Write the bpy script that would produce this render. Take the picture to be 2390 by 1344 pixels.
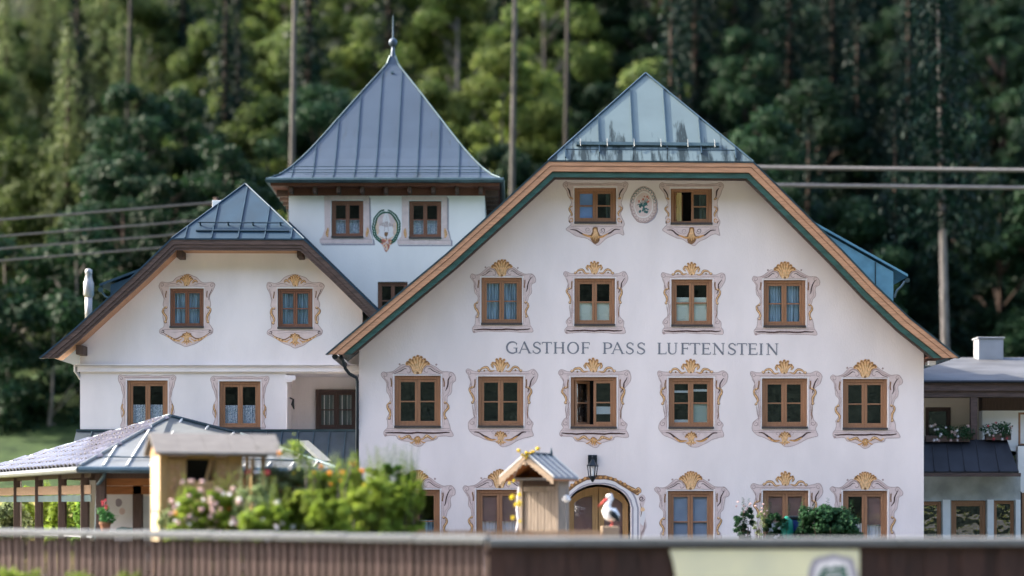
import bpy, bmesh, math, random
import numpy as np
from mathutils import Vector, Matrix
from mathutils.geometry import tessellate_polygon

for o in list(bpy.data.objects):
    bpy.data.objects.remove(o, do_unlink=True)
SC = bpy.context.scene
COL = SC.collection
R = math.radians
rnd = random.Random(7)

# ------------------------------------------------------------------ camera, light, exposure
EYE = 1.8          # eye height above the forecourt
DIST = 45.0        # metres from the eye to the inn's front wall (y = 0)
FPX = 3960.0       # focal length in pixels of the 2390 px wide photograph
CX, HZ = 1195.0, 1180.0   # image column straight ahead, row of the horizon

cam = bpy.data.cameras.new('camera')
cam_ob = bpy.data.objects.new('camera', cam)
COL.objects.link(cam_ob)
cam_ob.location = (0, -DIST, EYE)
cam_ob.rotation_euler = (R(90), 0, 0)
cam.sensor_width = 36.0
cam.lens = FPX / 2390.0 * 36.0
cam.shift_y = (HZ - 672.0) / 2390.0
cam.clip_start = 0.5
cam.clip_end = 2000
cam.dof.use_dof = True
cam.dof.focus_distance = DIST + 2.0
cam.dof.aperture_fstop = cam.lens / 1000.0 / 0.30
SC.camera = cam_ob

SUN_EL, SUN_AZ = 36.0, 10.0     # sun from the left (-x), a little behind the fronts
sun_dir = Vector((-math.cos(R(SUN_EL)) * math.cos(R(SUN_AZ)),
                  math.cos(R(SUN_EL)) * math.sin(R(SUN_AZ)), math.sin(R(SUN_EL))))
W = bpy.data.worlds.new('World')
SC.world = W
W.use_nodes = True
nt = W.node_tree
bg = nt.nodes['Background']
sky = nt.nodes.new('ShaderNodeTexSky')
sky.sky_type = 'NISHITA'
sky.sun_disc = False
sky.sun_elevation = R(SUN_EL)
sky.sun_rotation = math.atan2(sun_dir.x, sun_dir.y)
sky.altitude = 600
sky.air_density = 0.85
sky.dust_density = 4.5
sky.ozone_density = 0.15
nt.links.new(sky.outputs[0], bg.inputs[0])
bg.inputs[1].default_value = 0.15

sun = bpy.data.lights.new('sun', 'SUN')
sun.energy = 2.35
sun.angle = R(0.5)
sun.color = (1.0, 0.90, 0.76)
sun_ob = bpy.data.objects.new('sun', sun)
COL.objects.link(sun_ob)
sun_ob.location = (-60, 10, 60)
sun_ob.rotation_euler = (-sun_dir).to_track_quat('-Z', 'Y').to_euler()

SC.view_settings.view_transform = 'Standard'
SC.view_settings.look = 'None'
SC.view_settings.exposure = 2.55
SC.view_settings.gamma = 1.0
SC.view_settings.use_curve_mapping = False
SC.render.engine = 'CYCLES'
SC.cycles.use_denoising = True
SC.cycles.max_bounces = 6
SC.cycles.diffuse_bounces = 3
SC.cycles.glossy_bounces = 3
SC.cycles.transmission_bounces = 4
SC.cycles.transparent_max_bounces = 12
SC.cycles.caustics_reflective = False
SC.cycles.caustics_refractive = False


def at(px, py, Y):
    """World point that lies Y metres behind the inn's front wall and shows at column px, row py of the photograph."""
    d = DIST + Y
    return Vector(((px - CX) * d / FPX, Y, EYE + (HZ - py) * d / FPX))


def ax(px, Y=0.0):
    return (px - CX) * (DIST + Y) / FPX


def az(py, Y=0.0):
    return EYE + (HZ - py) * (DIST + Y) / FPX


# ------------------------------------------------------------------ materials
def nodes_of(name):
    m = bpy.data.materials.new(name)
    m.use_nodes = True
    return m, m.node_tree, m.node_tree.nodes['Principled BSDF']


def mul(c, f):
    return (min(c[0] * f, 1), min(c[1] * f, 1), min(c[2] * f, 1), 1)


def mat(name, col, rough=0.7, metal=0.0, var=0.15, scale=3.0, bump=0.0, bscale=60.0,
        stretch=(1, 1, 1), col2=None, spec=0.4, island=0.0, lo=0.35, hi=0.65, detail=6):
    m, t, p = nodes_of(name)
    tc = t.nodes.new('ShaderNodeTexCoord')
    mp = t.nodes.new('ShaderNodeMapping')
    mp.inputs['Scale'].default_value = stretch
    t.links.new(tc.outputs['Object'], mp.inputs[0])
    n = t.nodes.new('ShaderNodeTexNoise')
    n.inputs['Scale'].default_value = scale
    n.inputs['Detail'].default_value = detail
    t.links.new(mp.outputs[0], n.inputs['Vector'])
    rp = t.nodes.new('ShaderNodeValToRGB')
    rp.color_ramp.elements[0].position = lo
    rp.color_ramp.elements[1].position = hi
    rp.color_ramp.elements[0].color = mul(col, 1 - var)
    rp.color_ramp.elements[1].color = mul(col2, 1) if col2 else mul(col, 1 + var)
    t.links.new(n.outputs['Fac'], rp.inputs[0])
    out = rp.outputs[0]
    if island:
        oi = t.nodes.new('ShaderNodeObjectInfo')
        hs = t.nodes.new('ShaderNodeHueSaturation')
        mr = t.nodes.new('ShaderNodeMapRange')
        mr.inputs['To Min'].default_value = 1 - island
        mr.inputs['To Max'].default_value = 1 + island
        t.links.new(oi.outputs['Random'], mr.inputs['Value'])
        t.links.new(mr.outputs[0], hs.inputs['Value'])
        t.links.new(out, hs.inputs['Color'])
        out = hs.outputs[0]
    t.links.new(out, p.inputs['Base Color'])
    p.inputs['Roughness'].default_value = rough
    p.inputs['Metallic'].default_value = metal
    p.inputs['Specular IOR Level'].default_value = spec
    if bump:
        n2 = t.nodes.new('ShaderNodeTexNoise')
        n2.inputs['Scale'].default_value = bscale
        n2.inputs['Detail'].default_value = 4
        t.links.new(mp.outputs[0], n2.inputs['Vector'])
        b = t.nodes.new('ShaderNodeBump')
        b.inputs['Strength'].default_value = bump
        b.inputs['Distance'].default_value = 0.02
        t.links.new(n2.outputs['Fac'], b.inputs['Height'])
        t.links.new(b.outputs[0], p.inputs['Normal'])
    return m


def wood(name, col, var=0.35, rough=0.65, axis='z', bump=0.25, scale=2.2, island=0.0):
    s = {'z': (14, 14, 1.2), 'x': (1.2, 14, 14), 'y': (14, 1.2, 14)}[axis]
    return mat(name, col, rough=rough, var=var, scale=scale, stretch=s, bump=bump, bscale=6, lo=0.3, hi=0.72, island=island)


def leaf(name, col, col2, trans=0.35, rough=0.55, sat=1.0):
    """Two-sided leaf: diffuse + translucent, tinted leaf by leaf and tree by tree."""
    m, t, p = nodes_of(name)
    geo = t.nodes.new('ShaderNodeNewGeometry')
    rp = t.nodes.new('ShaderNodeValToRGB')
    rp.color_ramp.elements[0].color = (*col, 1)
    rp.color_ramp.elements[1].color = (*col2, 1)
    rp.color_ramp.elements[0].position = 0.15
    rp.color_ramp.elements[1].position = 0.95
    oi = t.nodes.new('ShaderNodeObjectInfo')
    mr = t.nodes.new('ShaderNodeMapRange')
    mr.inputs['To Min'].default_value = 0.72
    mr.inputs['To Max'].default_value = 1.25
    t.links.new(oi.outputs['Random'], mr.inputs['Value'])
    tcn = t.nodes.new('ShaderNodeTexCoord')
    nz = t.nodes.new('ShaderNodeTexNoise')
    nz.inputs['Scale'].default_value = 0.55
    nz.inputs['Detail'].default_value = 3
    t.links.new(tcn.outputs['Object'], nz.inputs['Vector'])
    ml = t.nodes.new('ShaderNodeMath'); ml.operation = 'MULTIPLY_ADD'
    ml.inputs[1].default_value = 0.9; ml.inputs[2].default_value = -0.20
    t.links.new(nz.outputs['Fac'], ml.inputs[0])
    ad = t.nodes.new('ShaderNodeMath'); ad.operation = 'MULTIPLY_ADD'
    ad.inputs[1].default_value = 0.45
    t.links.new(geo.outputs['Random Per Island'], ad.inputs[0])
    t.links.new(ml.outputs[0], ad.inputs[2])
    t.links.new(ad.outputs[0], rp.inputs[0])
    hs = t.nodes.new('ShaderNodeHueSaturation')
    hs.inputs['Saturation'].default_value = sat
    t.links.new(mr.outputs[0], hs.inputs['Value'])
    t.links.new(rp.outputs[0], hs.inputs['Color'])
    t.links.new(hs.outputs[0], p.inputs['Base Color'])
    p.inputs['Roughness'].default_value = rough
    p.inputs['Specular IOR Level'].default_value = 0.12
    tr = t.nodes.new('ShaderNodeBsdfTranslucent')
    t.links.new(hs.outputs[0], tr.inputs['Color'])
    mx = t.nodes.new('ShaderNodeMixShader')
    mx.inputs[0].default_value = trans
    out = t.nodes['Material Output']
    t.links.new(p.outputs[0], mx.inputs[1])
    t.links.new(tr.outputs[0], mx.inputs[2])
    t.links.new(mx.outputs[0], out.inputs['Surface'])
    return m


def glass_mat(name, tint, gloss=0.10, rough=0.02, wob=0.15):
    """Window glass: mirror-like by Fresnel, else tinted see-through."""
    m, t, p = nodes_of(name)
    t.nodes.remove(p)
    fr = t.nodes.new('ShaderNodeFresnel')
    fr.inputs[0].default_value = 1.5
    ad = t.nodes.new('ShaderNodeMath')
    ad.inputs[1].default_value = gloss
    t.links.new(fr.outputs[0], ad.inputs[0])
    g = t.nodes.new('ShaderNodeBsdfGlossy')
    g.inputs['Roughness'].default_value = rough
    g.inputs['Color'].default_value = (0.95, 0.97, 1, 1)
    tc = t.nodes.new('ShaderNodeTexCoord')
    n = t.nodes.new('ShaderNodeTexNoise')
    n.inputs['Scale'].default_value = 3.0
    t.links.new(tc.outputs['Object'], n.inputs['Vector'])
    b = t.nodes.new('ShaderNodeBump')
    b.inputs['Strength'].default_value = wob
    b.inputs['Distance'].default_value = 0.02
    t.links.new(n.outputs['Fac'], b.inputs['Height'])
    t.links.new(b.outputs[0], g.inputs['Normal'])
    tr = t.nodes.new('ShaderNodeBsdfTransparent')
    tr.inputs['Color'].default_value = (*tint, 1)
    mx = t.nodes.new('ShaderNodeMixShader')
    gi = t.nodes.new('ShaderNodeNewGeometry')
    om = t.nodes.new('ShaderNodeMath'); om.operation = 'SUBTRACT'; om.inputs[0].default_value = 1.0
    t.links.new(gi.outputs['Backfacing'], om.inputs[1])
    mf = t.nodes.new('ShaderNodeMath'); mf.operation = 'MULTIPLY'
    t.links.new(ad.outputs[0], mf.inputs[0]); t.links.new(om.outputs[0], mf.inputs[1])
    t.links.new(mf.outputs[0], mx.inputs[0])
    t.links.new(tr.outputs[0], mx.inputs[1])
    t.links.new(g.outputs[0], mx.inputs[2])
    t.links.new(mx.outputs[0], t.nodes['Material Output'].inputs['Surface'])
    return m


def streaky(name, col, stain, rough=0.4, metal=0.25, thr=0.56, low=None):
    """Sheet metal with dark run-off streaks."""
    m, t, p = nodes_of(name)
    tc = t.nodes.new('ShaderNodeTexCoord')
    mp = t.nodes.new('ShaderNodeMapping')
    mp.inputs['Scale'].default_value = (2.4, 0.5, 0.30)
    t.links.new(tc.outputs['Object'], mp.inputs[0])
    n = t.nodes.new('ShaderNodeTexNoise')
    n.inputs['Scale'].default_value = 1.6
    n.inputs['Detail'].default_value = 8
    n.inputs['Roughness'].default_value = 0.65
    t.links.new(mp.outputs[0], n.inputs['Vector'])
    rp = t.nodes.new('ShaderNodeValToRGB')
    rp.color_ramp.elements[0].position = thr
    rp.color_ramp.elements[1].position = thr + 0.09
    rp.color_ramp.elements[0].color = (0, 0, 0, 1)
    rp.color_ramp.elements[1].color = (1, 1, 1, 1)
    src = n.outputs['Fac']
    if low:     # more run-off and painted tree reflection towards the foot of the sheet
        sx = t.nodes.new('ShaderNodeSeparateXYZ'); t.links.new(tc.outputs['Object'], sx.inputs[0])
        mr = t.nodes.new('ShaderNodeMapRange'); mr.inputs['From Min'].default_value = low[0]; mr.inputs['From Max'].default_value = low[1]
        mr.inputs['To Min'].default_value = .065; mr.inputs['To Max'].default_value = -.20
        t.links.new(sx.outputs[2], mr.inputs['Value'])
        aa = t.nodes.new('ShaderNodeMath'); t.links.new(src, aa.inputs[0]); t.links.new(mr.outputs[0], aa.inputs[1]); src = aa.outputs[0]
    t.links.new(src, rp.inputs[0])
    n2 = t.nodes.new('ShaderNodeTexNoise')
    n2.inputs['Scale'].default_value = 1.2
    n2.inputs['Detail'].default_value = 7
    t.links.new(tc.outputs['Object'], n2.inputs['Vector'])
    r2 = t.nodes.new('ShaderNodeValToRGB')
    r2.color_ramp.elements[0].color = mul(col, 0.78)
    r2.color_ramp.elements[1].color = mul(col, 1.18)
    t.links.new(n2.outputs['Fac'], r2.inputs[0])
    mx = t.nodes.new('ShaderNodeMixRGB')
    mx.inputs[2].default_value = (*stain, 1)
    t.links.new(rp.outputs[0], mx.inputs[0])
    t.links.new(r2.outputs[0], mx.inputs[1])
    t.links.new(mx.outputs[0], p.inputs['Base Color'])
    p.inputs['Roughness'].default_value = rough
    p.inputs['Metallic'].default_value = metal
    b = t.nodes.new('ShaderNodeBump')
    b.inputs['Strength'].default_value = 0.25
    b.inputs['Distance'].default_value = 0.03
    t.links.new(n2.outputs['Fac'], b.inputs['Height'])
    t.links.new(b.outputs[0], p.inputs['Normal'])
    return m


M = {}
M['plaster'] = mat('plaster', (0.83, 0.752, 0.72), rough=0.92, var=0.05, scale=1.1, stretch=(1, 1, .4), bump=0.35, bscale=26, spec=0.2)
M['plaster_white'] = mat('plaster_white', (0.82, 0.765, 0.745), rough=0.92, var=0.06, scale=1.1, stretch=(1, 1, .4), bump=0.35, bscale=26, spec=0.2)
M['plaster_cool'] = mat('plaster_cool', (0.82, 0.81, 0.78), rough=0.92, var=0.06, scale=0.8, bump=0.3, bscale=26, spec=0.2, stretch=(1, 1, 0.5))
M['concrete'] = mat('concrete', (0.42, 0.43, 0.41), rough=0.9, var=0.2, scale=2.0, bump=0.3, bscale=20)
M['cream'] = mat('cream', (0.62, 0.53, 0.42), rough=0.9, var=0.06, scale=1.0, bump=0.2)
M['stucco_grey'] = mat('stucco_grey', (0.36, 0.375, 0.40), rough=0.9, var=0.05, bump=0.2)
M['wood_light'] = wood('wood_light', (0.50, 0.27, 0.155), axis='x', var=0.22)
M['wood_green'] = mat('wood_green', (0.035, 0.10, 0.085), rough=0.6, var=0.25, scale=2, stretch=(1, 6, 6))
M['wood_dark'] = wood('wood_dark', (0.085, 0.055, 0.047), axis='x', var=0.4)
M['wood_soffit'] = wood('wood_soffit', (0.16, 0.06, 0.035), axis='y', var=0.3)
M['wood_brown'] = wood('wood_brown', (0.075, 0.044, 0.031), axis='z', var=0.3)
M['frame'] = wood('frame_wood', (0.32, 0.162, 0.085), axis='z', var=0.15, rough=0.45, bump=0.1)
M['door_wood'] = wood('door_wood', (0.42, 0.245, 0.10), axis='z', var=0.15, rough=0.5, bump=0.1)
M['frame_red'] = wood('frame_red', (0.22, 0.10, 0.06), axis='z', var=0.15, rough=0.45, bump=0.1)
M['frame_dark'] = wood('frame_dark', (0.075, 0.042, 0.034), axis='z', var=0.2, rough=0.5, bump=0.1)
M['sill'] = mat('sill', (0.06, 0.05, 0.047), rough=0.5, var=0.2)
M['glass'] = glass_mat('glass', (0.94, 0.955, 0.96), gloss=0.02)
M['glass_dark'] = glass_mat('glass_dark', (0.84, 0.88, 0.89), gloss=0.09, wob=0.4)
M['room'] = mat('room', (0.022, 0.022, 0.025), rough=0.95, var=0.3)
M['curtain_blue'] = mat('curtain_blue', (0.31, 0.44, 0.54), rough=0.95, var=0.4, scale=1.5, stretch=(12, 1, 0.6))
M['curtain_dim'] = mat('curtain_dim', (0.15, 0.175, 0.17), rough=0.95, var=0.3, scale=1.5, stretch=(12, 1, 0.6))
M['curtain_yellow'] = mat('curtain_yellow', (0.78, 0.66, 0.34), rough=0.95, var=0.15, scale=1.5, stretch=(12, 1, 0.6))
M['curtain_white'] = mat('curtain_white', (0.66, 0.65, 0.68), rough=0.95, var=0.08, scale=2, stretch=(10, 1, 0.6))
M['lace'] = mat('lace', (0.24, 0.32, 0.40), rough=0.95, var=0.1, col2=(0.78, 0.82, 0.88), scale=42, lo=0.40, hi=0.60, detail=2)
M['curtain_green'] = mat('curtain_green', (0.07, 0.095, 0.08), rough=0.95, var=0.3, stretch=(10, 1, 0.6))
M['blind'] = mat('blind', (0.60, 0.66, 0.57), rough=0.8, var=0.04)
M['blind_and_reflection_brown'] = mat('blind_and_reflection_brown', (0.27, 0.15, 0.13), rough=0.9, var=0.12, scale=2)  # in the windows: painted reflection of red-brown roofs opposite
M['sky_reflection'] = mat('sky_reflection', (0.26, 0.42, 0.75), rough=0.8, var=0.05)  # blue of the mirrored sky, painted on slats behind the pane
M['blind_grey'] = mat('blind_grey', (0.28, 0.34, 0.44), rough=0.85, var=0.06)
M['paint_lilac'] = mat('paint_lilac', (0.70, 0.575, 0.54), rough=0.95, var=0.07, scale=7, spec=0.1)
M['paint_pale'] = mat('paint_pale', (0.80, 0.76, 0.74), rough=0.95, var=0.03, spec=0.1)
M['paint_line'] = mat('paint_line', (0.42, 0.31, 0.285), rough=0.95, var=0.15, scale=12, spec=0.1)
M['paint_dark'] = mat('paint_dark', (0.085, 0.05, 0.045), rough=0.95, var=0.3, scale=12, spec=0.1)
M['paint_gold'] = mat('paint_gold', (0.60, 0.32, 0.125), rough=0.95, var=0.25, scale=16, spec=0.1)
M['paint_gold_pale'] = mat('paint_gold_pale', (0.80, 0.54, 0.30), rough=0.95, var=0.15, scale=16, spec=0.1)
M['paint_bronze'] = mat('paint_bronze', (0.24, 0.13, 0.065), rough=0.95, var=0.3, scale=16, spec=0.1)
M['paint_green'] = mat('paint_green', (0.035, 0.12, 0.075), rough=0.95, var=0.3, scale=10, spec=0.1)
M['paint_teal'] = mat('paint_teal', (0.07, 0.17, 0.17), rough=0.95, var=0.25, scale=10, spec=0.1)
M['paint_rose'] = mat('paint_rose', (0.52, 0.19, 0.14), rough=0.95, var=0.2, scale=10, spec=0.1)
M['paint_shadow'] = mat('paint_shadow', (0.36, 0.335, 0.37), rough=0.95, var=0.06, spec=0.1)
M['letter'] = mat('letter_paint', (0.20, 0.21, 0.235), rough=0.95, var=0.15, scale=30, spec=0.1)
M['metal_tower'] = streaky('metal_tower', (0.048, 0.074, 0.108), (0.035, 0.05, 0.06), rough=0.5, metal=0.3, thr=0.60)
M['metal_main'] = streaky('metal_main', (0.12, 0.17, 0.182), (0.012, 0.026, 0.029), rough=0.55, metal=0.2, thr=0.52, low=(11.0, 12.8))
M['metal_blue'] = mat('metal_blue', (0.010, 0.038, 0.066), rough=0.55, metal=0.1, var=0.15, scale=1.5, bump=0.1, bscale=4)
M['metal_seam'] = mat('metal_seam', (0.05, 0.085, 0.105), rough=0.35, metal=0.5, var=0.2)
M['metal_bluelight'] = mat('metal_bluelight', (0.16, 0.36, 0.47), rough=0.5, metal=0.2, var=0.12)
M['metal_apron'] = mat('metal_apron', (0.045, 0.062, 0.075), rough=0.45, metal=0.3, var=0.15, bump=0.15, bscale=5)
M['metal_pale'] = mat('metal_pale', (0.165, 0.178, 0.18), rough=0.38, metal=0.25, var=0.08)
M['metal_dark'] = mat('metal_dark', (0.018, 0.02, 0.026), rough=0.45, metal=0.3, var=0.3, scale=2)
M['gutter'] = mat('gutter', (0.05, 0.085, 0.095), rough=0.4, metal=0.4, var=0.2)
M['steel'] = mat('steel', (0.34, 0.34, 0.35), rough=0.5, metal=0.6, var=0.1)
M['black_iron'] = mat('black_iron', (0.012, 0.02, 0.027), rough=0.45, metal=0.3, var=0.3)
M['gold'] = mat('gold_leaf', (0.72, 0.50, 0.06), rough=0.4, metal=0.2, var=0.2)
M['white_paint'] = mat('white_paint', (0.80, 0.80, 0.80), rough=0.6, var=0.04)
M['cable_grey'] = mat('cable_grey', (0.17, 0.165, 0.165), rough=0.7, var=0.1)
M['cable_dark'] = mat('cable_dark', (0.085, 0.085, 0.09), rough=0.7, var=0.1)


# ------------------------------------------------------------------ objects
def wloc(p):
    v = Vector((0, 0, 0))
    while p is not None:
        v += p.location
        p = p.parent
    return v


def tag(o, label=None, cat=None, group=None, kind=None):
    if label: o['label'] = label
    if cat: o['category'] = cat
    if group: o['group'] = group
    if kind: o['kind'] = kind
    return o


def empty(name, loc, label, cat, group=None, rz=0.0, scale=None):
    o = bpy.data.objects.new(name, None)
    o.empty_display_size = 0.2
    COL.objects.link(o)
    o.location = loc
    o.rotation_euler = (0, 0, rz)
    if scale: o.scale = scale
    return tag(o, label, cat, group)


class MB:
    """Collects faces (with a material slot each) and links them as ONE mesh object."""
    def __init__(s):
        s.v, s.f, s.m = [], [], []
        s.cur = 0

    def add(s, verts, faces):
        b = len(s.v)
        s.v += [tuple(v) for v in verts]
        s.f += [tuple(b + i for i in f) for f in faces]
        s.m += [s.cur] * len(faces)
        return s

    def box(s, x0, x1, y0, y1, z0, z1):
        if x0 > x1: x0, x1 = x1, x0
        if y0 > y1: y0, y1 = y1, y0
        if z0 > z1: z0, z1 = z1, z0
        v = [(x0, y0, z0), (x1, y0, z0), (x1, y1, z0), (x0, y1, z0), (x0, y0, z1), (x1, y0, z1), (x1, y1, z1), (x0, y1, z1)]
        return s.add(v, [(0, 3, 2, 1), (4, 5, 6, 7), (0, 1, 5, 4), (1, 2, 6, 5), (2, 3, 7, 6), (3, 0, 4, 7)])

    def hexa(s, a, b):
        """Solid between two quads a and b (4 points each, same winding)."""
        return s.add(list(a) + list(b), [(0, 1, 2, 3), (7, 6, 5, 4), (0, 4, 5, 1), (1, 5, 6, 2), (2, 6, 7, 3), (3, 7, 4, 0)])

    def prism(s, poly, y0, y1):
        """Polygon of (x, z) points between y0 and y1."""
        n = len(poly)
        tris = tessellate_polygon([[Vector((p[0], p[1], 0)) for p in poly]])
        v = [(p[0], y0, p[1]) for p in poly] + [(p[0], y1, p[1]) for p in poly]
        f = [t for t in tris] + [tuple(n + i for i in reversed(t)) for t in tris]
        f += [(i, (i + 1) % n, n + (i + 1) % n, n + i) for i in range(n)]
        return s.add(v, f)

    def plate(s, poly, y, holes=()):
        loops = [[Vector((p[0], p[1], 0)) for p in poly]] + [[Vector((p[0], p[1], 0)) for p in h] for h in holes]
        tris = tessellate_polygon(loops)
        v = [(p.x, y, p.y) for l in loops for p in l]
        return s.add(v, tris)

    def sweep(s, pts, radii, n=8, cap=True, flat=(1, 1)):
        """Tube through 3-D points with one radius each."""
        pts = [Vector(p) for p in pts]
        if not hasattr(radii, '__len__'): radii = [radii] * len(pts)
        rings, up = [], None
        for i, p in enumerate(pts):
            t = (pts[min(i + 1, len(pts) - 1)] - pts[max(i - 1, 0)])
            t = t.normalized() if t.length > 1e-9 else Vector((0, 0, 1))
            if up is None:
                up = Vector((0, 0, 1)) if abs(t.z) < 0.9 else Vector((0, 1, 0))
            a = t.cross(up).normalized()
            b = a.cross(t).normalized()
            up = b
            rings.append([p + (a * math.cos(k * 2 * math.pi / n) * flat[0] + b * math.sin(k * 2 * math.pi / n) * flat[1]) * radii[i] for k in range(n)])
        v = [q for r in rings for q in r]
        f = []
        for i in range(len(pts) - 1):
            for k in range(n):
                f.append((i * n + k, i * n + (k + 1) % n, (i + 1) * n + (k + 1) % n, (i + 1) * n + k))
        if cap:
            f.append(tuple(range(n - 1, -1, -1)))
            f.append(tuple((len(pts) - 1) * n + k for k in range(n)))
        return s.add(v, f)

    def lathe(s, c, prof, n=12):
        """Rings of (radius, z) about a vertical axis through c."""
        v, f = [], []
        for r, z in prof:
            v += [(c[0] + r * math.cos(k * 2 * math.pi / n), c[1] + r * math.sin(k * 2 * math.pi / n), c[2] + z) for k in range(n)]
        for i in range(len(prof) - 1):
            for k in range(n):
                f.append((i * n + k, i * n + (k + 1) % n, (i + 1) * n + (k + 1) % n, (i + 1) * n + k))
        f.append(tuple(range(n - 1, -1, -1)))
        f.append(tuple((len(prof) - 1) * n + k for k in range(n)))
        return s.add(v, f)

    def ball(s, c, r, n=10, m=6, sc=(1, 1, 1)):
        v, f = [(c[0], c[1], c[2] - r * sc[2])], []
        for i in range(1, m):
            a = -math.pi / 2 + math.pi * i / m
            v += [(c[0] + r * sc[0] * math.cos(a) * math.cos(k * 2 * math.pi / n), c[1] + r * sc[1] * math.cos(a) * math.sin(k * 2 * math.pi / n), c[2] + r * sc[2] * math.sin(a)) for k in range(n)]
        v.append((c[0], c[1], c[2] + r * sc[2]))
        for k in range(n):
            f.append((0, 1 + (k + 1) % n, 1 + k))
            f.append((len(v) - 1, 1 + (m - 2) * n + k, 1 + (m - 2) * n + (k + 1) % n))
        for i in range(m - 2):
            for k in range(n):
                f.append((1 + i * n + k, 1 + i * n + (k + 1) % n, 1 + (i + 1) * n + (k + 1) % n, 1 + (i + 1) * n + k))
        return s.add(v, f)

    def mesh(s, name, mats, off=Vector((0, 0, 0)), smooth=False):
        me = bpy.data.meshes.new(name)
        me.from_pydata([(v[0] - off[0], v[1] - off[1], v[2] - off[2]) for v in s.v], [], s.f)
        if not isinstance(mats, (list, tuple)): mats = [mats]
        for x in mats: me.materials.append(x)
        me.polygons.foreach_set('material_index', s.m)
        if smooth: me.polygons.foreach_set('use_smooth', [True] * len(s.f))
        bm = bmesh.new(); bm.from_mesh(me)
        bmesh.ops.recalc_face_normals(bm, faces=bm.faces)
        bm.to_mesh(me); bm.free()
        return me

    def build(s, name, mats, parent=None, smooth=False, bevel=0.0, local=False):
        me = s.mesh(name, mats, Vector((0, 0, 0)) if local else wloc(parent), smooth)
        return link(name, me, parent, bevel)


def link(name, me, parent=None, bevel=0.0):
    o = bpy.data.objects.new(name, me)
    COL.objects.link(o)
    o.parent = parent
    if bevel:
        b = o.modifiers.new('bevel', 'BEVEL')
        b.width = bevel; b.segments = 2; b.limit_method = 'ANGLE'; b.angle_limit = R(50)
    return o


def copy_thing(root, loc, rz=0.0, scale=None, label=None, group=None):
    c = root.copy()
    COL.objects.link(c)
    c.location = loc
    c.rotation_euler = (0, 0, rz)
    if scale: c.scale = scale
    if label: c['label'] = label
    if group: c['group'] = group
    for ch in list(root.children):
        d = ch.copy(); COL.objects.link(d); d.parent = c
        for g in list(ch.children):
            e = g.copy(); COL.objects.link(e); e.parent = d
    return c


# ------------------------------------------------------------------ 2-D curves for painted ornament
def smooth2(pts, closed=False, k=5):
    n = len(pts); out = []
    rng = range(n) if closed else range(n - 1)
    g = (lambda i: pts[i % n]) if closed else (lambda i: pts[max(0, min(n - 1, i))])
    for i in rng:
        p0, p1, p2, p3 = g(i - 1), g(i), g(i + 1), g(i + 2)
        for j in range(k):
            t = j / k
            out.append(tuple(0.5 * ((2 * p1[a]) + (-p0[a] + p2[a]) * t + (2 * p0[a] - 5 * p1[a] + 4 * p2[a] - p3[a]) * t * t + (-p0[a] + 3 * p1[a] - 3 * p2[a] + p3[a]) * t ** 3) for a in (0, 1)))
    if not closed: out.append(tuple(pts[-1]))
    return out


PAINTS = ['paint_lilac', 'paint_line', 'paint_dark', 'paint_bronze', 'paint_gold', 'paint_gold_pale', 'paint_pale', 'paint_green', 'paint_teal', 'paint_rose', 'paint_shadow']
PI = {n: i for i, n in enumerate(PAINTS)}
PMATS = [M[n] for n in PAINTS]


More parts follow.
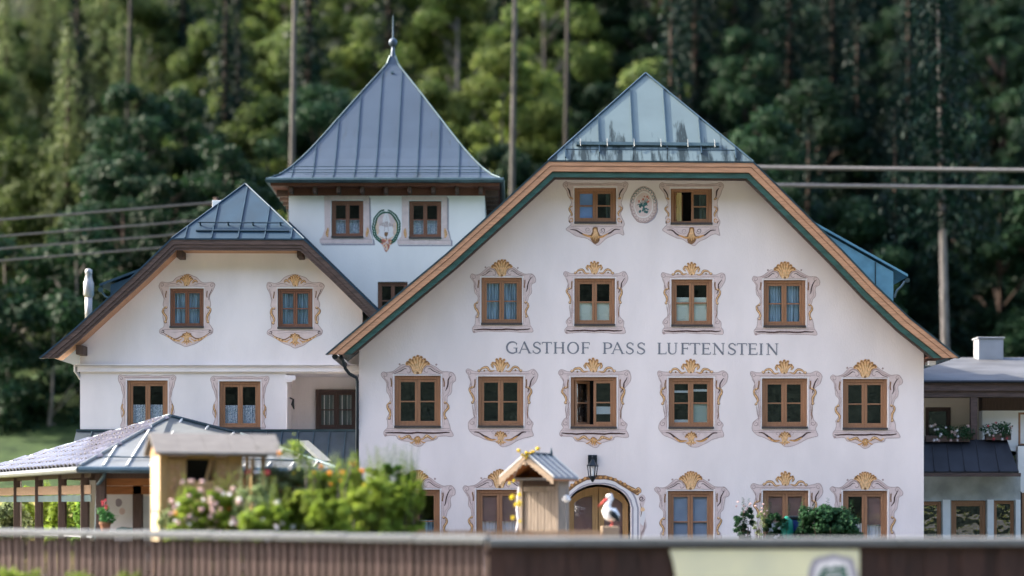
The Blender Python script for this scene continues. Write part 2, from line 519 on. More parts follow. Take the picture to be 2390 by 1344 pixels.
class Paint:
    """Paint on a wall: flat shapes a few millimetres apart. Coordinates: pixels of the photograph about (px, py) at depth Y."""
    def __init__(s, px, py, Y, sx=1.0, sy=1.0):
        s.px, s.py, s.Y, s.sx, s.sy = px, py, Y, sx, sy
        s.mb = MB(); s.n = 0; s.wob = 1

    def w(s, p):
        k = s.px * .37 + s.py * .11      # no two hand-painted surrounds are alike
        dx = .9 * math.sin(p[1] * .13 + k) * min(1, abs(p[0]) / 60) + .5 * math.sin(p[1] * .31 + 2 * k)
        dy = .7 * math.sin(p[0] * .11 + 1.7 * k) + .4 * math.sin(p[0] * .29 + k)
        if -.1 <= s.wob <= .1: dx = dy = 0
        return (ax(s.px + (p[0] + dx) * s.sx, s.Y), az(s.py + (p[1] + dy) * s.sy, s.Y))

    def y(s, layer):
        s.n += 1
        return s.Y - 0.0025 - 0.0010 * layer - 0.00004 * (s.n % 22)

    def fill(s, pts, m, layer, holes=(), k=4, raw=False):
        q = pts if raw else smooth2(pts, True, k)
        s.mb.cur = PI[m]
        s.mb.plate([s.w(p) for p in q], s.y(layer), [[s.w(p) for p in h] for h in holes])

    def stroke(s, pts, wd, m, layer, k=5, taper=True, raw=False):
        q = pts if raw else smooth2(pts, False, k)
        n = len(q)
        if n < 2: return
        s.mb.cur = PI[m]
        y = s.y(layer); L, Rr = [], []
        for i in range(n):
            a, b = q[max(i - 1, 0)], q[min(i + 1, n - 1)]
            dx, dy = b[0] - a[0], b[1] - a[1]
            l = math.hypot(dx, dy) or 1
            t = i / (n - 1)
            ww = wd * 0.5 * ((0.35 + 0.65 * math.sin(math.pi * min(max(t, 0.02), 0.98))) if taper else 1)
            L.append(s.w((q[i][0] - dy / l * ww, q[i][1] + dx / l * ww)))
            Rr.append(s.w((q[i][0] + dy / l * ww, q[i][1] - dx / l * ww)))
        v = [(p[0], y, p[1]) for p in L] + [(p[0], y, p[1]) for p in Rr]
        s.mb.add(v, [(i, i + 1, n + i + 1, n + i) for i in range(n - 1)])

    def dot(s, c, r, m, layer, ry=None, n=10):
        ry = ry or r
        s.mb.cur = PI[m]
        s.mb.plate([s.w((c[0] + r * math.cos(i * 2 * math.pi / n), c[1] + ry * math.sin(i * 2 * math.pi / n))) for i in range(n)], s.y(layer))

    def gold(s, pts, wd, k=5):
        s.stroke(pts, wd + 2.2, 'paint_bronze', 3, k)
        s.stroke(pts, wd, 'paint_gold', 4, k)
        s.stroke([(p[0] - 0.4, p[1] - wd * 0.12) for p in pts], wd * 0.42, 'paint_gold_pale', 5, k)

    def build(s, name, parent):
        o = s.mb.build(name, PMATS, parent)
        return o


# ------------------------------------------------------------------ painted window surrounds (wall painting)
def scroll(P, cx, cy, r, turns, start, mirror, wd, m, layer):
    pts = []
    n = int(10 * turns) + 2
    for i in range(n):
        t = i / (n - 1)
        a = start + turns * 2 * math.pi * t
        q = r * (1 - 0.82 * t)
        pts.append((cx + mirror * q * math.cos(a), cy + q * math.sin(a)))
    P.stroke(pts, wd, m, layer, k=2)


def shell(P, cx, cy, w, h, lobes=7, tall=1.15):
    """Gilded shell that opens upward from (cx, cy)."""
    P.fill([(cx - w * .16, cy), (cx - w * .28, cy - h * .35), (cx - w * .5, cy - h * .72), (cx - w * .3, cy - h * .86), (cx, cy - h * tall * .98), (cx + w * .3, cy - h * .86), (cx + w * .5, cy - h * .72), (cx + w * .28, cy - h * .35), (cx + w * .16, cy)], 'paint_bronze', 3)
    for i in range(lobes):
        a = -1 + 2 * i / (lobes - 1)
        ex, ey = cx + a * w * .47, cy - h * (tall - 0.42 * a * a)
        bx, by = cx + a * w * .13, cy - h * .06
        mx, my = cx + a * w * (.22 if abs(a) < .6 else .26), cy - h * .5
        P.stroke([(bx, by), (mx, my), (ex, ey)], w / lobes * .82, 'paint_gold', 4, k=4, taper=False)
        P.dot((ex, ey), w / lobes * .52, 'paint_gold', 4)
        P.stroke([(bx, by), (mx, my), (ex, ey)], w / lobes * .30, 'paint_gold_pale', 5, k=4)
        P.dot((ex, ey - .6), w / lobes * .26, 'paint_bronze', 6)
    P.dot((cx - w * .1, cy - h * .05), w * .07, 'paint_gold_pale', 6)
    P.dot((cx + w * .1, cy - h * .05), w * .07, 'paint_gold_pale', 6)
    P.dot((cx, cy - h * .02), w * .06, 'paint_bronze', 6)


def crest(P, cx, cy, w, h):
    """Low gilded crest: a palmette between two S-scrolls."""
    shell(P, cx, cy, w * .34, h * .86, 5, 1.15)
    for s in (-1, 1):
        P.gold([(cx + s * w * .15, cy - h * .25), (cx + s * w * .19, cy - h * .50), (cx + s * w * .14, cy - h * .62)], 3.2)
        P.gold([(cx + s * w * .12, cy - h * .06), (cx + s * w * .22, cy - h * .02), (cx + s * w * .30, cy - h * .30), (cx + s * w * .40, cy - h * .28), (cx + s * w * .45, cy - h * .04)], 3.6)
        P.dot((cx + s * w * .47, cy - h * .06), 3.6, 'paint_bronze', 5)
        P.dot((cx + s * w * .47, cy - h * .08), 2.5, 'paint_gold_pale', 6)
        P.dot((cx + s * w * .35, cy - h * .06), 2.2, 'paint_bronze', 5)


def side_scrolls(P, x, y, s, h=36):
    P.gold([(x - s * 1, y), (x + s * 5, y + h * .12), (x + s * 5, y + h * .32), (x - s * 1, y + h * .55), (x - s * 2, y + h * .78), (x + s * 2, y + h * .92)], 3.6)
    P.dot((x - s * 1, y + 1), 3.2, 'paint_bronze', 5)
    P.dot((x - s * 1, y), 2.2, 'paint_gold_pale', 6)
    P.dot((x, y + h * .92), 3.6, 'paint_bronze', 5)
    P.dot((x, y + h * .90), 2.5, 'paint_gold_pale', 6)
    P.dot((x + s * 3.5, y + h * .22), 1.3, 'paint_bronze', 6)


def garland(P, cy, w=44):
    """Gilded garland with a rosette under the sill."""
    for s in (-1, 1):
        P.gold([(s * w, cy), (s * w * .82, cy + 5), (s * w * .62, cy + 1), (s * w * .45, cy - 1), (s * w * .3, cy + 6), (s * w * .1, cy + 7)], 3.8)
        P.dot((s * w * .95, cy + 1), 2.6, 'paint_gold_pale', 6)
        P.dot((s * w * .45, cy + 1.5), 3.2, 'paint_bronze', 5)
        P.dot((s * w * .45, cy + 1), 2.1, 'paint_gold_pale', 6)
        P.stroke([(s * 4, cy + 8), (s * 12, cy + 14), (s * 18, cy + 15)], 3, 'paint_gold', 4)
    P.dot((0, cy + 8), 8.2, 'paint_bronze', 3)
    for k in range(6):
        a = k * math.pi / 3
        P.dot((4.4 * math.cos(a), cy + 7.5 + 4.2 * math.sin(a)), 2.4, 'paint_gold', 4)
    P.dot((0, cy + 7), 2.2, 'paint_gold_pale', 6)
    for a in (-.7, -.25, .25, .7):
        P.stroke([(math.sin(a) * 5, cy + 13), (math.sin(a) * 11, cy + 22 - abs(a) * 6)], 2.6, 'paint_gold', 4)


def apron(P, y0, w=66):
    """Curved apron with a gilded acanthus fan."""
    for s in (-1, 1):
        P.stroke([(s * w * .92, y0 + 2), (s * w * .75, y0 + 4), (s * w * .58, y0 + 12), (s * w * .38, y0 + 19), (s * w * .2, y0 + 20)], 4.2, 'paint_dark', 2)
        P.stroke([(s * w * .6, y0 + 13), (s * w * .4, y0 + 20.5), (s * w * .15, y0 + 21)], 4.4, 'paint_gold', 4)
        scroll(P, s * w * .26, y0 + 4, 6, 1.2, math.pi / 2, s, 1.2, 'paint_line', 1)
    shell(P, 0, y0 + 24, 26, 24, 5, 0.95)
    for a in (-.9, -.45, 0, .45, .9):
        P.stroke([(math.sin(a) * 3, y0 + 22), (math.sin(a) * 15, y0 + 33 - abs(a) * 6)], 4, 'paint_gold', 4)
        P.stroke([(math.sin(a) * 3, y0 + 22), (math.sin(a) * 13, y0 + 31 - abs(a) * 6)], 1.4, 'paint_gold_pale', 5)


def jamb_lines(P, h, s, off=57):
    P.stroke([(s * off, 2), (s * off, h)], 1.0, 'paint_line', 1, taper=False)
    P.stroke([(s * (off + 4), 4), (s * (off + 4), h - 4)], 0.8, 'paint_line', 1, taper=False)


def edge(P, pts, holes_done=True):
    q = smooth2(pts, True, 4)
    q = q + [q[0]]
    P.stroke(q, 1.3, 'paint_line', 1, raw=True, taper=False)


HOLE = [(-54.6, -2.2), (54.6, -2.2), (54.6, 120), (-54.6, 120)]


def surround(parent, px0, px1, py0, py1, Y, kind, tall=False):
    w, h = px1 - px0, py1 - py0
    sx = w / 105.0
    sy = sx if tall else h / 118.0
    P = Paint((px0 + px1) / 2, py0, Y, sx, sy)
    H = h / sy
    hole = [(-54.3, -2), (54.3, -2), (54.3, H + 2), (-54.3, H + 2)]
    halo = [(-56, -4), (56, -4), (56, H + 4), (-56, H + 4)]
    base = kind.split('_')[0]
    bot = kind.split('_')[1] if '_' in kind else ''
    if bot == 'bar':
        b = [(75, 122), (79, 128), (79.5, 139), (60, 139), (0, 137), (-60, 137), (-74, 140), (-77, 130), (-70, 120)]
    elif bot == 'gar':
        b = [(74, 122), (79, 130), (80, 140), (50, 140), (44, 147), (20, 152), (8, 163), (-4, 163), (-20, 152), (-42, 148), (-50, 139), (-74, 138), (-77, 128), (-70, 119)]
    elif bot == 'apron':
        b = [(73, 121), (76, 138), (66, 141), (45, 148), (31, 156), (12, 164), (0, 163), (-12, 154), (-32, 150), (-46, 143), (-63, 137), (-74, 124)]
    else:
        b = [(71, H - 2), (71, H + 2), (-71, H + 2), (-71, H - 2)]
    if base == 'A':
        top = [(-83, -3), (-78, -10), (-70, -8), (-56, -10), (-43, -20), (-34, -27), (-24, -25), (-17, -32), (-10, -41), (2, -46), (13, -41), (20, -32), (30, -27), (42, -20), (57, -10), (71, -9), (80, -8)]
        right = [(88, 2), (87, 11), (79, 18), (77, 40), (69, 50), (68, 65), (70, 75), (64, 91), (71, 104)]
        left = [(-68, 104), (-70, 98), (-64, 86), (-70, 70), (-63, 58), (-64, 45), (-71, 36), (-71, 22), (-74, 9)]
    else:
        top = [(-80, -9), (-76, -17), (-60, -13), (-40, -13), (0, -13), (40, -13), (59, -12), (77, -17)]
        right = [(86, -6), (82, 12), (70, 26), (71, 37), (68, 51), (64, 82), (66, 98)]
        left = [(-70, 101), (-60, 90), (-60, 61), (-68, 47), (-72, 26), (-70, 9)]
    if tall:
        right = right[:-1] + [(70, 100), (69, H - 10)]
        left = [(-69, H - 10), (-70, 100)] + left[1:]
    elif base == 'B':
        right += [(76, 110)]; left = [(-75, 110)] + left
    sil = top + right + b + left
    P.fill(sil, 'paint_lilac', 0, holes=[halo])
    P.wob = 0; P.fill(halo, 'paint_pale', .4, holes=[hole], raw=True); P.wob = 1
    edge(P, sil)
    inner = [(p[0] * .93, p[1] * .97 + 1) for p in right[:-1]]
    P.stroke(inner, 1.0, 'paint_line', 1)
    P.stroke([(p[0] * .93, p[1]) for p in left[1:]], 1.0, 'paint_line', 1)
    for s in (-1, 1):
        jamb_lines(P, min(H, 118), s)
        P.stroke([(s * 60, 6), (s * 60.5, 26)], 3.2, 'paint_bronze', 2, taper=False)
        # upper volutes
        scroll(P, s * 74 + (3 if s > 0 else 0), -2 if base == 'A' else -8, 6.5, 1.3, math.pi, -s, 1.6, 'paint_line', 1)
        P.stroke([(s * 77, 0), (s * 70, 12), (s * 68, 26), (s * 63, 36)], 3.4 if s > 0 else 2.0, 'paint_dark' if s > 0 else 'paint_line', 2)
    if base == 'A':
        for s in (-1, 1):
            P.stroke([(s * 58, -5), (s * 42, -13), (s * 30, -22), (s * 20, -21), (s * 15, -12), (s * 21, -7), (s * 24, -11)], 2.6, 'paint_line', 2)
            P.stroke([(s * 54, -4), (s * 40, -10), (s * 30, -17), (s * 24, -16)], 2.0, 'paint_dark', 2)
            P.stroke([(s * 66, -7), (s * 52, -9), (s * 38, -19), (s * 27, -25)], 1.0, 'paint_line', 1)
            P.dot((s * 42, -26), 2.4, 'paint_line', 1)
            side_scrolls(P, s * 64, 62, s, 40)
        P.stroke([(-54, -4), (54, -4)], 1.2, 'paint_line', 1, taper=False)
        shell(P, 0, -5, 52, 37, 9 if tall else 7, 1.05)
    else:
        P.stroke([(-68, -7), (70, -7)], 1.2, 'paint_line', 1, taper=False)
        P.stroke([(-60, -4), (60, -4)], 0.8, 'paint_line', 1, taper=False)
        crest(P, -1, -12, 104, 30)
        for s in (-1, 1):
            side_scrolls(P, s * 66, 24, s, 40)
            P.stroke([(s * 65, 66), (s * 62, 98)], 2.4, 'paint_bronze' if s > 0 else 'paint_line', 2)
            if not tall: scroll(P, s * 66, 108, 7, 1.3, -math.pi / 2, s, 1.8, 'paint_line', 1)
    if bot in ('bar', 'gar'):
        P.stroke([(-74, 131), (-60, 132), (0, 132), (60, 132), (74, 131)], 4.2, 'paint_dark', 2)
        P.stroke([(-74, 126), (76, 126)], 1.0, 'paint_line', 1, taper=False)
        P.stroke([(-70, 122), (72, 122)], 1.0, 'paint_line', 1, taper=False)
        P.dot((-73, 137), 3, 'paint_line', 1)
    if bot == 'gar': garland(P, 140)
    if bot == 'apron':
        P.stroke([(-72, 125), (72, 125)], 1.0, 'paint_line', 1, taper=False)
        P.stroke([(-70, 129), (70, 129)], 1.0, 'paint_line', 1, taper=False)
        apron(P, 128)
    return P.build('painted_surround', parent)


def surround_attic(parent, px0, px1, py0, py1, Y):
    w, h = px1 - px0, py1 - py0
    P = Paint((px0 + px1) / 2, py0, Y, w / 97.0, h / 82.0)
    halo = [(-51, -3.5), (51, -3.5), (51, 85), (-51, 85)]
    hole = [(-49.6, -2), (49.6, -2), (49.6, 84), (-49.6, 84)]
    sil = [(-76, -6), (-70, -14), (-58, -11), (0, -10), (56, -11), (68, -14), (76, -8), (72, 6), (66, 18), (60, 34), (64, 48), (60, 62), (66, 78), (66, 86), (64, 92), (67, 110), (55, 106), (36, 114), (18, 124), (6, 134), (-6, 128), (-22, 118), (-40, 114), (-58, 104), (-68, 97), (-62, 90), (-58, 84), (-62, 70), (-56, 60), (-62, 48), (-56, 34), (-62, 22), (-66, 8)]
    P.fill(sil, 'paint_lilac', 0, holes=[halo])
    P.wob = 0; P.fill(halo, 'paint_pale', .4, holes=[hole], raw=True); P.wob = 1
    edge(P, sil)
    P.stroke([(-60, -7), (62, -7)], 1.4, 'paint_line', 1, taper=False)
    P.stroke([(-58, 90), (62, 90)], 1.4, 'paint_line', 1, taper=False)
    for s in (-1, 1):
        scroll(P, s * 68, -6, 5, 1.2, math.pi, -s, 1.6, 'paint_line', 1)
        P.stroke([(s * 66, 0), (s * 60, 8), (s * 56, 22)], 3.6, 'paint_dark', 2)
        P.gold([(s * 52, 26), (s * 60, 22)], 2.4)
        P.gold([(s * 54, 42), (s * 61, 48), (s * 54, 60), (s * 56, 66)], 2.6)
        scroll(P, s * 56, 74, 6, 1.2, 0, s, 2.0, 'paint_gold', 4)
        P.stroke([(s * 62, 76), (s * 60, 83)], 2.4, 'paint_dark', 2)
        P.stroke([(s * 58, 97), (s * 46, 98), (s * 34, 106), (s * 20, 112), (s * 8, 111)], 3.6, 'paint_dark', 2)
        P.stroke([(s * 30, 108), (s * 16, 114), (s * 5, 114)], 5.0, 'paint_gold', 4)
        scroll(P, s * 17, 99, 7, 1.5, 0, -s, 1.5, 'paint_line' if s < 0 else 'paint_dark', 1)
        P.stroke([(s * 62, 93), (s * 44, 94), (s * 30, 102), (s * 16, 108)], 1.0, 'paint_line', 1)
    P.fill([(-5, 92), (5, 92), (7, 102), (11, 112), (9, 124), (0, 131), (-9, 124), (-11, 112), (-7, 102)], 'paint_bronze', 3)
    for a in (-.8, -.4, 0, .4, .8):
        P.stroke([(math.sin(a) * 2, 94), (math.sin(a) * 6, 108), (math.sin(a) * 11, 124 - abs(a) * 8)], 3.6, 'paint_gold', 4)
        P.stroke([(math.sin(a) * 2, 96), (math.sin(a) * 6, 108), (math.sin(a) * 10, 121 - abs(a) * 8)], 1.3, 'paint_gold_pale', 5)
    return P.build('painted_surround', parent)


def surround_small(parent, px0, px1, py0, py1, Y):
    """Surround of the left house's attic windows."""
    w, h = px1 - px0, py1 - py0
    P = Paint((px0 + px1) / 2, py0, Y, w / 79.0, h / 91.0)
    halo = [(-41.5, -4), (41.5, -4), (41.5, 95), (-41.5, 95)]
    hole = [(-40.3, -2), (40.3, -2), (40.3, 93), (-40.3, 93)]
    sil = [(-66, -6), (-62, -14), (-48, -13), (-34, -16), (-24, -26), (-12, -30), (0, -33), (12, -30), (24, -26), (34, -16), (48, -13), (60, -14), (66, -6), (60, 8), (54, 24), (56, 40), (50, 52), (55, 66), (52, 82), (58, 92), (62, 97), (60, 106), (44, 114), (30, 124), (14, 132), (0, 137), (-14, 132), (-30, 124), (-44, 114), (-62, 106), (-63, 97), (-56, 92), (-54, 80), (-56, 66), (-51, 52), (-56, 40), (-54, 22), (-60, 8)]
    P.fill(sil, 'paint_lilac', 0, holes=[halo])
    P.wob = 0; P.fill(halo, 'paint_pale', .4, holes=[hole], raw=True); P.wob = 1
    edge(P, sil)
    P.stroke([(-46, -9), (-30, -12), (-16, -8)], 1.6, 'paint_line', 1)
    P.stroke([(46, -9), (30, -12), (16, -8)], 1.6, 'paint_line', 1)
    P.stroke([(-52, -5), (52, -5)], 1.0, 'paint_line', 1, taper=False)
    P.stroke([(-54, 97), (56, 97)], 1.4, 'paint_line', 1, taper=False)
    P.stroke([(-40, 103), (0, 101), (42, 103)], 1.0, 'paint_line', 1)
    for s in (-1, 1):
        scroll(P, s * 59, -7, 5.5, 1.2, math.pi, -s, 1.7, 'paint_line', 1)
        P.stroke([(s * 48, 6), (s * 48.5, 22)], 2.6, 'paint_bronze', 2, taper=False)
        P.stroke([(s * 60, 0), (s * 55, 14), (s * 51, 28)], 1.8, 'paint_dark' if s > 0 else 'paint_line', 2)
        side_scrolls(P, s * 50, 44, s, 38)
        scroll(P, s * 56, 101, 4.5, 1.2, 0, s, 1.8, 'paint_dark', 2)
        P.stroke([(s * 54, 105), (s * 40, 113), (s * 26, 118), (s * 12, 112), (s * 6, 106)], 3.0, 'paint_bronze', 2)
        P.stroke([(s * 48, 109), (s * 34, 119), (s * 20, 122), (s * 10, 118)], 3.4, 'paint_gold', 4)
        for k in range(6):
            P.dot((s * (46 - k * 7), 112 + k * 3.0), 1.9, 'paint_gold_pale', 5)
    shell(P, 0, -6, 30, 24, 7, 1.05)
    for s in (-1, 1): P.gold([(s * 12, -12), (s * 20, -19), (s * 25, -14)], 2.8)
    shell(P, 0, 124, 22, 22, 5, 0.9)
    for a in (-.9, -.45, 0, .45, .9): P.stroke([(math.sin(a) * 3, 121), (math.sin(a) * 13, 133 - abs(a) * 7)], 3.2, 'paint_gold', 4)
    return P.build('painted_surround', parent)


def surround_lower(parent, px0, px1, py0, py1, Y):
    """Bracket-like surround of the left house's lower windows."""
    w, h = px1 - px0, py1 - py0
    P = Paint((px0 + px1) / 2, py0, Y, w / 95.0, h / 110.0)
    halo = [(-50, -4), (50, -4), (50, 109), (-50, 109)]
    hole = [(-48.5, -2), (48.5, -2), (48.5, 110), (-48.5, 110)]
    sil = [(-68, -6), (-64, -12), (-50, -11), (0, -11), (50, -11), (62, -12), (68, -6), (64, 8), (58, 24), (56, 42), (60, 58), (62, 74), (56, 90), (60, 108), (50, 109), (0, 109), (-50, 109), (-62, 108), (-58, 90), (-63, 74), (-60, 56), (-56, 42), (-60, 24), (-64, 8)]
    P.fill(sil, 'paint_lilac', 0, holes=[halo], k=3)
    P.wob = 0; P.fill(halo, 'paint_pale', .4, holes=[hole], raw=True); P.wob = 1
    edge(P, sil)
    P.stroke([(-54, -7), (54, -7)], 1.6, 'paint_line', 1, taper=False)
    for s in (-1, 1):
        scroll(P, s * 61, -4, 5, 1.2, math.pi, -s, 1.7, 'paint_line', 1)
        P.stroke([(s * 62, 2), (s * 56, 18), (s * 54, 40)], 2.2, 'paint_line', 1)
        P.stroke([(s * 53, 4), (s * 53, 100)], 0.9, 'paint_line', 1, taper=False)
        P.gold([(s * 57, 54), (s * 60, 62), (s * 56, 74), (s * 59, 86)], 2.6)
    return P.build('painted_surround', parent)


def surround_tower(parent, px0, px1, py0, py1, Y):
    """Plain painted stone frame with a painted return on its right side."""
    w, h = px1 - px0, py1 - py0
    P = Paint((px0 + px1) / 2, py0, Y, w / 74.0, h / 86.0)
    hole = [(-38, -1.5), (38, -1.5), (39, 88), (-39, 88)]
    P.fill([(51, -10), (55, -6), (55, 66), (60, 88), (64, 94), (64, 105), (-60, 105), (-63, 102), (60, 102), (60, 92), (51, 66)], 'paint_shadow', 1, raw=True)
    P.fill([(-54, -11), (51, -11), (51, 66), (55, 82), (58, 90), (-62, 90), (-57, 82), (-54, 66)], 'paint_lilac', 0, holes=[hole], raw=True)
    P.fill([(-64, 91.5), (59, 91.5), (59, 101), (-62, 101), (-64, 99)], 'paint_lilac', 2, raw=True)
    P.stroke([(-54, -11), (51, -11), (51, 66)], 1.0, 'paint_line', 2, raw=True, taper=False)
    P.stroke([(-64, 91), (59, 91)], 1.0, 'paint_line', 3, raw=True, taper=False)
    P.stroke([(-39, 89), (39, 89)], 1.2, 'paint_pale', 3, raw=True, taper=False)
    for s in (-1, 1):
        P.stroke([(s * 46, 64), (s * 47, 75), (s * 45.5, 86)], 6.5, 'paint_gold', 3)
        for k in range(4): P.dot((s * 46, 67 + k * 5), 1.4, 'paint_gold_pale', 4)
    return P.build('painted_surround', parent)


# ------------------------------------------------------------------ windows
def wavy(x0, x1, z0, z1, y, folds, amp, mb):
    n = folds * 6
    v, f = [], []
    for i in range(n + 1):
        t = i / n
        yy = y + amp * math.sin(t * folds * 2 * math.pi + 0.7 * math.sin(t * 9))
        v += [(x0 + (x1 - x0) * t, yy, z0), (x0 + (x1 - x0) * t, yy, z1)]
    for i in range(n):
        f.append((2 * i, 2 * i + 2, 2 * i + 3, 2 * i + 1))
    mb.add(v, f)


def slat_blind(x0, x1, z0, z1, y, mb, pitch=0.035):
    n = max(2, int((z1 - z0) / pitch))
    for i in range(n):
        a = z0 + (z1 - z0) * i / n
        mb.add([(x0, y, a), (x1, y, a), (x1, y + 0.012, a + (z1 - z0) / n), (x0, y + 0.012, a + (z1 - z0) / n)], [(0, 1, 2, 3)])
        mb.add([(x0, y, a), (x1, y, a), (x1, y + 0.012, a - 0.001), (x0, y + 0.012, a - 0.001)], [(0, 1, 2, 3)])


def window(parent, px0, px1, py0, py1, Y, look='dark', frame='frame', muntin=0.5, recess=0.05, glass='glass_dark', name='window', label=None, split=True):
    x0, x1, z1, z0 = ax(px0, Y), ax(px1, Y), az(py0, Y), az(py1, Y)
    w = x1 - x0
    cw = 0.072 * w if split else 0.1 * w
    yf = Y + recess
    fm = M[frame]
    mb = MB()
    mb.box(x0, x0 + cw, yf, yf + .09, z0, z1)
    mb.box(x1 - cw, x1, yf, yf + .09, z0, z1)
    mb.box(x0 + cw, x1 - cw, yf + .001, yf + .09, z1 - cw, z1)
    mb.box(x0 + cw, x1 - cw, yf + .001, yf + .09, z0, z0 + cw * 1.0)
    win = mb.build(name, fm, parent, bevel=0.012)
    tag(win, label)
    sb = MB(); sb.box(x0 - .012, x1 + .012, Y - .035, yf - .001, z0 - .028, z0 + .03)
    sb.build('sill', M['sill'], win, bevel=0.006)
    ix0, ix1, iz0, iz1 = x0 + cw, x1 - cw, z0 + cw, z1 - cw
    halves = [(ix0, (ix0 + ix1) / 2 - .002), ((ix0 + ix1) / 2 + .002, ix1)] if split else [(ix0, ix1)]
    sw = 0.058 * w
    for k, (a, b) in enumerate(halves):
        ajar = look in ('ajar', 'yellow') and k == 0
        ys = yf + .02
        mb = MB()
        mb.box(a, a + sw, ys, ys + .06, iz0, iz1)
        mb.box(b - sw, b, ys, ys + .06, iz0, iz1)
        mb.box(a + sw, b - sw, ys + .001, ys + .06, iz1 - sw, iz1)
        mb.box(a + sw, b - sw, ys + .001, ys + .06, iz0, iz0 + sw)
        zm = iz0 + sw + (iz1 - iz0 - 2 * sw) * muntin
        if muntin:
            mb.box(a + sw, b - sw, ys + .004, ys + .05, zm - .017, zm + .017)
        sash = mb.build('sash', fm, win, bevel=0.008)
        panes = []
        spans = [(iz0 + sw, zm - .017), (zm + .017, iz1 - sw)] if muntin else [(iz0 + sw, iz1 - sw)]
        for (c, d) in spans:
            pb = MB(); pb.box(a + sw, b - sw, ys + .024, ys + .030, c, d)
            panes.append(pb.build('pane', M[glass], win))
        if ajar:
            ang = -58 if look == 'yellow' else -38
            piv = Vector((a, ys + .05, 0))
            for o in [sash] + panes:
                off = wloc(win)
                mtx = Matrix.Translation(piv - off) @ Matrix.Rotation(R(-ang), 4, 'Z') @ Matrix.Translation(-(piv - off))
                o.data.transform(mtx)
    # the dark room behind
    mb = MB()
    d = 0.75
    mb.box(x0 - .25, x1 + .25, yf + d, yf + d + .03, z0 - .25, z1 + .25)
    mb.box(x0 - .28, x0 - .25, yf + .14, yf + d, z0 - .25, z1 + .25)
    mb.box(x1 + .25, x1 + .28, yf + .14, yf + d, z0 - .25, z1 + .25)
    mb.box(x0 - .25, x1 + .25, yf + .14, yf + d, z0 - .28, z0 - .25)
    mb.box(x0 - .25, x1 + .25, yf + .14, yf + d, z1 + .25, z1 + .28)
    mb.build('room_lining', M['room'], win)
    yc = yf + .115
    zmid = (iz0 + iz1) / 2
    hh = iz1 - iz0
    def cur(a, b, c, d_, m, folds=6, amp=.018, y=yc):
        mb = MB(); wavy(a, b, c, d_, y, folds, amp, mb)
        mb.build('curtain', M[m], win, smooth=True)
    def bli(a, b, c, d_, m):
        mb = MB(); slat_blind(a, b, c, d_, yc - .05, mb)
        mb.build('blind', M[m], win)  # the brown and sky-blue ones serve as painted reflections
    for k, (a, b) in enumerate(halves):
        if look == 'blue': cur(a, b, iz0, iz1, 'curtain_blue', 6, .03)
        elif look == 'blind_low': bli(a, b, iz0, zmid - .01, 'blind')
        elif look == 'blind_mid': bli(a, b, iz0, iz0 + hh * .64, 'blind')
        elif look == 'lace': cur(a, b, iz0, iz0 + hh * .5, 'lace', 4, .015)
        elif look == 'lace_half': cur(a, b, iz0, iz0 + hh * .5, 'lace', 6, .015)
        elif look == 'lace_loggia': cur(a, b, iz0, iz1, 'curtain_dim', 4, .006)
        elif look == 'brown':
            bli(a, b, iz0 + hh * .5, iz1, 'blind_and_reflection_brown'); cur(a, b, iz0, iz0 + hh * .52, 'curtain_white', 5)  # upper half: roof reflection painted in brown
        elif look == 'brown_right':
            if k: bli(a, b, iz0 + hh * .45, iz1, 'blind_and_reflection_brown')
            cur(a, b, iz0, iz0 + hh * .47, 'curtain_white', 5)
        elif look == 'blue_half': cur(a, b, iz0, iz0 + hh * .52, 'curtain_blue', 5)
        elif look == 'grey_blind': bli(a, b, iz0, iz1, 'blind_grey')
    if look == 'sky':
        bli(*halves[0], iz0, iz1, 'sky_reflection'); cur((ix0 + ix1) / 2 + w * .26, ix1, iz0, iz1, 'curtain_green', 3)  # left half: sky reflection painted in blue
    if look == 'yellow':
        cur(ix0 + w * .02, ix0 + w * .20, iz0, iz1, 'curtain_yellow', 4, .03, yf + .12); cur((ix0 + ix1) / 2 + w * .2, ix1, iz0, iz1, 'curtain_green', 3)
    if look == 'blinds':
        bli(*halves[1], iz0, zmid - .02, 'blind')
        for k, (a, b) in enumerate(halves):
            mb = MB(); mb.box(a, b, yc - .06, yc - .03, iz0 + hh * (.74 + .03 * k), iz0 + hh * (.79 + .03 * k)); mb.build('blind_rail', M['white_paint'], win)
        a, b = halves[0]
        mb = MB(); mb.box(a, b, yc - .06, yc - .03, iz0 + .03, iz0 + hh * .12); mb.build('blind_rail', M['white_paint'], win)
    if look == 'ajar':
        a, b = halves[1]
        mb = MB(); mb.box(a, b, yc - .06, yc - .03, iz0 + hh * .24, iz0 + hh * .41); mb.build('blind', M['white_paint'], win)
    return win


def rect(px0, px1, py0, py1, Y):
    return [(ax(px0, Y), az(py1, Y)), (ax(px1, Y), az(py1, Y)), (ax(px1, Y), az(py0, Y)), (ax(px0, Y), az(py0, Y))]


def wall_with_holes(name, outline, holes, Y, thick, mats, parent):
    """Front wall: a plate with openings, the reveals of the openings, its edges and back."""
    mb = MB()
    mb.plate(outline, Y, holes)
    n = len(outline)
    for i in range(n):
        a, b = outline[i], outline[(i + 1) % n]
        mb.add([(a[0], Y, a[1]), (b[0], Y, b[1]), (b[0], Y + thick, b[1]), (a[0], Y + thick, a[1])], [(0, 1, 2, 3)])
    for h in holes:
        m = len(h)
        for i in range(m):
            a, b = h[i], h[(i + 1) % m]
            mb.add([(a[0], Y, a[1]), (b[0], Y, b[1]), (b[0], Y + thick, b[1]), (a[0], Y + thick, a[1])], [(0, 1, 2, 3)])
    return mb.build(name, mats, parent)


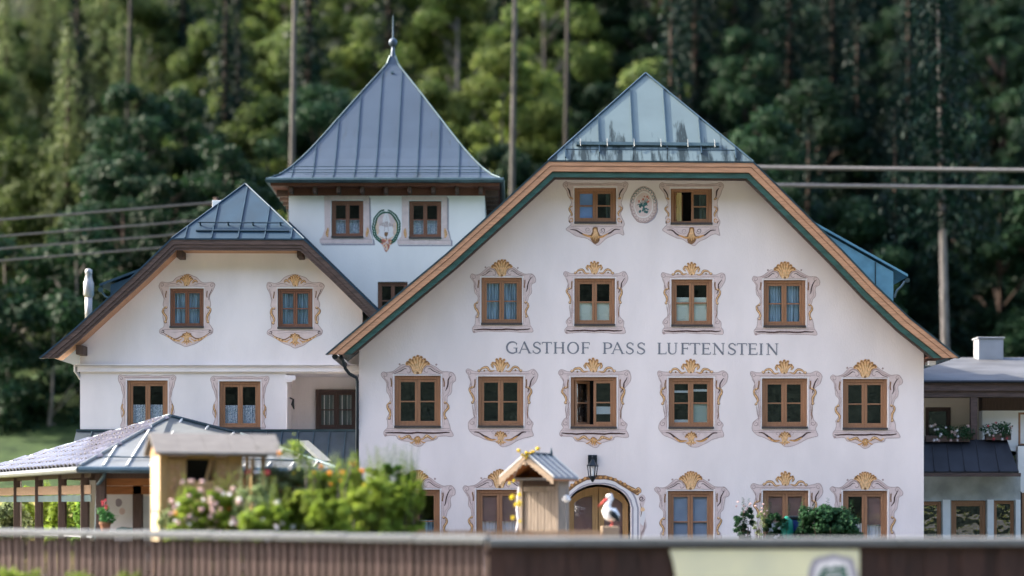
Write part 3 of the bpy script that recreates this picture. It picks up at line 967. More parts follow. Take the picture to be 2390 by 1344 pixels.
# ------------------------------------------------------------------ roofs
def offset_line(pts, d):
    """Polyline in (x, z) shifted by d to its right-hand side (below, when it runs left to right), mitred."""
    out = []
    n = len(pts)
    for i in range(n):
        dirs = []
        if i > 0: dirs.append((Vector(pts[i]) - Vector(pts[i - 1])).normalized())
        if i < n - 1: dirs.append((Vector(pts[i + 1]) - Vector(pts[i])).normalized())
        nr = [Vector((q.y, -q.x)) for q in dirs]
        if len(nr) == 2:
            m = (nr[0] + nr[1]).normalized()
            m = m * (d / max(0.2, m.dot(nr[0])))
        else:
            m = nr[0] * d
        out.append(Vector(pts[i]) + m)
    return out


def level_ends(line, zl, zr):
    """Slide the ends of a polyline along their first and last run to the heights zl and zr (a level cut)."""
    l = [Vector(p) for p in line]
    a, b = l[0], l[1]
    t = (zl - a.y) / (b.y - a.y); l[0] = a + (b - a) * t
    a, b = l[-1], l[-2]
    t = (zr - a.y) / (b.y - a.y); l[-1] = a + (b - a) * t
    return l


def band(name, line, d0, d1, y0, y1, m, parent, cut=None, pieces=None):
    """Boards that follow a gable line between two offsets; one object for each straight run when pieces is given."""
    A, B = offset_line(line, d0), offset_line(line, d1)
    if cut: A, B = level_ends(A, *cut), level_ends(B, *cut)
    runs = pieces or [(0, len(line) - 1)]
    for (i0, i1) in runs:
        mb = MB()
        for i in range(i0, i1):
            a0, a1, b0, b1 = A[i], A[i + 1], B[i], B[i + 1]
            q = [(a0.x, y0, a0.y), (a1.x, y0, a1.y), (b1.x, y0, b1.y), (b0.x, y0, b0.y)]
            q2 = [(p[0], y1, p[2]) for p in q]
            mb.hexa(q, q2)
        mb.build(name, m, parent)


def strip_roof(parent, base_l, base_r, apex, n, m, seam_m, inset=0.0, seam_from=0.0, seam_h=0.035, shift=0.0, sheet='roof_sheet', thick=0.02):
    """Triangular hip of standing-seam sheets: each sheet and each seam is a part of its own."""
    L, Rr, A = Vector(base_l), Vector(base_r), Vector(apex)
    nrm = (Rr - L).cross(A - L).normalized()
    if nrm.y > 0: nrm = -nrm
    u = (Rr - L)
    ta = (A - L).dot(u) / u.length_squared
    def top(t):     # height fraction at base parameter t
        return t / ta if t < ta else (1 - t) / (1 - ta)
    foot = L + u * ta
    up = A - foot
    cuts = [0] + [(i + 0.5 + shift) / n for i in range(n)] + [1]
    for i in range(len(cuts) - 1):
        a, b = cuts[i] + .0012, cuts[i + 1] - .0012
        poly = [L + u * a, L + u * b, L + u * b + up * max(top(b), 0)]
        if a < ta < b: poly.append(A.copy())
        if top(a) > .004: poly.append(L + u * a + up * top(a))
        k = len(poly)
        mb = MB()
        v = [p + nrm * thick for p in poly] + [p - nrm * .03 for p in poly]
        mb.add(v, [tuple(range(k)), tuple(range(2 * k - 1, k - 1, -1))] + [(j, (j + 1) % k, k + (j + 1) % k, k + j) for j in range(k)])
        mb.build(sheet, m, parent)
    for t in cuts[1:-1]:
        p, q = L + u * t + up * top(t) * seam_from, L + u * t + up * top(t) * .985
        if (q - p).length < .08: continue
        ux = u.normalized() * .013
        mb = MB()
        lo, hi = nrm * thick, nrm * (thick + seam_h)
        mb.hexa([p - ux + lo, p + ux + lo, q + ux + lo, q - ux + lo], [p - ux + hi, p + ux + hi, q + ux + hi, q - ux + hi])
        mb.build('seam', seam_m, parent)
    return nrm


# ================================================================== SETTING
def hill_h(x, y):
    """Height of the wooded slope behind the inn and of the opposite side of the valley behind the viewer."""
    h = 0.0
    if y > 38:
        t = y - 38
        h += 0.56 * (math.sqrt(t * t + 36) - 6)
        h += 1.2 * math.sin(x * .11 + y * .07) * min(1, t / 25) + .8 * math.sin(x * .23 - y * .13) * min(1, t / 20)
    if y < -130:
        t = -130 - y
        h += 0.75 * (math.sqrt(t * t + 100) - 10)
    return h


def grid_mesh(name, xs, ys, fz, m, kind, smooth=True):
    v = [(x, y, fz(x, y)) for y in ys for x in xs]
    nx = len(xs)
    f = [(j * nx + i, j * nx + i + 1, (j + 1) * nx + i + 1, (j + 1) * nx + i) for j in range(len(ys) - 1) for i in range(nx - 1)]
    me = bpy.data.meshes.new(name)
    me.from_pydata(v, [], f)
    me.materials.append(m)
    if smooth: me.polygons.foreach_set('use_smooth', [True] * len(f))
    return tag(link(name, me), None, None, None, kind)


M['meadow'] = mat('meadow', (0.085, 0.125, 0.030), rough=0.95, var=0.35, scale=1.3, bump=0.6, bscale=12, col2=(0.16, 0.16, 0.055), spec=0.1)
M['forest_floor'] = mat('forest_floor', (0.014, 0.020, 0.010), rough=0.95, var=0.5, scale=.6, bump=0.8, bscale=3, spec=0.1)
M['far_woods'] = mat('far_woods', (0.004, 0.011, 0.010), rough=0.95, var=0.6, col2=(0.045, 0.062, 0.048), lo=.42, hi=.66, scale=.32, bump=1.0, bscale=.6, spec=0.05)
M['meadow_dry'] = mat('meadow_dry', (0.15, 0.17, 0.04), rough=0.95, var=0.3, scale=1.0, bump=0.6, bscale=10, col2=(0.26, 0.22, 0.08), spec=0.1)
M['bank'] = mat('bank', (0.020, 0.042, 0.014), rough=0.95, var=0.35, scale=1.2, bump=0.8, bscale=9, col2=(0.040, 0.066, 0.022), spec=0.1)
M['asphalt'] = mat('asphalt', (0.14, 0.14, 0.145), rough=0.9, var=0.2, scale=6, bump=0.3, bscale=60)
M['gravel'] = mat('gravel', (0.15, 0.145, 0.135), rough=0.95, var=0.25, scale=14, bump=0.5, bscale=40, spec=0.1)

def mead(x, y):
    s = lambda a, b, v: max(0, min(1, (v - a) / (b - a))) ** 2 * (3 - 2 * max(0, min(1, (v - a) / (b - a))))
    return hill_h(x, y) + .012 + 2.0 * s(5, 21, y) * s(-7, -12, x) * (1 - s(50, 62, y)) + 3.0 * s(25, 40, y) * s(-6, -12, x) * (1 - s(46, 62, y))
grid_mesh('meadow', [-60, -40, -30] + [-26 + i for i in range(20)], [3 + i * 1.5 for i in range(15)] + [25], mead, M['meadow_dry'], 'structure')
grid_mesh('grass_bank', [-70, -50, -40, -34] + [-30 + i for i in range(24)], [25 + i * 1.5 for i in range(26)], mead, M['bank'], 'structure')
ys_g = [-900, -600, -400, -320] + [-300 + 10 * i for i in range(18)] + [-120, -60, -30, 0, 10, 16, 19]
grid_mesh('ground', [-900, -500, -300, -200, -120] + [-100 + 10 * i for i in range(21)] + [120, 200, 300, 500, 900], ys_g, hill_h, M['meadow'], 'structure')
grid_mesh('opposite_hillside', [-900, -500, -300] + [-200 + 25 * i for i in range(17)] + [300, 500, 900], [-900, -600, -400] + [-300 + 10 * i for i in range(18)], lambda x, y: hill_h(x, y) + .02, M['far_woods'], 'structure')
grid_mesh('road', [-300, -60, -20, 20, 60, 300], [-62, -50, -38, -27], lambda x, y: .008, M['asphalt'], 'structure')
grid_mesh('hillside', [-400, -250, -160] + [-120 + 4 * i for i in range(61)] + [160, 250, 400], [19 + 3 * i for i in range(40)] + [140, 160, 190, 230], lambda x, y: hill_h(x, y) + .002, M['forest_floor'], 'structure')
grid_mesh('forecourt', [-18, -9, -3, 3, 9, 15, 24, 40], [-22.5, -12, -6, -.02], lambda x, y: .006, M['gravel'], 'structure')

# ================================================================== THE INN (right-hand gabled house)
inn = empty('inn', (ax(1500), 3, 0), 'large pale inn with half-hipped gable, painted window surrounds and serif lettering on its front', 'building')
YR = -0.72                                     # plane of the bargeboards
roof_px = [(779, 813), (880.5, 727.6), (1041, 594), (1162, 484.5), (1280, 376), (1758, 379), (1812, 432), (1880.7, 500.6), (1969, 589), (2041, 665), (2122, 742), (2230, 828)]
rl = [(ax(p[0], YR), az(p[1], YR)) for p in roof_px]
cutz = (az(827, YR), az(835, YR))

# wall with its openings
wins = [
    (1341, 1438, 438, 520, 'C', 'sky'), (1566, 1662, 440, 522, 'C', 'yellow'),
    (1124, 1218, 648, 756, 'A_bar', 'blue'), (1341, 1435, 649.5, 758.5, 'B_bar', 'blind_low'), (1567.5, 1662.5, 652, 760, 'B_bar', 'blind_mid'), (1782.6, 1880, 653.7, 762, 'A_bar', 'blue'),
    (921, 1028, 877, 996, 'A_gar', 'dark'), (1116, 1221, 878.6, 995.7, 'B_apron', 'dark'), (1332.5, 1438.8, 880, 998, 'B_gar', 'ajar'), (1561, 1665, 882, 998.5, 'B_apron', 'blinds'), (1778.8, 1884, 883, 998, 'B_apron', 'dark'), (1967.6, 2071, 884.5, 1000.7, 'A_gar', 'dark'),
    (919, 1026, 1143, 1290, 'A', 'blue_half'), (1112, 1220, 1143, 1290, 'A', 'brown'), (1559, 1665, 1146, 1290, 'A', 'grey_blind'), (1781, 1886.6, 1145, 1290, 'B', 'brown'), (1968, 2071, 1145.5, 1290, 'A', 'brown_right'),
]
E = 0.5
holes = [rect(a - E, b + E, c - E, d + E, 0) for (a, b, c, d, k, l) in wins]
arch = [(ax(1323), .02), (ax(1473), .02), (ax(1473), az(1186))]
arch += [(ax(1398 + 75 * math.cos(R(t))), az(1186 - 56 * math.sin(R(t)))) for t in range(12, 180, 12)] + [(ax(1323), az(1186))]
under = offset_line(rl, 0.17)
xl, xr = ax(838), ax(2156)
def on_line(line, x):
    for a, b in zip(line, line[1:]):
        if a[0] <= x <= b[0]: return a[1] + (b[1] - a[1]) * (x - a[0]) / (b[0] - a[0])
    return line[0][1] if x < line[0][0] else line[-1][1]
outline = [(xl, 0), (xr, 0), (xr, on_line(under, xr))] + [tuple(p) for p in reversed(under) if xl < p[0] < xr] + [(xl, on_line(under, xl))]
# the door arch reaches the ground: it is a notch in the outline's foot
foot = [(ax(1323), 0)] + [(ax(1323), az(1186))] + [p for p in reversed(arch[3:-1])] + [(ax(1473), az(1186))] + [(ax(1473), 0)]
outline = [(xl, 0)] + foot + outline[1:]
wall_with_holes('wall', outline, holes, 0.0, 0.40, M['plaster'], inn)
mb = MB()
mb.box(xl, xl + .35, .402, 13.6, 0, on_line(under, xl) - .02); mb.box(xr - .35, xr, .402, 13.6, 0, on_line(under, xr) - .02)
mb.build('side_wall', M['plaster'], inn)
mb = MB(); mb.prism([(xl + .36, 0), (xr - .36, 0), (xr - .36, on_line(under, xr) - .1)] + [tuple(p) for p in reversed(under) if xl < p[0] < xr] + [(xl + .36, on_line(under, xl) - .1)], 13.2, 13.6)
mb.build('rear_wall', M['plaster'], inn)

labels = {('C', 'sky'): 'attic window with a painted blue sky reflection in its left half', ('C', 'yellow'): 'attic window standing open with a yellow curtain', ('B_gar', 'ajar'): 'window with its left casement standing ajar'}
for (a, b, c, d, k, l) in wins:
    ground = c > 1100
    wn = window(inn, a, b, c, d, 0, l, 'frame', muntin=(0 if l in ('brown', 'brown_right') else 0.5), glass='glass' if l in ('blue', 'blind_low', 'blind_mid', 'brown', 'grey_blind', 'sky', 'yellow', 'blue_half', 'brown_right') else 'glass_dark', label=labels.get((k, l)))
    if k == 'C': surround_attic(wn, a, b, c, d, 0)
    else: surround(wn, a, b, c, d, 0, k, tall=ground)

# bargeboards: metal edge, light boards with a groove, green board, brown shadow board
runs = [(0, 4), (4, 5), (5, 11)]
band('roof_edge', rl, -0.02, 0.022, YR - .05, YR + .2, M['metal_seam'], inn, cutz)
band('bargeboard', rl, 0.022, 0.125, YR - .035, YR + .02, M['wood_light'], inn, cutz, runs)
band('bargeboard', rl, 0.137, 0.265, YR - .02, YR + .02, M['wood_light'], inn, cutz, runs)
band('bargeboard_backing', rl, 0.03, 0.27, YR + .021, YR + .06, M['wood_dark'], inn, cutz)
band('green_board', rl, 0.283, 0.405, YR + .03, YR + .09, M['wood_green'], inn, cutz, runs)
band('soffit', rl, 0.19, 0.235, YR + .095, -.003, M['wood_brown'], inn, cutz)
band('verge_board', rl, 0.30, 0.455, YR + .10, YR + .15, M['wood_dark'], inn, cutz)
# roof slabs, left and right of the ridge
apex = at(1507, 175, 1.2)
mb = MB()
top = offset_line(rl, 0.0); bot = offset_line(rl, 0.16)
for side in ((0, 4), (5, 11)):
    for i in range(*side):
        q = [(top[i].x, YR + .16, top[i].y), (top[i + 1].x, YR + .16, top[i + 1].y), (bot[i + 1].x, YR + .16, bot[i + 1].y), (bot[i].x, YR + .16, bot[i].y)]
        mb.hexa(q, [(p[0], 14.2, p[2]) for p in q])
hl, hr = Vector((rl[4][0], YR, rl[4][1])), Vector((rl[5][0], YR, rl[5][1]))
for s, h in ((0, hl), (1, hr)):
    b1 = Vector((h.x, 14.2, h.z)); r1 = Vector((apex.x, 14.2, apex.z))
    dn = Vector((0, 0, -.16))
    q = [h, b1, r1, apex]
    mb.hexa(q, [p + dn for p in q])
roof = mb.build('roof', M['metal_main'], inn)
strip_roof(roof, hl + Vector((0, 0, .01)), hr + Vector((0, 0, .01)), apex + Vector((0, 0, .01)), 6, M['metal_main'], M['metal_seam'], seam_from=0.16, seam_h=.045)
# snow guard board across the hip, and the lap joint below it
def hip_pt(px, py):
    """Point on the inn's hip that shows at (px, py)."""
    n = (hr - hl).cross(apex - hl).normalized()
    o = Vector((0, -DIST, EYE)); d = at(px, py, 0) - o
    return o + d * ((hl - o).dot(n) / d.dot(n))
g0, g1 = hip_pt(1345, 343), hip_pt(1678, 346)
mb = MB(); nn = Vector((0, -.75, .6))
mb.hexa([g0 + nn * .03, g1 + nn * .03, g1 + nn * .03 + Vector((0, .05, .09)), g0 + nn * .03 + Vector((0, .05, .09))], [g0 + nn * .09, g1 + nn * .09, g1 + nn * .09 + Vector((0, .05, .09)), g0 + nn * .09 + Vector((0, .05, .09))])
mb.build('snow_guard', M['gutter'], roof)
for i in range(6):
    p = g0.lerp(g1, .03 + .94 * i / 5)
    mb = MB(); mb.sweep([p + nn * .11 + Vector((0, -.03, -.06)), p + nn * .11 + Vector((0, .03, .08)), p + nn * .05 + Vector((0, .14, .22))], [.014, .012, .01], 6)
    mb.build('snow_guard_bracket', M['metal_pale'], roof)
l0, l1 = hip_pt(1318, 350), hip_pt(1714, 352)
mb = MB(); mb.sweep([l0 + nn * .03, l1 + nn * .03], .012, 6); mb.build('lap_joint', M['metal_seam'], roof)
mb = MB()
mb.sweep([hl + nn * .03, apex + Vector((0, -.02, .05))], .028, 6); mb.sweep([hr + nn * .03, apex + Vector((0, -.02, .05))], .028, 6)
mb.build('hip_cap', M['metal_seam'], roof)
# gutter along the left eave and its black downpipe
mb = MB(); mb.sweep([(rl[0][0] + .02, YR + .05, cutz[0] - .05), (rl[0][0] + .02, 14, cutz[0] - .05)], .075, 8); mb.build('gutter', M['black_iron'], inn)
mb = MB(); mb.sweep([at(795, 829, -.55), at(801, 843, -.5), at(806, 860, -.4), at(815, 872, -.3), at(832, 881, -.12), at(834, 890, -.1), at(833, 1100, .1), at(833, 1300, .1)], .045, 8)
mb.build('downpipe', M['black_iron'], inn, smooth=True)
mb = MB(); mb.box(ax(2158), ax(2222), YR + .2, 13, az(838), az(834)); mb.build('eave_soffit', M['wood_soffit'], inn)
mb = MB(); mb.box(ax(2166), ax(2182), -.1, .3, az(852), az(843)); mb.build('eave_spotlight', M['white_paint'], inn)
# dormer on the right-hand slope
YD = 3.6
dp = [at(1900, 530, YD), at(1940, 552, YD), at(2085, 634, YD), at(2085, 790, YD), at(1900, 790, YD)]
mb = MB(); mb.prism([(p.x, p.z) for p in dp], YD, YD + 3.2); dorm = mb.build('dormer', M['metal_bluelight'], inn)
mb = MB(); a, b = at(1896, 522, YD), at(2118, 646, YD)
mb.hexa([(a.x, YD - .06, a.z), (b.x, YD - .06, b.z), (b.x, YD - .06, b.z + .07), (a.x, YD - .06, a.z + .07)], [(a.x, YD + 3.4, a.z), (b.x, YD + 3.4, b.z), (b.x, YD + 3.4, b.z + .07), (a.x, YD + 3.4, a.z + .07)])
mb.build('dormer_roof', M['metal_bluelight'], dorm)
mb = MB(); mb.sweep([at(2118, 654, YD - .1), at(2118, 654, YD + 3)], .07, 8); mb.sweep([at(2112, 656, YD), at(2104, 668, YD), at(2093, 678, YD), at(2088, 694, YD)], .035, 6)
mb.build('dormer_gutter', M['metal_seam'], dorm)
mb = MB(); mb.box(at(2042, 0, YD).x, at(2042, 0, YD).x + .025, YD - .03, YD, az(760, YD), az(612, YD)); mb.build('seam', M['metal_seam'], dorm)

# lettering: serif capitals built from strokes
LET = MB()
lettering = bpy.data.objects.new('painted_lettering', None); COL.objects.link(lettering); lettering.parent = inn
def letter_stroke(px, py, w, h, pts, th, idx):
    q = [(px + p[0] * w, py - p[1] * h) for p in pts]
    n = len(q); Lp, Rp = [], []
    for i in range(n):
        a, b = q[max(i - 1, 0)], q[min(i + 1, n - 1)]
        dx, dy = b[0] - a[0], b[1] - a[1]; l = math.hypot(dx, dy) or 1
        ww = (th[i] if hasattr(th, '__len__') else th) * .5
        Lp.append((q[i][0] - dy / l * ww, q[i][1] + dx / l * ww)); Rp.append((q[i][0] + dy / l * ww, q[i][1] - dx / l * ww))
    y = -.0045 - .0002 * idx
    v = [(ax(p[0]), y, az(p[1])) for p in Lp + Rp]
    LET.add(v, [(i, i + 1, n + i + 1, n + i) for i in range(n - 1)])

def arc(cx, cy, rx, ry, a0, a1, n=16):
    return [(cx + rx * math.cos(R(a0 + (a1 - a0) * i / n)), cy + ry * math.sin(R(a0 + (a1 - a0) * i / n))) for i in range(n + 1)]

TH, TN = 4.1, 2.0
def glyph(c):
    """Strokes (points in a unit box, width) of a capital letter."""
    serif = lambda x, y, l=.16: ([(x - l, y), (x + l, y)], 1.5)
    if c == 'G':
        a = arc(.56, .5, .53, .49, 42, 325, 22)
        th = [TN + (TH - TN) * max(0, math.sin(math.pi * min(1, i / 21))) ** .7 for i in range(23)]
        return [(a, th), ([(.93, .06), (.93, .46)], TH * .85), serif(.86, .46, .2), ([(.955, .70), (.955, .92)], 1.6)]
    if c == 'A': return [([(.06, .0), (.46, 1.0)], TN), ([(.44, 1.02), (.90, 0)], TH), ([(.22, .36), (.74, .36)], 1.7), serif(.06, .03, .12), serif(.92, .03, .13)]
    if c == 'S':
        p = smooth2([(.88, .80), (.66, .965), (.36, .95), (.16, .78), (.26, .60), (.52, .50), (.80, .38), (.88, .2), (.62, .03), (.30, .04), (.08, .20)], False, 4)
        n = len(p); th = [TN + (TH - TN) * math.exp(-((i / (n - 1) - .5) / .26) ** 2) for i in range(n)]
        return [(p, th), ([(.885, .74), (.885, .95)], 1.5), ([(.08, .05), (.08, .28)], 1.5)]
    if c == 'T': return [([(.5, .0), (.5, .97)], TH), ([(.03, .965), (.97, .965)], TN), ([(.03, .8), (.045, .99)], 1.6), ([(.97, .8), (.955, .99)], 1.6), serif(.5, .03, .19)]
    if c == 'H': return [([(.17, 0), (.17, 1)], TH), ([(.83, 0), (.83, 1)], TH), ([(.17, .5), (.83, .5)], TN), serif(.17, .03), serif(.17, .97), serif(.83, .03), serif(.83, .97)]
    if c == 'O':
        a = arc(.5, .5, .46, .485, 0, 360, 28)
        return [(a, [TN + (TH - TN) * abs(math.cos(2 * math.pi * i / 28)) for i in range(29)])]
    if c == 'F': return [([(.2, 0), (.2, 1)], TH), ([(.2, .965), (.95, .965)], TN), ([(.2, .52), (.78, .52)], TN), ([(.95, .78), (.93, .99)], 1.6), ([(.78, .42), (.78, .62)], 1.5), serif(.2, .03, .2), serif(.1, .97, .1)]
    if c == 'P':
        a = [(.22, .96)] + arc(.5, .715, .42, .25, 90, -90, 14) + [(.22, .465)]
        return [([(.22, 0), (.22, 1)], TH), (a, [TN] * 4 + [3.0, 3.6, TH, TH, TH, TH, TH, 3.6, 3.0, TN, TN, TN, TN]), serif(.22, .03, .2), serif(.12, .97, .1)]
    if c == 'L': return [([(.22, 0), (.22, 1)], TH), ([(.22, .035), (.96, .035)], TN), ([(.96, .0), (.99, .22)], 1.6), serif(.22, .97, .2), serif(.12, .03, .1)]
    if c == 'U':
        a = [(.18, 1)] + [(.18, .4)] + arc(.5, .33, .32, .31, 185, 355, 12) + [(.82, .4), (.82, 1)]
        return [(a, [TH, TH, TH, TH, 3.8, 3.3, 2.8, 2.4, 2.2, 2.1, TN, TN, TN, TN, TN, TN, TN]), serif(.18, .97, .17), serif(.82, .97, .16)]
    if c == 'E': return [([(.2, 0), (.2, 1)], TH), ([(.2, .965), (.90, .965)], TN), ([(.2, .52), (.76, .52)], TN), ([(.2, .035), (.95, .035)], TN), ([(.9, .80), (.88, .99)], 1.6), ([(.76, .42), (.76, .62)], 1.5), ([(.95, .0), (.98, .22)], 1.6), serif(.1, .97, .1), serif(.1, .03, .1)]
    if c == 'N': return [([(.16, 0), (.16, 1)], TN), ([(.13, 1.0), (.86, .0)], TH), ([(.85, .0), (.85, 1)], TN), serif(.16, .03, .14), serif(.1, .97, .11), serif(.85, .97, .14)]
    return [([(.5, 0), (.5, 1)], TH), serif(.5, .03, .4), serif(.5, .97, .4)]

spots = [('G', 78, 165), ('A', 178, 278), ('S', 290, 362), ('T', 368, 450), ('H', 463, 557), ('O', 578, 670), ('F', 692, 762), ('P', 866, 944), ('A', 941, 1041), ('S', 1056, 1124), ('S', 1146, 1217), ('L', 1315, 1389), ('U', 1393, 1484), ('F', 1508, 1578), ('T', 1582, 1667), ('E', 1678, 1752), ('N', 1768, 1870), ('S', 1892, 1962), ('T', 1967, 2050), ('E', 2060, 2136), ('I', 2149, 2184), ('N', 2208, 2309)]
idx = 0
for c, a, b in spots:
    bx, w = 1160 + a / 3.515, (b - a) / 3.515
    base = 824.4 + (a - 78) / 2230 * 4.0
    LET = MB()
    for pts, th in glyph(c):
        letter_stroke(bx, base, w, 26.8, pts, th, idx % 12); idx += 1
    LET.build('letter', M['letter'], lettering)

# oval medallion between the attic windows
P = Paint(1502, 478, 0)
oval = lambda rx, ry, n=36: [(rx * math.cos(i * 2 * math.pi / n), ry * math.sin(i * 2 * math.pi / n)) for i in range(n)]
P.fill(oval(32, 43), 'paint_line', 0, raw=True)
P.fill(oval(30, 41), 'paint_lilac', 1, raw=True)
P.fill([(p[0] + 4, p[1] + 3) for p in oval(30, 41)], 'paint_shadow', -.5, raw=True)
for i in range(26):
    a = i * 2 * math.pi / 26
    P.dot((26.5 * math.cos(a), 36.5 * math.sin(a)), 4.2, 'paint_line' if i < 14 else 'paint_teal', 2, n=10)
    P.dot((26.5 * math.cos(a) * .98, 36.5 * math.sin(a) * .98), 3.2, 'paint_lilac', 3, n=10)
P.fill(oval(22.5, 31), 'paint_pale', 4, raw=True)
P.fill(oval(20.5, 28.5), 'paint_lilac', 5, raw=True)
rr = random.Random(3)
for k in range(16):
    a = rr.uniform(-1.4, 1.4); l = rr.uniform(6, 22)
    P.stroke([(0, 6), (math.sin(a) * l * .5, 6 - l * .4), (math.sin(a) * l * .8, 4 - math.cos(a) * l)], 2.4, 'paint_teal', 6)
for k in range(14): P.dot((rr.uniform(-10, 10), rr.uniform(-2, 18)), rr.uniform(1.6, 3.4), 'paint_teal', 7)
for k in range(9): P.dot((rr.uniform(-12, 12), rr.uniform(-19, -6)), rr.uniform(1.6, 3.2), 'paint_rose', 8)
P.build('painted_medallion', inn)

# arched entrance: recess lining, door leaves, painted arch
YDO = .42
mb = MB(); pts = [(p[0], p[1]) for p in foot]
door = mb.plate([(ax(1326), 0), (ax(1470), 0), (ax(1470), az(1188)), (ax(1470) - .3, az(1150)), (ax(1398), az(1134)), (ax(1326) + .3, az(1150)), (ax(1326), az(1188))], .46).build('door_backing', M['door_wood'], inn)
def arch_top(px):
    t = max(-1, min(1, (px - 1398) / 72.5)); return 1188 - 53 * math.sqrt(max(0, 1 - t * t))
for k, (a, b) in enumerate(((1328, 1397), (1399, 1468))):
    outer = [(ax(a), .01), (ax(b), .01)] + [(ax(b + (a - b) * i / 8), az(arch_top(b + (a - b) * i / 8) + 1)) for i in range(9)]
    c, d = a + 13, b - 13
    inner = [(ax(c), az(1300)), (ax(d), az(1300))] + [(ax(d + (c - d) * i / 8), az(arch_top(d + (c - d) * i / 8) + 19)) for i in range(9)]
    leaf_door = wall_with_holes('door_leaf', outer, [inner], .36, .06, M['door_wood'], inn)
    mb = MB(); mb.prism(inner, .385, .392); mb.build('pane', M['glass'], leaf_door)
    mb = MB(); slat_blind(ax(c), ax(d), az(1300), az(1160), .43, mb, .06); mb.build('blind', M['blind_and_reflection_brown'], leaf_door)
P = Paint(1398, 1186, 0)
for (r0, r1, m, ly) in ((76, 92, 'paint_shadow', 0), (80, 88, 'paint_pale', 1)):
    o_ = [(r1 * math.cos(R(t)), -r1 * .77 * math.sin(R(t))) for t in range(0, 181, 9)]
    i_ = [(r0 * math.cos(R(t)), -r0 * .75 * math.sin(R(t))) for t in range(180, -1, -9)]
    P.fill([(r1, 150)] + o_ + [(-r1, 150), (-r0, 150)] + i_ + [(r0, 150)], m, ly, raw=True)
P.fill([(-84, -32), (-60, -58), (-30, -72), (0, -78), (30, -72), (62, -58), (86, -44), (92, -40), (92, -30), (80, -34), (60, -48), (30, -64), (0, -68), (-30, -64), (-60, -48), (-80, -30)], 'paint_bronze', 2)
for k in range(15):
    t = R(140 - k * 7.5)
    P.dot((94 * math.cos(t), -69 * math.sin(t) - 4), 3.6, 'paint_gold', 4)
P.gold([(70, -50), (84, -42), (92, -46), (95, -38), (86, -32)], 4)
P.gold([(-70, -50), (-84, -42), (-92, -46), (-95, -38), (-86, -32)], 4)
P.fill([(93, -25), (101, -32), (109, -26), (107, -12), (104, 0), (108, 20), (112, 38), (104, 60), (99, 82), (95, 60), (97, 30), (94, 10), (97, -8)], 'paint_lilac', 0)
scroll(P, 100, -22, 6.5, 1.4, 0, 1, 2.4, 'paint_dark', 2)
P.stroke([(97, -12), (99, 8), (97, 20)], 2, 'paint_bronze', 2)
P.stroke([(108, 32), (104, 50), (98, 62), (99, 84)], 4.5, 'paint_line', 2)
P.dot((101, 3), 5, 'paint_gold_pale', 2); P.fill([(97, 8), (106, 8), (108, 24), (104, 40), (98, 36), (96, 20)], 'paint_pale', 1)
P.build('painted_arch', inn)

# wall lantern over the entrance
lan = empty('wall_lantern', at(1383, 1090, -.2), 'black iron lantern with clear panes on the white wall above the arched door', 'lantern')
def lz(py): return az(py, -.28)
lx = ax(1383, -.28); ly = -.28
mb = MB(); mb.box(lx - .11, lx + .13, -.05, -.003, lz(1086), lz(1061)); mb.sweep([(lx, -.05, lz(1067)), (lx, -.16, lz(1064)), (lx, ly, lz(1068)), (lx, ly, lz(1076))], .02, 6); mb.build('bracket', M['black_iron'], lan, bevel=.01)
mb = MB(); mb.lathe((lx, ly, 0), [(.035, lz(1072)), (.09, lz(1080)), (.15, lz(1086)), (.155, lz(1088)), (.02, lz(1088.2))], 6); mb.build('cap', M['black_iron'], lan)
mb = MB()
for k in range(6):
    a = k * math.pi / 3
    mb.sweep([(lx + .135 * math.cos(a), ly + .135 * math.sin(a), lz(1088)), (lx + .10 * math.cos(a), ly + .10 * math.sin(a), lz(1111))], .012, 4)
mb.build('cage', M['black_iron'], lan)
mb = MB(); mb.lathe((lx, ly, 0), [(.095, lz(1111)), (.128, lz(1088.5))], 6); mb.build('pane', M['glass'], lan)
mb = MB(); mb.lathe((lx, ly, 0), [(.02, lz(1125)), (.05, lz(1120)), (.115, lz(1113)), (.115, lz(1111))], 6); mb.build('finial', M['black_iron'], lan)
mb = MB(); mb.lathe((lx, ly, 0), [(.02, lz(1111)), (.035, lz(1104)), (.03, lz(1094)), (.012, lz(1091))], 8); mb.build('bulb', M['white_paint'], lan)

# ================================================================== THE LEFT HOUSE
YL = 2.0
lh = empty('gabled_house', (ax(520, YL), YL + 3, 0), 'smaller white house with dark bargeboards and blue half-hipped roof beside the inn', 'building')
YLR = YL - .65
lpx = [(111, 822), (170, 773), (242, 707), (318, 638), (401, 558), (710, 559), (790, 634), (881, 724), (960, 800)]
ll = [(ax(p[0], YLR), az(p[1], YLR)) for p in lpx]
lcut = (az(836, YLR), az(812, YLR))
lun = offset_line(ll, .26)
xa, xb = ax(187, YL), ax(846, YL)
zb = az(1006, YL)
lo = [(xa, 0), (xb, 0), (xb, on_line(lun, xb))] + [tuple(p) for p in reversed(lun) if xa < p[0] < xb] + [(xa, on_line(lun, xa))]
lw = [(396.7, 475, 673, 763.5, 'blue'), (648.5, 729, 673.5, 765.5, 'blue'), (296.6, 391, 888, 999, 'lace_half'), (512, 607.5, 890, 999.5, 'lace_half')]
lhol = [rect(a - E, b + E, c - E, d + E, YL) for (a, b, c, d, l) in lw]
logg = rect(668, 838, 872, 1006, YL)
wall_with_holes('wall', lo, lhol + [logg], YL, .35, M['plaster_white'], lh)
mb = MB(); mb.box(xa, xa + .3, YL + .352, YL + 11, 0, on_line(lun, xa) - .03); mb.build('side_wall', M['plaster_white'], lh)
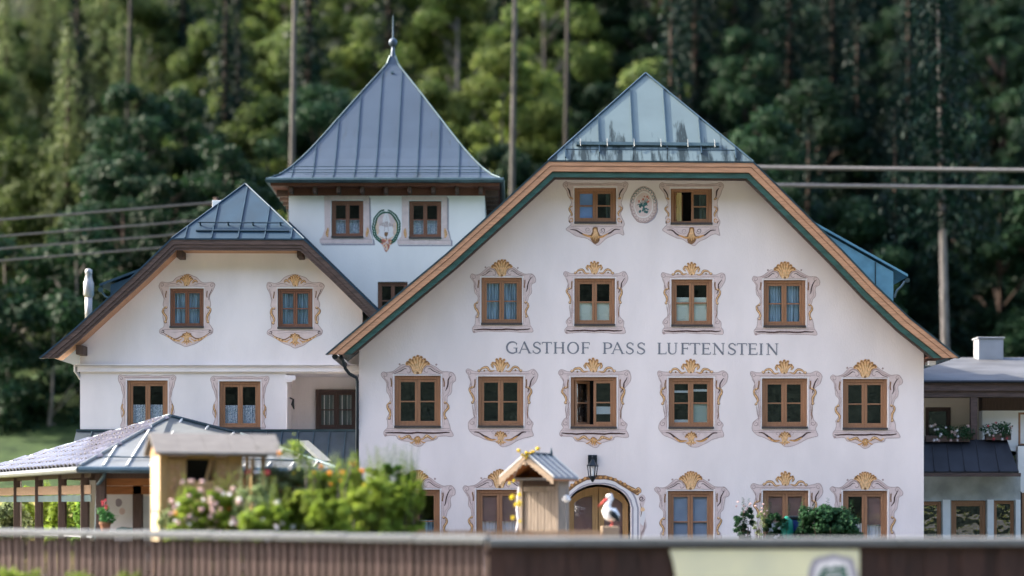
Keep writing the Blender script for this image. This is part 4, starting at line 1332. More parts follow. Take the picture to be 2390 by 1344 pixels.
for i, (a, b, c, d, l) in enumerate(lw):
    wn = window(lh, a, b, c, d, YL, l, 'frame_red' if i < 2 else 'frame', glass='glass', muntin=.5 if i < 2 else 0, label=['attic window with closed blue curtains', 'attic window with closed blue curtains', 'window with lace half-curtains half hidden by the pavilion roof', 'window with patterned lace half-curtains'][i])
    (surround_small if i < 2 else surround_lower)(wn, a, b, c, d, YL)
# loggia: lining and its dark window
lx0, lx1, lz0, lz1 = ax(668, YL), ax(838, YL), az(1006, YL), az(872, YL)
mb = MB()
mb.box(lx0, lx1, YL + 1.3, YL + 1.4, lz0 - .05, lz1); mb.box(lx0 - .1, lx0, YL + .352, YL + 1.3, lz0, lz1); mb.box(lx0 - .1, lx1, YL + .352, YL + 1.4, lz1 + .001, lz1 + .1); mb.box(lx0 - .1, lx1, YL + .352, YL + 1.4, lz0 - .1, lz0 - .001)
mb.build('loggia_lining', M['plaster_white'], lh)
window(lh, 737, 834, 909, 1004, YL + 1.23, 'lace_loggia', 'frame_dark', glass='glass', recess=-.05, label='dark framed window inside the shaded loggia')
mb = MB(); mb.box(lx0, lx0 + .03, YL - .02, YL + .2, lz0, lz1 - .12); mb.box(ax(664, YL), ax(690, YL), YL - .03, YL - .001, az(888, YL), az(876, YL)); mb.box(ax(664, YL), ax(682, YL), YL - .03, YL - .001, az(892, YL), az(888.2, YL)); mb.build('loggia_corbel', M['plaster_white'], lh, bevel=.02)
mb = MB(); mb.sweep([(lx0 + .02, YL + .6, az(925, YL)), (lx0 + .12, YL + .6, az(929, YL)), (lx0 + .1, YL + .6, az(941, YL)), (lx0 + .14, YL + .6, az(952, YL))], [.02, .03, .05, .015], 6); mb.build('wall_hook', M['black_iron'], lh)
# cornice
mb = MB(); mb.box(xa - .06, xb, YL - .07, YL - .001, az(868, YL), az(853.5, YL)); mb.box(xa - .09, xb, YL - .10, YL - .001, az(853.3, YL), az(850, YL)); mb.box(xa - .09, xb, YL - .11, YL - .071, az(855.8, YL), az(855, YL))
mb.build('cornice', M['plaster_white'], lh, bevel=.01)
# bargeboards
lr = [(0, 4), (4, 5), (5, 8)]
band('roof_edge', ll, -.02, .02, YLR - .06, YLR + .2, M['metal_blue'], lh, lcut)
band('bargeboard', ll, .02, .15, YLR - .04, YLR + .02, M['wood_dark'], lh, lcut, lr)
band('bargeboard', ll, .158, .235, YLR - .02, YLR + .02, M['wood_dark'], lh, lcut, lr)
band('bargeboard', ll, .242, .30, YLR + .0, YLR + .03, M['wood_dark'], lh, lcut, lr)
band('bargeboard_backing', ll, .03, .298, YLR + .031, YLR + .06, M['wood_dark'], lh, lcut)
band('soffit', ll, .24, .285, YLR + .061, YL - .003, M['wood_light'], lh, lcut)
for (a, b, c, d) in ((413, 428, 585, 602), (694, 708, 585, 602), (179, 196, 806, 828)):
    mb = MB(); mb.box(ax(a, YL - .4), ax(b, YL - .4), YL - .5, YL - .002, az(d, YL - .4), az(c, YL - .4)); mb.build('purlin_end', M['wood_brown'], lh, bevel=.02)
mb = MB()
tp, bt = offset_line(ll, 0), offset_line(ll, .2)
for side in ((0, 4), (5, 8)):
    for i in range(*side):
        q = [(tp[i].x, YLR + .16, tp[i].y), (tp[i + 1].x, YLR + .16, tp[i + 1].y), (bt[i + 1].x, YLR + .16, bt[i + 1].y), (bt[i].x, YLR + .16, bt[i].y)]
        mb.hexa(q, [(p[0], YL + 11, p[2]) for p in q])
lhl, lhr = Vector((ll[4][0], YLR, ll[4][1])), Vector((ll[5][0], YLR, ll[5][1]))
lap = at(573, 432, YLR + 1.75)
for h in (lhl, lhr):
    q = [h, Vector((h.x, YL + 11, h.z)), Vector((lap.x, YL + 11, lap.z)), lap]
    mb.hexa(q, [p + Vector((0, 0, -.16)) for p in q])
lroof = mb.build('roof', M['metal_blue'], lh)
nrm = strip_roof(lroof, lhl + Vector((0, 0, .01)), lhr + Vector((0, 0, .01)), lap + Vector((0, 0, .01)), 5, M['metal_blue'], M['metal_seam'])
def lhip(px, py):
    o = Vector((0, -DIST, EYE)); d = at(px, py, 0) - o
    return o + d * ((lhl - o).dot(nrm) / d.dot(nrm))
mb = MB(); mb.sweep([lhip(463, 527) + nrm * .12, lhip(663, 528) + nrm * .12], .022, 6); mb.sweep([lhip(458, 541) + nrm * .05, lhip(675, 542) + nrm * .05], .03, 6); mb.build('snow_guard', M['metal_blue'], lroof)
for px in (468, 533, 591, 655):
    mb = MB(); p = lhip(px, 527); mb.sweep([p, p + nrm * .15], .025, 6); mb.build('snow_guard_bracket', M['metal_blue'], lroof)
mb = MB(); mb.sweep([lhl + nrm * .03, lap + Vector((0, -.02, .04))], .025, 6); mb.sweep([lhr + nrm * .03, lap + Vector((0, -.02, .04))], .025, 6); mb.build('hip_cap', M['metal_blue'], lroof)
# lower gutter end at the left corner
mb = MB(); mb.sweep([at(176, 852, YL), at(176, 866, YL), at(184, 876, YL), at(188, 884, YL + .1)], .05, 8); mb.build('downpipe', M['steel'], lh)
# dormer on the left slope
YD2 = 5.0
dp = [at(345, 632, YD2), at(258, 664, YD2), at(258, 760, YD2), at(345, 760, YD2)]
mb = MB(); mb.prism([(p.x, p.z) for p in dp], YD2, YD2 + 2.4); dor = mb.build('dormer', M['metal_blue'], lh)
mb = MB(); a, b = at(350, 624, YD2), at(233, 668, YD2)
mb.hexa([(b.x, YD2 - .06, b.z), (a.x, YD2 - .06, a.z), (a.x, YD2 - .06, a.z + .07), (b.x, YD2 - .06, b.z + .07)], [(b.x, YD2 + 2.6, b.z), (a.x, YD2 + 2.6, a.z), (a.x, YD2 + 2.6, a.z + .07), (b.x, YD2 + 2.6, b.z + .07)])
mb.build('dormer_roof', M['metal_blue'], dor)
mb = MB(); mb.sweep([at(235, 676, YD2 - .1), at(235, 676, YD2 + 2)], .08, 8); mb.sweep([at(238, 682, YD2), at(246, 692, YD2), at(256, 696, YD2)], .035, 6); mb.build('dormer_gutter', M['metal_seam'], dor)
# chimneys and flue
mb = MB(); a, b = at(495, 500, 7), at(530, 467, 7); mb.box(a.x, b.x, 7, 7.5, 8, b.z); ch = mb.build('chimney', M['white_paint'], lroof, bevel=.01)
fl = [at(207, 760, 8), at(207, 692, 8)]
mb = MB(); mb.sweep(fl, .115, 12); mb.build('flue_pipe', M['steel'], lh, smooth=True)
fx, fy = fl[0].x, fl[0].y
mb = MB(); mb.lathe((fx, fy, 0), [(.12, az(694, 8)), (.165, az(688, 8)), (.165, az(660, 8)), (.13, az(655, 8)), (.10, az(640, 8)), (.115, az(638, 8)), (.115, az(630, 8)), (.05, az(627, 8))], 12); mb.build('flue_cowl', M['steel'], lh, smooth=True)
# flashing where the roof meets the tower
p0, p1 = at(674, 515, 7.9), at(888, 724, 7.9)
mb = MB(); mb.hexa([p0, p1, p1 + Vector((0, 0, -.5)), p0 + Vector((0, 0, -.5))], [q + Vector((0, .05, 0)) for q in (p0, p1, p1 + Vector((0, 0, -.5)), p0 + Vector((0, 0, -.5)))]); mb.build('flashing', M['metal_blue'], lh)
# metal-clad apron under the lower windows: one sheet and one seam each
YA0, YA1 = YL - .05, YL - 1.1
za0, za1 = az(1006, YA0), az(1098, YA1)
xs0, xs1 = ax(178, YA0), ax(836, YA1)
NA = 18
apr = MB().box(xs0, xs1, YA0 - .02, YA0 + .02, za1 - .2, za0 - .03).build('apron_roof', M['metal_apron'], lh)
for i in range(NA):
    a, b = xs0 + (xs1 - xs0) * i / NA + .003, xs0 + (xs1 - xs0) * (i + 1) / NA - .003
    mb = MB(); mb.hexa([(a, YA0, za0), (b, YA0, za0), (b, YA1, za1), (a, YA1, za1)], [(a, YA0, za0 - .04), (b, YA0, za0 - .04), (b, YA1, za1 - .04), (a, YA1, za1 - .04)]); mb.build('roof_sheet', M['metal_apron'], apr)
    if i:
        mb = MB(); mb.hexa([(a - .018, YA0, za0), (a + .012, YA0, za0), (a + .012, YA1, za1), (a - .018, YA1, za1)], [(a - .018, YA0, za0 + .035), (a + .012, YA0, za0 + .035), (a + .012, YA1 - .02, za1 + .035), (a - .018, YA1 - .02, za1 + .035)]); mb.build('seam', M['metal_seam'], apr)
mb = MB(); mb.box(xs0, xs1, YA0 - .03, YA0 + .045, za0 - .01, za0 + .05); mb.build('apron_coping', M['metal_seam'], lh)
mb = MB(); mb.box(xs0, xs1, YA1, YL - .01, za1 - .25, za1 - .05); mb.build('apron_fascia', M['wood_brown'], lh)

# ================================================================== THE TOWER
YT = 8.0
tw = empty('tower', (-3.93, YT + 3, 0), 'square white tower with a tall bell-cast metal roof rising behind the two houses', 'tower')
tx0, tx1 = ax(674, YT), ax(1131, YT)
th = [(773.8, 847.7, 468.3, 553, 'lace'), (955, 1029.6, 469, 555, 'lace'), (882, 951, 658, 745, 'dark')]
ztop = az(444, YT)
wall_with_holes('wall', [(tx0, 0), (tx1, 0), (tx1, ztop), (tx0, ztop)], [rect(a - E, b + E, c - E, d + E, YT) for (a, b, c, d, l) in th], YT, .4, M['plaster_cool'], tw)
mb = MB(); mb.box(tx0, tx0 + .35, YT + .402, YT + 6.1, 0, ztop); mb.box(tx1 - .35, tx1, YT + .402, YT + 6.1, 0, ztop); mb.box(tx0 + .36, tx1 - .36, YT + 5.8, YT + 6.09, 0, ztop - .01); mb.build('side_wall', M['plaster_cool'], tw)
for i, (a, b, c, d, l) in enumerate(th):
    wn = window(tw, a, b, c, d, YT, l, 'frame_red', glass='glass', label=['window with lace half-curtains', 'window with lace half-curtains', 'dark window half hidden behind the roof edge of the inn'][i])
    if i < 2: surround_tower(wn, a, b, c, d, YT)
# roof faces
tcx, tcy = -3.93, YT + 3.05
prof = [(3.56, 11.93), (3.30, 12.08), (3.0, 12.36), (2.7, 12.71), (2.4, 13.10), (2.1, 13.53), (1.8, 13.97), (1.5, 14.41), (1.2, 14.85), (.9, 15.29), (.6, 15.72), (.35, 16.07), (.18, 16.34), (.09, 16.62)]
def pz(h):
    for (h0, z0), (h1, z1) in zip(prof, prof[1:]):
        if h1 <= h <= h0: return z0 + (z1 - z0) * (h0 - h) / (h0 - h1)
    return prof[-1][1]
troof = MB()
troof.lathe((tcx, tcy, 0), [(.09, 16.4), (.1, 16.55), (.065, 16.8), (.05, 16.98)], 10)
troof = troof.build('roof', M['metal_tower'], tw, smooth=True)
NS = 11
tcuts = [-3.56 + 7.12 * i / NS for i in range(NS + 1)]
for face in range(4):
    rot = lambda x, y: [(x, y), (-y, x), (-x, -y), (y, -x)][face]
    for i in range(NS):
        a, b = tcuts[i] + .003, tcuts[i + 1] - .003
        lv = sorted(set([h for h, z in prof] + [abs(a), abs(b)]), reverse=True)
        mn = 0 if a < 0 < b else min(abs(a), abs(b))
        lv = [h for h in lv if h >= mn and h >= .09]
        mb = MB()
        pts = []
        for h in lv:
            l_, r_ = max(a, -h), min(b, h)
            if r_ - l_ < -1e-6: continue
            pts.append(((l_, -h, pz(h)), (max(r_, l_), -h, pz(h))))
        for (p, q), (p2, q2) in zip(pts, pts[1:]):
            v = []
            for dz in (0, -.05):
                for w_ in (p, q, q2, p2):
                    x, y = rot(w_[0], w_[1]); v.append((tcx + x, tcy + y, w_[2] + dz))
            mb.add(v, [(0, 1, 2, 3), (7, 6, 5, 4), (0, 4, 5, 1), (3, 2, 6, 7)])
        if mb.f: mb.build('roof_sheet', M['metal_tower'], troof)
    for c in tcuts[1:-1]:
        lv = [h for h in sorted(set([h for h, z in prof] + [abs(c)]), reverse=True) if h >= max(abs(c), .09)]
        if len(lv) < 2: continue
        mb = MB()
        for h0, h1 in zip(lv, lv[1:]):
            A_, B_ = [], []
            for dz, L_ in ((0, A_), (.03, B_)):
                for (x_, h_) in ((c - .012, h0), (c + .012, h0), (c + .012, h1), (c - .012, h1)):
                    x, y = rot(x_, -h_ - dz * .6); L_.append((tcx + x, tcy + y, pz(h_) + dz * .75))
            mb.hexa(A_, B_)
        mb.build('seam', M['metal_seam'], troof)
    # hip cap
    mb = MB(); mb.sweep([(tcx + rot(-h, -h)[0], tcy + rot(-h, -h)[1], z + .015) for h, z in prof], .03, 6); mb.build('hip_cap', M['gutter'], troof)
    # snow rails and gutter
    mb = MB()
    for h in (3.40, 3.24, 3.10):
        x0_, y0_ = rot(-h + .25, -h - .10); x1_, y1_ = rot(h - .25, -h - .10)
        mb.sweep([(tcx + x0_, tcy + y0_, pz(h) + .10), (tcx + x1_, tcy + y1_, pz(h) + .10)], .014, 5)
    mb.build('snow_rail', M['metal_seam'], troof)
    mb = MB(); x0_, y0_ = rot(-3.66, -3.62); x1_, y1_ = rot(3.66, -3.62)
    mb.sweep([(tcx + x0_, tcy + y0_, 11.86), (tcx + x1_, tcy + y1_, 11.86)], .085, 8); mb.build('gutter', M['gutter'], tw)
mb = MB(); mb.box(tcx - 3.54, tcx + 3.54, tcy - 3.54, tcy + 3.54, 11.70, 11.86); mb.build('soffit', M['wood_soffit'], tw)
mb = MB(); mb.box(tx0 - .02, tx1 + .02, YT - .03, YT - .003, 11.48, 11.70); mb.build('wall_plate', M['wood_soffit'], tw)
for k in range(9):
    x = tx0 - .25 + (tx1 - tx0 + .5) * (k + .5) / 9
    mb = MB(); mb.box(x - .06, x + .06, tcy - 3.45, YT - .032, 11.50, 11.698); mb.build('rafter_end', M['wood_brown'], tw, bevel=.02)
for s in (-1, 1):
    for k in range(8):
        y = YT + .3 + k * .75; x = tx0 if s < 0 else tx1
        mb = MB(); mb.box(x, x + s * .42, y - .06, y + .06, 11.50, 11.698); mb.build('rafter_end', M['wood_brown'], tw)
mb = MB(); mb.ball((tcx, tcy, 17.10), .145, 14, 8); mb.build('finial_ball', M['metal_tower'], tw, smooth=True)
mb = MB(); mb.sweep([(tcx, tcy, 17.2), (tcx, tcy, 17.6), (tcx, tcy, 18.0)], [.028, .02, .01], 6); mb.build('lightning_rod', M['metal_seam'], tw)
mb = MB(); mb.sweep([(tcx, tcy - .3, 15.95), (tcx, tcy - .45, 16.0)], .05, 8); mb.build('roof_hook', M['gutter'], tw)
# painted laurel wreath with a chapel in rays
P = Paint(901.5, 528, YT)
P.fill(oval(25, 33), 'paint_gold_pale', 0, raw=True); P.fill(oval(23, 31), 'paint_lilac', 1, raw=True)
P.fill([(-15, 14), (-17, 4), (-10, -4), (-7, -20), (0, -34), (7, -20), (10, -4), (17, 4), (15, 14), (18, 22), (0, 28), (-18, 22)], 'paint_pale', 2)
for x in (-14, -10, -7, -3.5, 0, 3, 7, 10, 14): P.stroke([(x, -12 + abs(x) * .5), (x * 1.02, 2 - abs(x) * .2)], 1.8, 'paint_line', 3, taper=False)
P.stroke([(-5, 12), (0, -26), (5, 12)], .9, 'paint_line', 2, raw=True, taper=False)
P.stroke([(-20, -10), (-19, 16)], 2.0, 'paint_gold_pale', 2); P.stroke([(18, -10), (18, 16)], 2.0, 'paint_gold_pale', 2)
P.fill([(-3.5, 14), (3.5, 14), (4, 19), (2.2, 23), (-2.2, 23), (-4, 19)], 'paint_bronze', 3); P.stroke([(0, 22), (0, 31)], 2.0, 'paint_bronze', 3, taper=False)
for s in (-1, 1):
    for k in range(16):
        t = R(-80 + k * 9.5)
        cx_, cy_ = s * 29 * math.cos(t), 2 + 37 * math.sin(t)
        for w_ in (-1, 1):
            dx, dy = -s * math.sin(t), math.cos(t)
            nx, ny = s * math.cos(t), math.sin(t)
            ox = cx_ + w_ * nx * 1.7 + w_ * dx * 2.2; oy = cy_ + w_ * ny * 1.7 + w_ * dy * 2.2
            P.fill([(ox - dx * 4.4 + w_ * nx * 2.0, oy - dy * 4.4 + w_ * ny * 2.0), (ox + w_ * nx * 2.8, oy + w_ * ny * 2.8), (ox + dx * 3.6, oy + dy * 3.6), (ox - w_ * nx * 1.6, oy - w_ * ny * 1.6)], 'paint_green', 2)
P.fill([(-15, 32), (-6, 31), (0, 33), (6, 31), (15, 32), (14, 40), (9, 44), (6, 52), (0, 60), (-6, 52), (-9, 44), (-14, 40)], 'paint_rose', 1)
for k in range(24):
    a = rr.uniform(-12, 12); P.dot((a * (1 - .03 * k), 34 + k * .9), 2.0, 'paint_gold_pale' if k % 2 else 'paint_lilac', 3)
P.build('painted_wreath', tw)


# ================================================================== THE BALCONY HOUSE (right edge)
YN = 6.0
bh = empty('balcony_house', (ax(2330, YN), YN + 3, 0), 'low house with dark balcony roof and flower boxes at the right of the inn', 'building')
X0, X1 = 11.2, ax(2560, YN)
YE = YN - 1.3
e0, e1 = az(889, YE), az(834, YN + 4.6)
mb = MB(); mb.hexa([(X0, YE, e0), (X1, YE, e0), (X1, YN + 4.6, e1), (X0, YN + 4.6, e1)], [(X0, YE, e0 - .12), (X1, YE, e0 - .12), (X1, YN + 4.6, e1 - .12), (X0, YN + 4.6, e1 - .12)])
mb.hexa([(X0, YN + 4.6, e1), (X1, YN + 4.6, e1), (X1, YN + 10, e0), (X0, YN + 10, e0)], [(X0, YN + 4.6, e1 - .12), (X1, YN + 4.6, e1 - .12), (X1, YN + 10, e0 - .12), (X0, YN + 10, e0 - .12)])
M['roof_grey'] = mat('roof_grey', (0.075, 0.078, 0.085), rough=0.7, var=0.3, scale=1.1, bump=0.3, bscale=8, stretch=(.6, 1, 1))
broof = mb.build('roof', M['roof_grey'], bh)
mb = MB(); mb.box(X0, X1, YE - .03, YE + .03, az(912, YE), az(892, YE)); mb.box(X0, X1, YE + .031, YE + .5, az(926, YE), az(905, YE)); mb.build('fascia', M['wood_dark'], bh)
mb = MB(); mb.sweep([(X0, YE - .08, e0 - .03), (X1, YE - .08, e0 - .03)], .05, 6); mb.build('gutter', M['metal_dark'], bh)
# chimney with its hoop
YC = YN + 4.0
c0, c1 = at(2284, 790, YC), at(2342, 845, YC)
mb = MB(); mb.box(c0.x, c1.x, YC, YC + .6, c1.z - .6, c0.z); ch2 = mb.build('chimney', M['stucco_grey'], broof, bevel=.015)
mb = MB(); mb.box(c0.x - .04, c1.x + .04, YC - .04, YC + .64, c0.z + .002, c0.z + .05); mb.build('chimney_cap', M['stucco_grey'], broof, bevel=.01)
# upper floor walls, balcony opening
zf = az(1030, YN)
wall_with_holes('upper_wall', [(X0, zf - .3), (ax(2292, YN), zf - .3), (ax(2292, YN), e0 - .05), (X0, e0 - .05)], [rect(2160, 2220, 950, 1045, YN)], YN, .25, M['cream'], bh)
window(bh, 2160, 2220, 950, 1045, YN, 'dark', 'frame_dark', muntin=0, split=False, name='balcony_door')
mb = MB(); mb.box(ax(2293, YN - .4), X1, YN - .4, YN + 1, zf - .3, az(960, YN)); mb.build('side_wing_wall', M['plaster_cool'], bh)
mb = MB(); mb.box(ax(2293, YN - .4), X1, YN - .41, YN + 1, az(959, YN), e0 - .1); mb.build('wing_boarding', M['wood_brown'], bh)
window(bh, 2378, 2450, 962, 1040, YN - .46, 'dark', 'frame', muntin=0.5)
mb = MB(); mb.box(ax(2265, YE + .1), ax(2280, YE + .1), YE + .05, YE + .2, az(1030, YE), az(926, YE)); mb.build('balcony_post', M['wood_dark'], bh)
# skirt roof of the balcony: single sheets and seams
YB0, YB1 = YE + .05, YE - .85
zb0, zb1 = az(1026, YB0), az(1100, YB1)
mb = MB(); mb.box(X0, ax(2352, YB0), YB0 - .02, YB0 + .9, zb1 - .1, zb0 - .06); skirt = mb.build('skirt_roof', M['metal_dark'], bh)
cutsT = [ax(p, YB0) for p in (2150, 2176, 2210, 2244, 2278, 2320, 2350)]
cutsB = [ax(p, YB1) for p in (2150, 2182, 2218, 2253, 2288, 2333, 2378)]
for i in range(6):
    a, b, c, d = cutsT[i] + .005, cutsT[i + 1] - .005, cutsB[i + 1] - .005, cutsB[i] + .005
    mb = MB(); mb.hexa([(a, YB0, zb0), (b, YB0, zb0), (c, YB1, zb1), (d, YB1, zb1)], [(a, YB0, zb0 - .04), (b, YB0, zb0 - .04), (c, YB1, zb1 - .04), (d, YB1, zb1 - .04)]); mb.build('roof_sheet', M['metal_dark'], skirt)
    if i:
        mb = MB(); mb.hexa([(a - .02, YB0, zb0), (a + .01, YB0, zb0), (d + .01, YB1, zb1), (d - .02, YB1, zb1)], [(a - .02, YB0, zb0 + .03), (a + .01, YB0, zb0 + .03), (d + .01, YB1 - .02, zb1 + .03), (d - .02, YB1 - .02, zb1 + .03)]); mb.build('seam', M['metal_dark'], skirt)
a, b = (cutsT[6], YB0, zb0), (cutsB[6], YB1, zb1)
mb = MB(); mb.hexa([a, b, (b[0] + .35, YB0 + .9, zb1), (a[0], YB0 + .9, zb0)], [(p[0], p[1], p[2] - .04) for p in (a, b, (b[0] + .35, YB0 + .9, zb1), (a[0], YB0 + .9, zb0))]); mb.build('skirt_return', M['metal_dark'], skirt)
mb = MB(); mb.box(X0, cutsB[6] + .05, YB1 - .04, YB1 + .05, az(1112, YB1), zb1 - .045); mb.build('skirt_fascia', M['wood_dark'], bh)
# ground floor
YG = YE - .1
gw = [(2140, 2198, 1170, 1262), (2220, 2302, 1168, 1262), (2320, 2368, 1168, 1262)]
wall_with_holes('ground_wall', [(X0, 0), (ax(2382, YG), 0), (ax(2382, YG), az(1105, YG)), (X0, az(1105, YG))], [rect(a, b, c, d, YG) for a, b, c, d in gw], YG, .3, M['concrete'], bh)
for (a, b, c, d) in gw: window(bh, a + .5, b - .5, c + .5, d - .5, YG, 'dark', 'frame', muntin=0, split=False, glass='glass_dark')
for (a, b) in ((2200, 2217), (2304, 2318), (2370, 2381)):
    mb = MB(); mb.box(ax(a, YG), ax(b, YG), YG - .05, YG - .002, 0, az(1166, YG)); mb.build('pilaster', M['white_paint'], bh)
mb = MB(); mb.box(ax(2383, YG), X1, YG + .3, YG + .5, 0, az(1040, YG)); mb.build('wing_ground_wall', M['plaster_cool'], bh)
mb = MB(); mb.box(ax(2386, YG), ax(2440, YG), YG + .22, YG + .29, 0, az(1150, YG)); mb.build('wing_door', M['frame'], bh)

# ================================================================== foliage helpers
def mesh_from_np(name, verts, quads, m):
    me = bpy.data.meshes.new(name)
    nv, nf = len(verts), len(quads)
    me.vertices.add(nv); me.vertices.foreach_set('co', np.ascontiguousarray(verts, np.float32).ravel())
    me.loops.add(nf * 4); me.loops.foreach_set('vertex_index', np.ascontiguousarray(quads, np.int32).ravel())
    me.polygons.add(nf); me.polygons.foreach_set('loop_start', np.arange(nf, dtype=np.int32) * 4)
    me.update(calc_edges=True); me.validate()
    for x in (m if isinstance(m, (list, tuple)) else [m]): me.materials.append(x)
    return me


def leaf_quads(P, N, T, ln, wd):
    """One kite-shaped leaf at each point of P, facing N, pointing along T."""
    n = len(P)
    T = T - N * (T * N).sum(1, keepdims=True)
    T /= np.linalg.norm(T, axis=1, keepdims=True) + 1e-9
    B = np.cross(N, T)
    ln, wd = ln.reshape(-1, 1), wd.reshape(-1, 1)
    v = np.empty((n, 4, 3))
    v[:, 0] = P
    v[:, 1] = P + T * ln * .45 + B * wd * .5 + N * wd * .12
    v[:, 2] = P + T * ln
    v[:, 3] = P + T * ln * .45 - B * wd * .5 + N * wd * .12
    return v.reshape(-1, 3), np.arange(n * 4).reshape(n, 4)


def unit(a):
    return a / (np.linalg.norm(a, axis=1, keepdims=True) + 1e-9)


def clump_leaves(rng, centres, radii, per, size, droop=0.25, up=0.5):
    """Leaves on and in the shells of leaf clumps."""
    Pn, Nn, Tn, S = [], [], [], []
    for c, r in zip(centres, radii):
        k = max(8, int(per * (r / np.mean(radii)) ** 2))
        d = unit(rng.normal(size=(k, 3)))
        rad = r * (0.45 + 0.6 * rng.random((k, 1)) ** .6)
        p = c + d * rad * np.array([1, 1, .55])
        nrm = unit(d + np.array([0, 0, up]) + rng.normal(size=(k, 3)) * .5)
        t = unit(d + rng.normal(size=(k, 3)) * .8 + np.array([0, 0, -droop]))
        Pn.append(p); Nn.append(nrm); Tn.append(t); S.append(size * (0.6 + 0.8 * rng.random(k)))
    Pn, Nn, Tn, S = map(np.concatenate, (Pn, Nn, Tn, S))
    return leaf_quads(Pn, Nn, Tn, S, S * .62)


M['petal_yellow'] = mat('petal_yellow', (0.72, 0.55, 0.02), rough=.6, var=.15); M['petal_pink'] = mat('petal_pink', (0.52, 0.36, 0.34), rough=.6, var=.2, island=.2); M['petal_white'] = mat('petal_white', (0.75, 0.72, 0.74), rough=.6, var=.1); M['petal_orange'] = mat('petal_orange', (0.75, 0.30, 0.02), rough=.6, var=.15); M['petal_red'] = mat('petal_red', (0.5, .03, .05), rough=.6, var=.15)


def star_flower(c, r, m, parent, name='blossom', n=12):
    mb = MB()
    for i in range(n):
        a = i * 2 * math.pi / n
        d1 = Vector((math.cos(a), -.25, math.sin(a))); d2 = Vector((math.cos(a + .22), -.1, math.sin(a + .22))); d3 = Vector((math.cos(a - .22), -.1, math.sin(a - .22)))
        mb.add([c, c + d2 * r * .55, c + d1 * r, c + d3 * r * .55], [(0, 1, 2, 3)])
    mb.ball(c + Vector((0, -.03, 0)), r * .3, 8, 5)
    return mb.build(name, m, parent)


M['bark_grey'] = mat('bark_grey', (0.16, 0.145, 0.125), rough=0.95, var=0.4, scale=2, stretch=(6, 6, .6), bump=0.6, bscale=8)
M['bark_brown'] = mat('bark_brown', (0.05, 0.033, 0.026), rough=0.95, var=0.4, scale=2, stretch=(6, 6, .6), bump=0.6, bscale=8)
M['bark_dark'] = mat('bark_dark', (0.034, 0.030, 0.027), rough=0.95, var=0.4, scale=2, stretch=(6, 6, .6))
M['bark_white'] = mat('bark_white', (0.20, 0.185, 0.175), rough=0.95, var=0.35, scale=2, stretch=(5, 5, .8), bump=0.5, bscale=8)
M['bark_pale'] = mat('bark_pale', (0.10, 0.092, 0.085), rough=0.95, var=0.35, scale=2, stretch=(5, 5, .8), bump=0.5, bscale=8)
LF = {
    'bright': leaf('leaf_bright', (0.065, 0.125, 0.024), (0.29, 0.33, 0.09), .48),
    'mid': leaf('leaf_mid', (0.035, 0.075, 0.018), (0.16, 0.20, 0.055), .42),
    'deep': leaf('leaf_deep', (0.006, 0.024, 0.012), (0.030, 0.065, 0.026), .3),
    'needle': leaf('needle_dark', (0.002, 0.012, 0.009), (0.007, 0.026, 0.016), .15),  # dark colour also carries the shade of the right-hand slope
    'needle_soft': leaf('needle_soft', (0.055, 0.092, 0.034), (0.24, 0.28, 0.115), .38),
}


def broad_tree(seed, h, rad, lmat, bark, trunk_free=.32, per=250, size=.30, nclump=58):
    rng = np.random.default_rng(seed)
    root = bpy.data.objects.new('broadleaf_tree', None)
    mb = MB()
    base = h * trunk_free
    lean = rng.normal(size=2) * .25
    mb.sweep([(0, 0, -.5), (lean[0] * .3, lean[1] * .3, base * .6), (lean[0] * .7, lean[1] * .7, base + h * .15), (lean[0], lean[1], h * .82)], [h * .019, h * .015, h * .011, h * .003], 8)
    cs, rs = [], []
    for i in range(nclump):
        t = (i + .5) / nclump
        z = base + (h - base) * (t ** .9)
        prof_ = math.sin(math.pi * min(1, .12 + .86 * (1 - abs(2 * t - .85) ** 1.6))) if False else (1 - (2 * t - .8) ** 2 * .62)
        a = rng.random() * 6.283
        q = rad * max(.18, prof_) * (.35 + .65 * rng.random() ** .5)
        c = np.array([q * math.cos(a) + lean[0] * t, q * math.sin(a) + lean[1] * t, z - .6])
        cs.append(c); rs.append(rad * (.13 + .17 * rng.random()))
        if i % 3 == 0:
            mb.sweep([(lean[0] * .5 * t, lean[1] * .5 * t, max(base * .75, z - q * .9)), tuple((c * .6 + np.array([0, 0, z - q * .3]) * .4)), tuple(c)], [h * .006, h * .004, h * .0015], 5)
    v, f = clump_leaves(rng, cs, rs, per, size)
    crown = mesh_from_np('crown', v, f, lmat)
    return root, mb.mesh('trunk', bark, smooth=True), crown


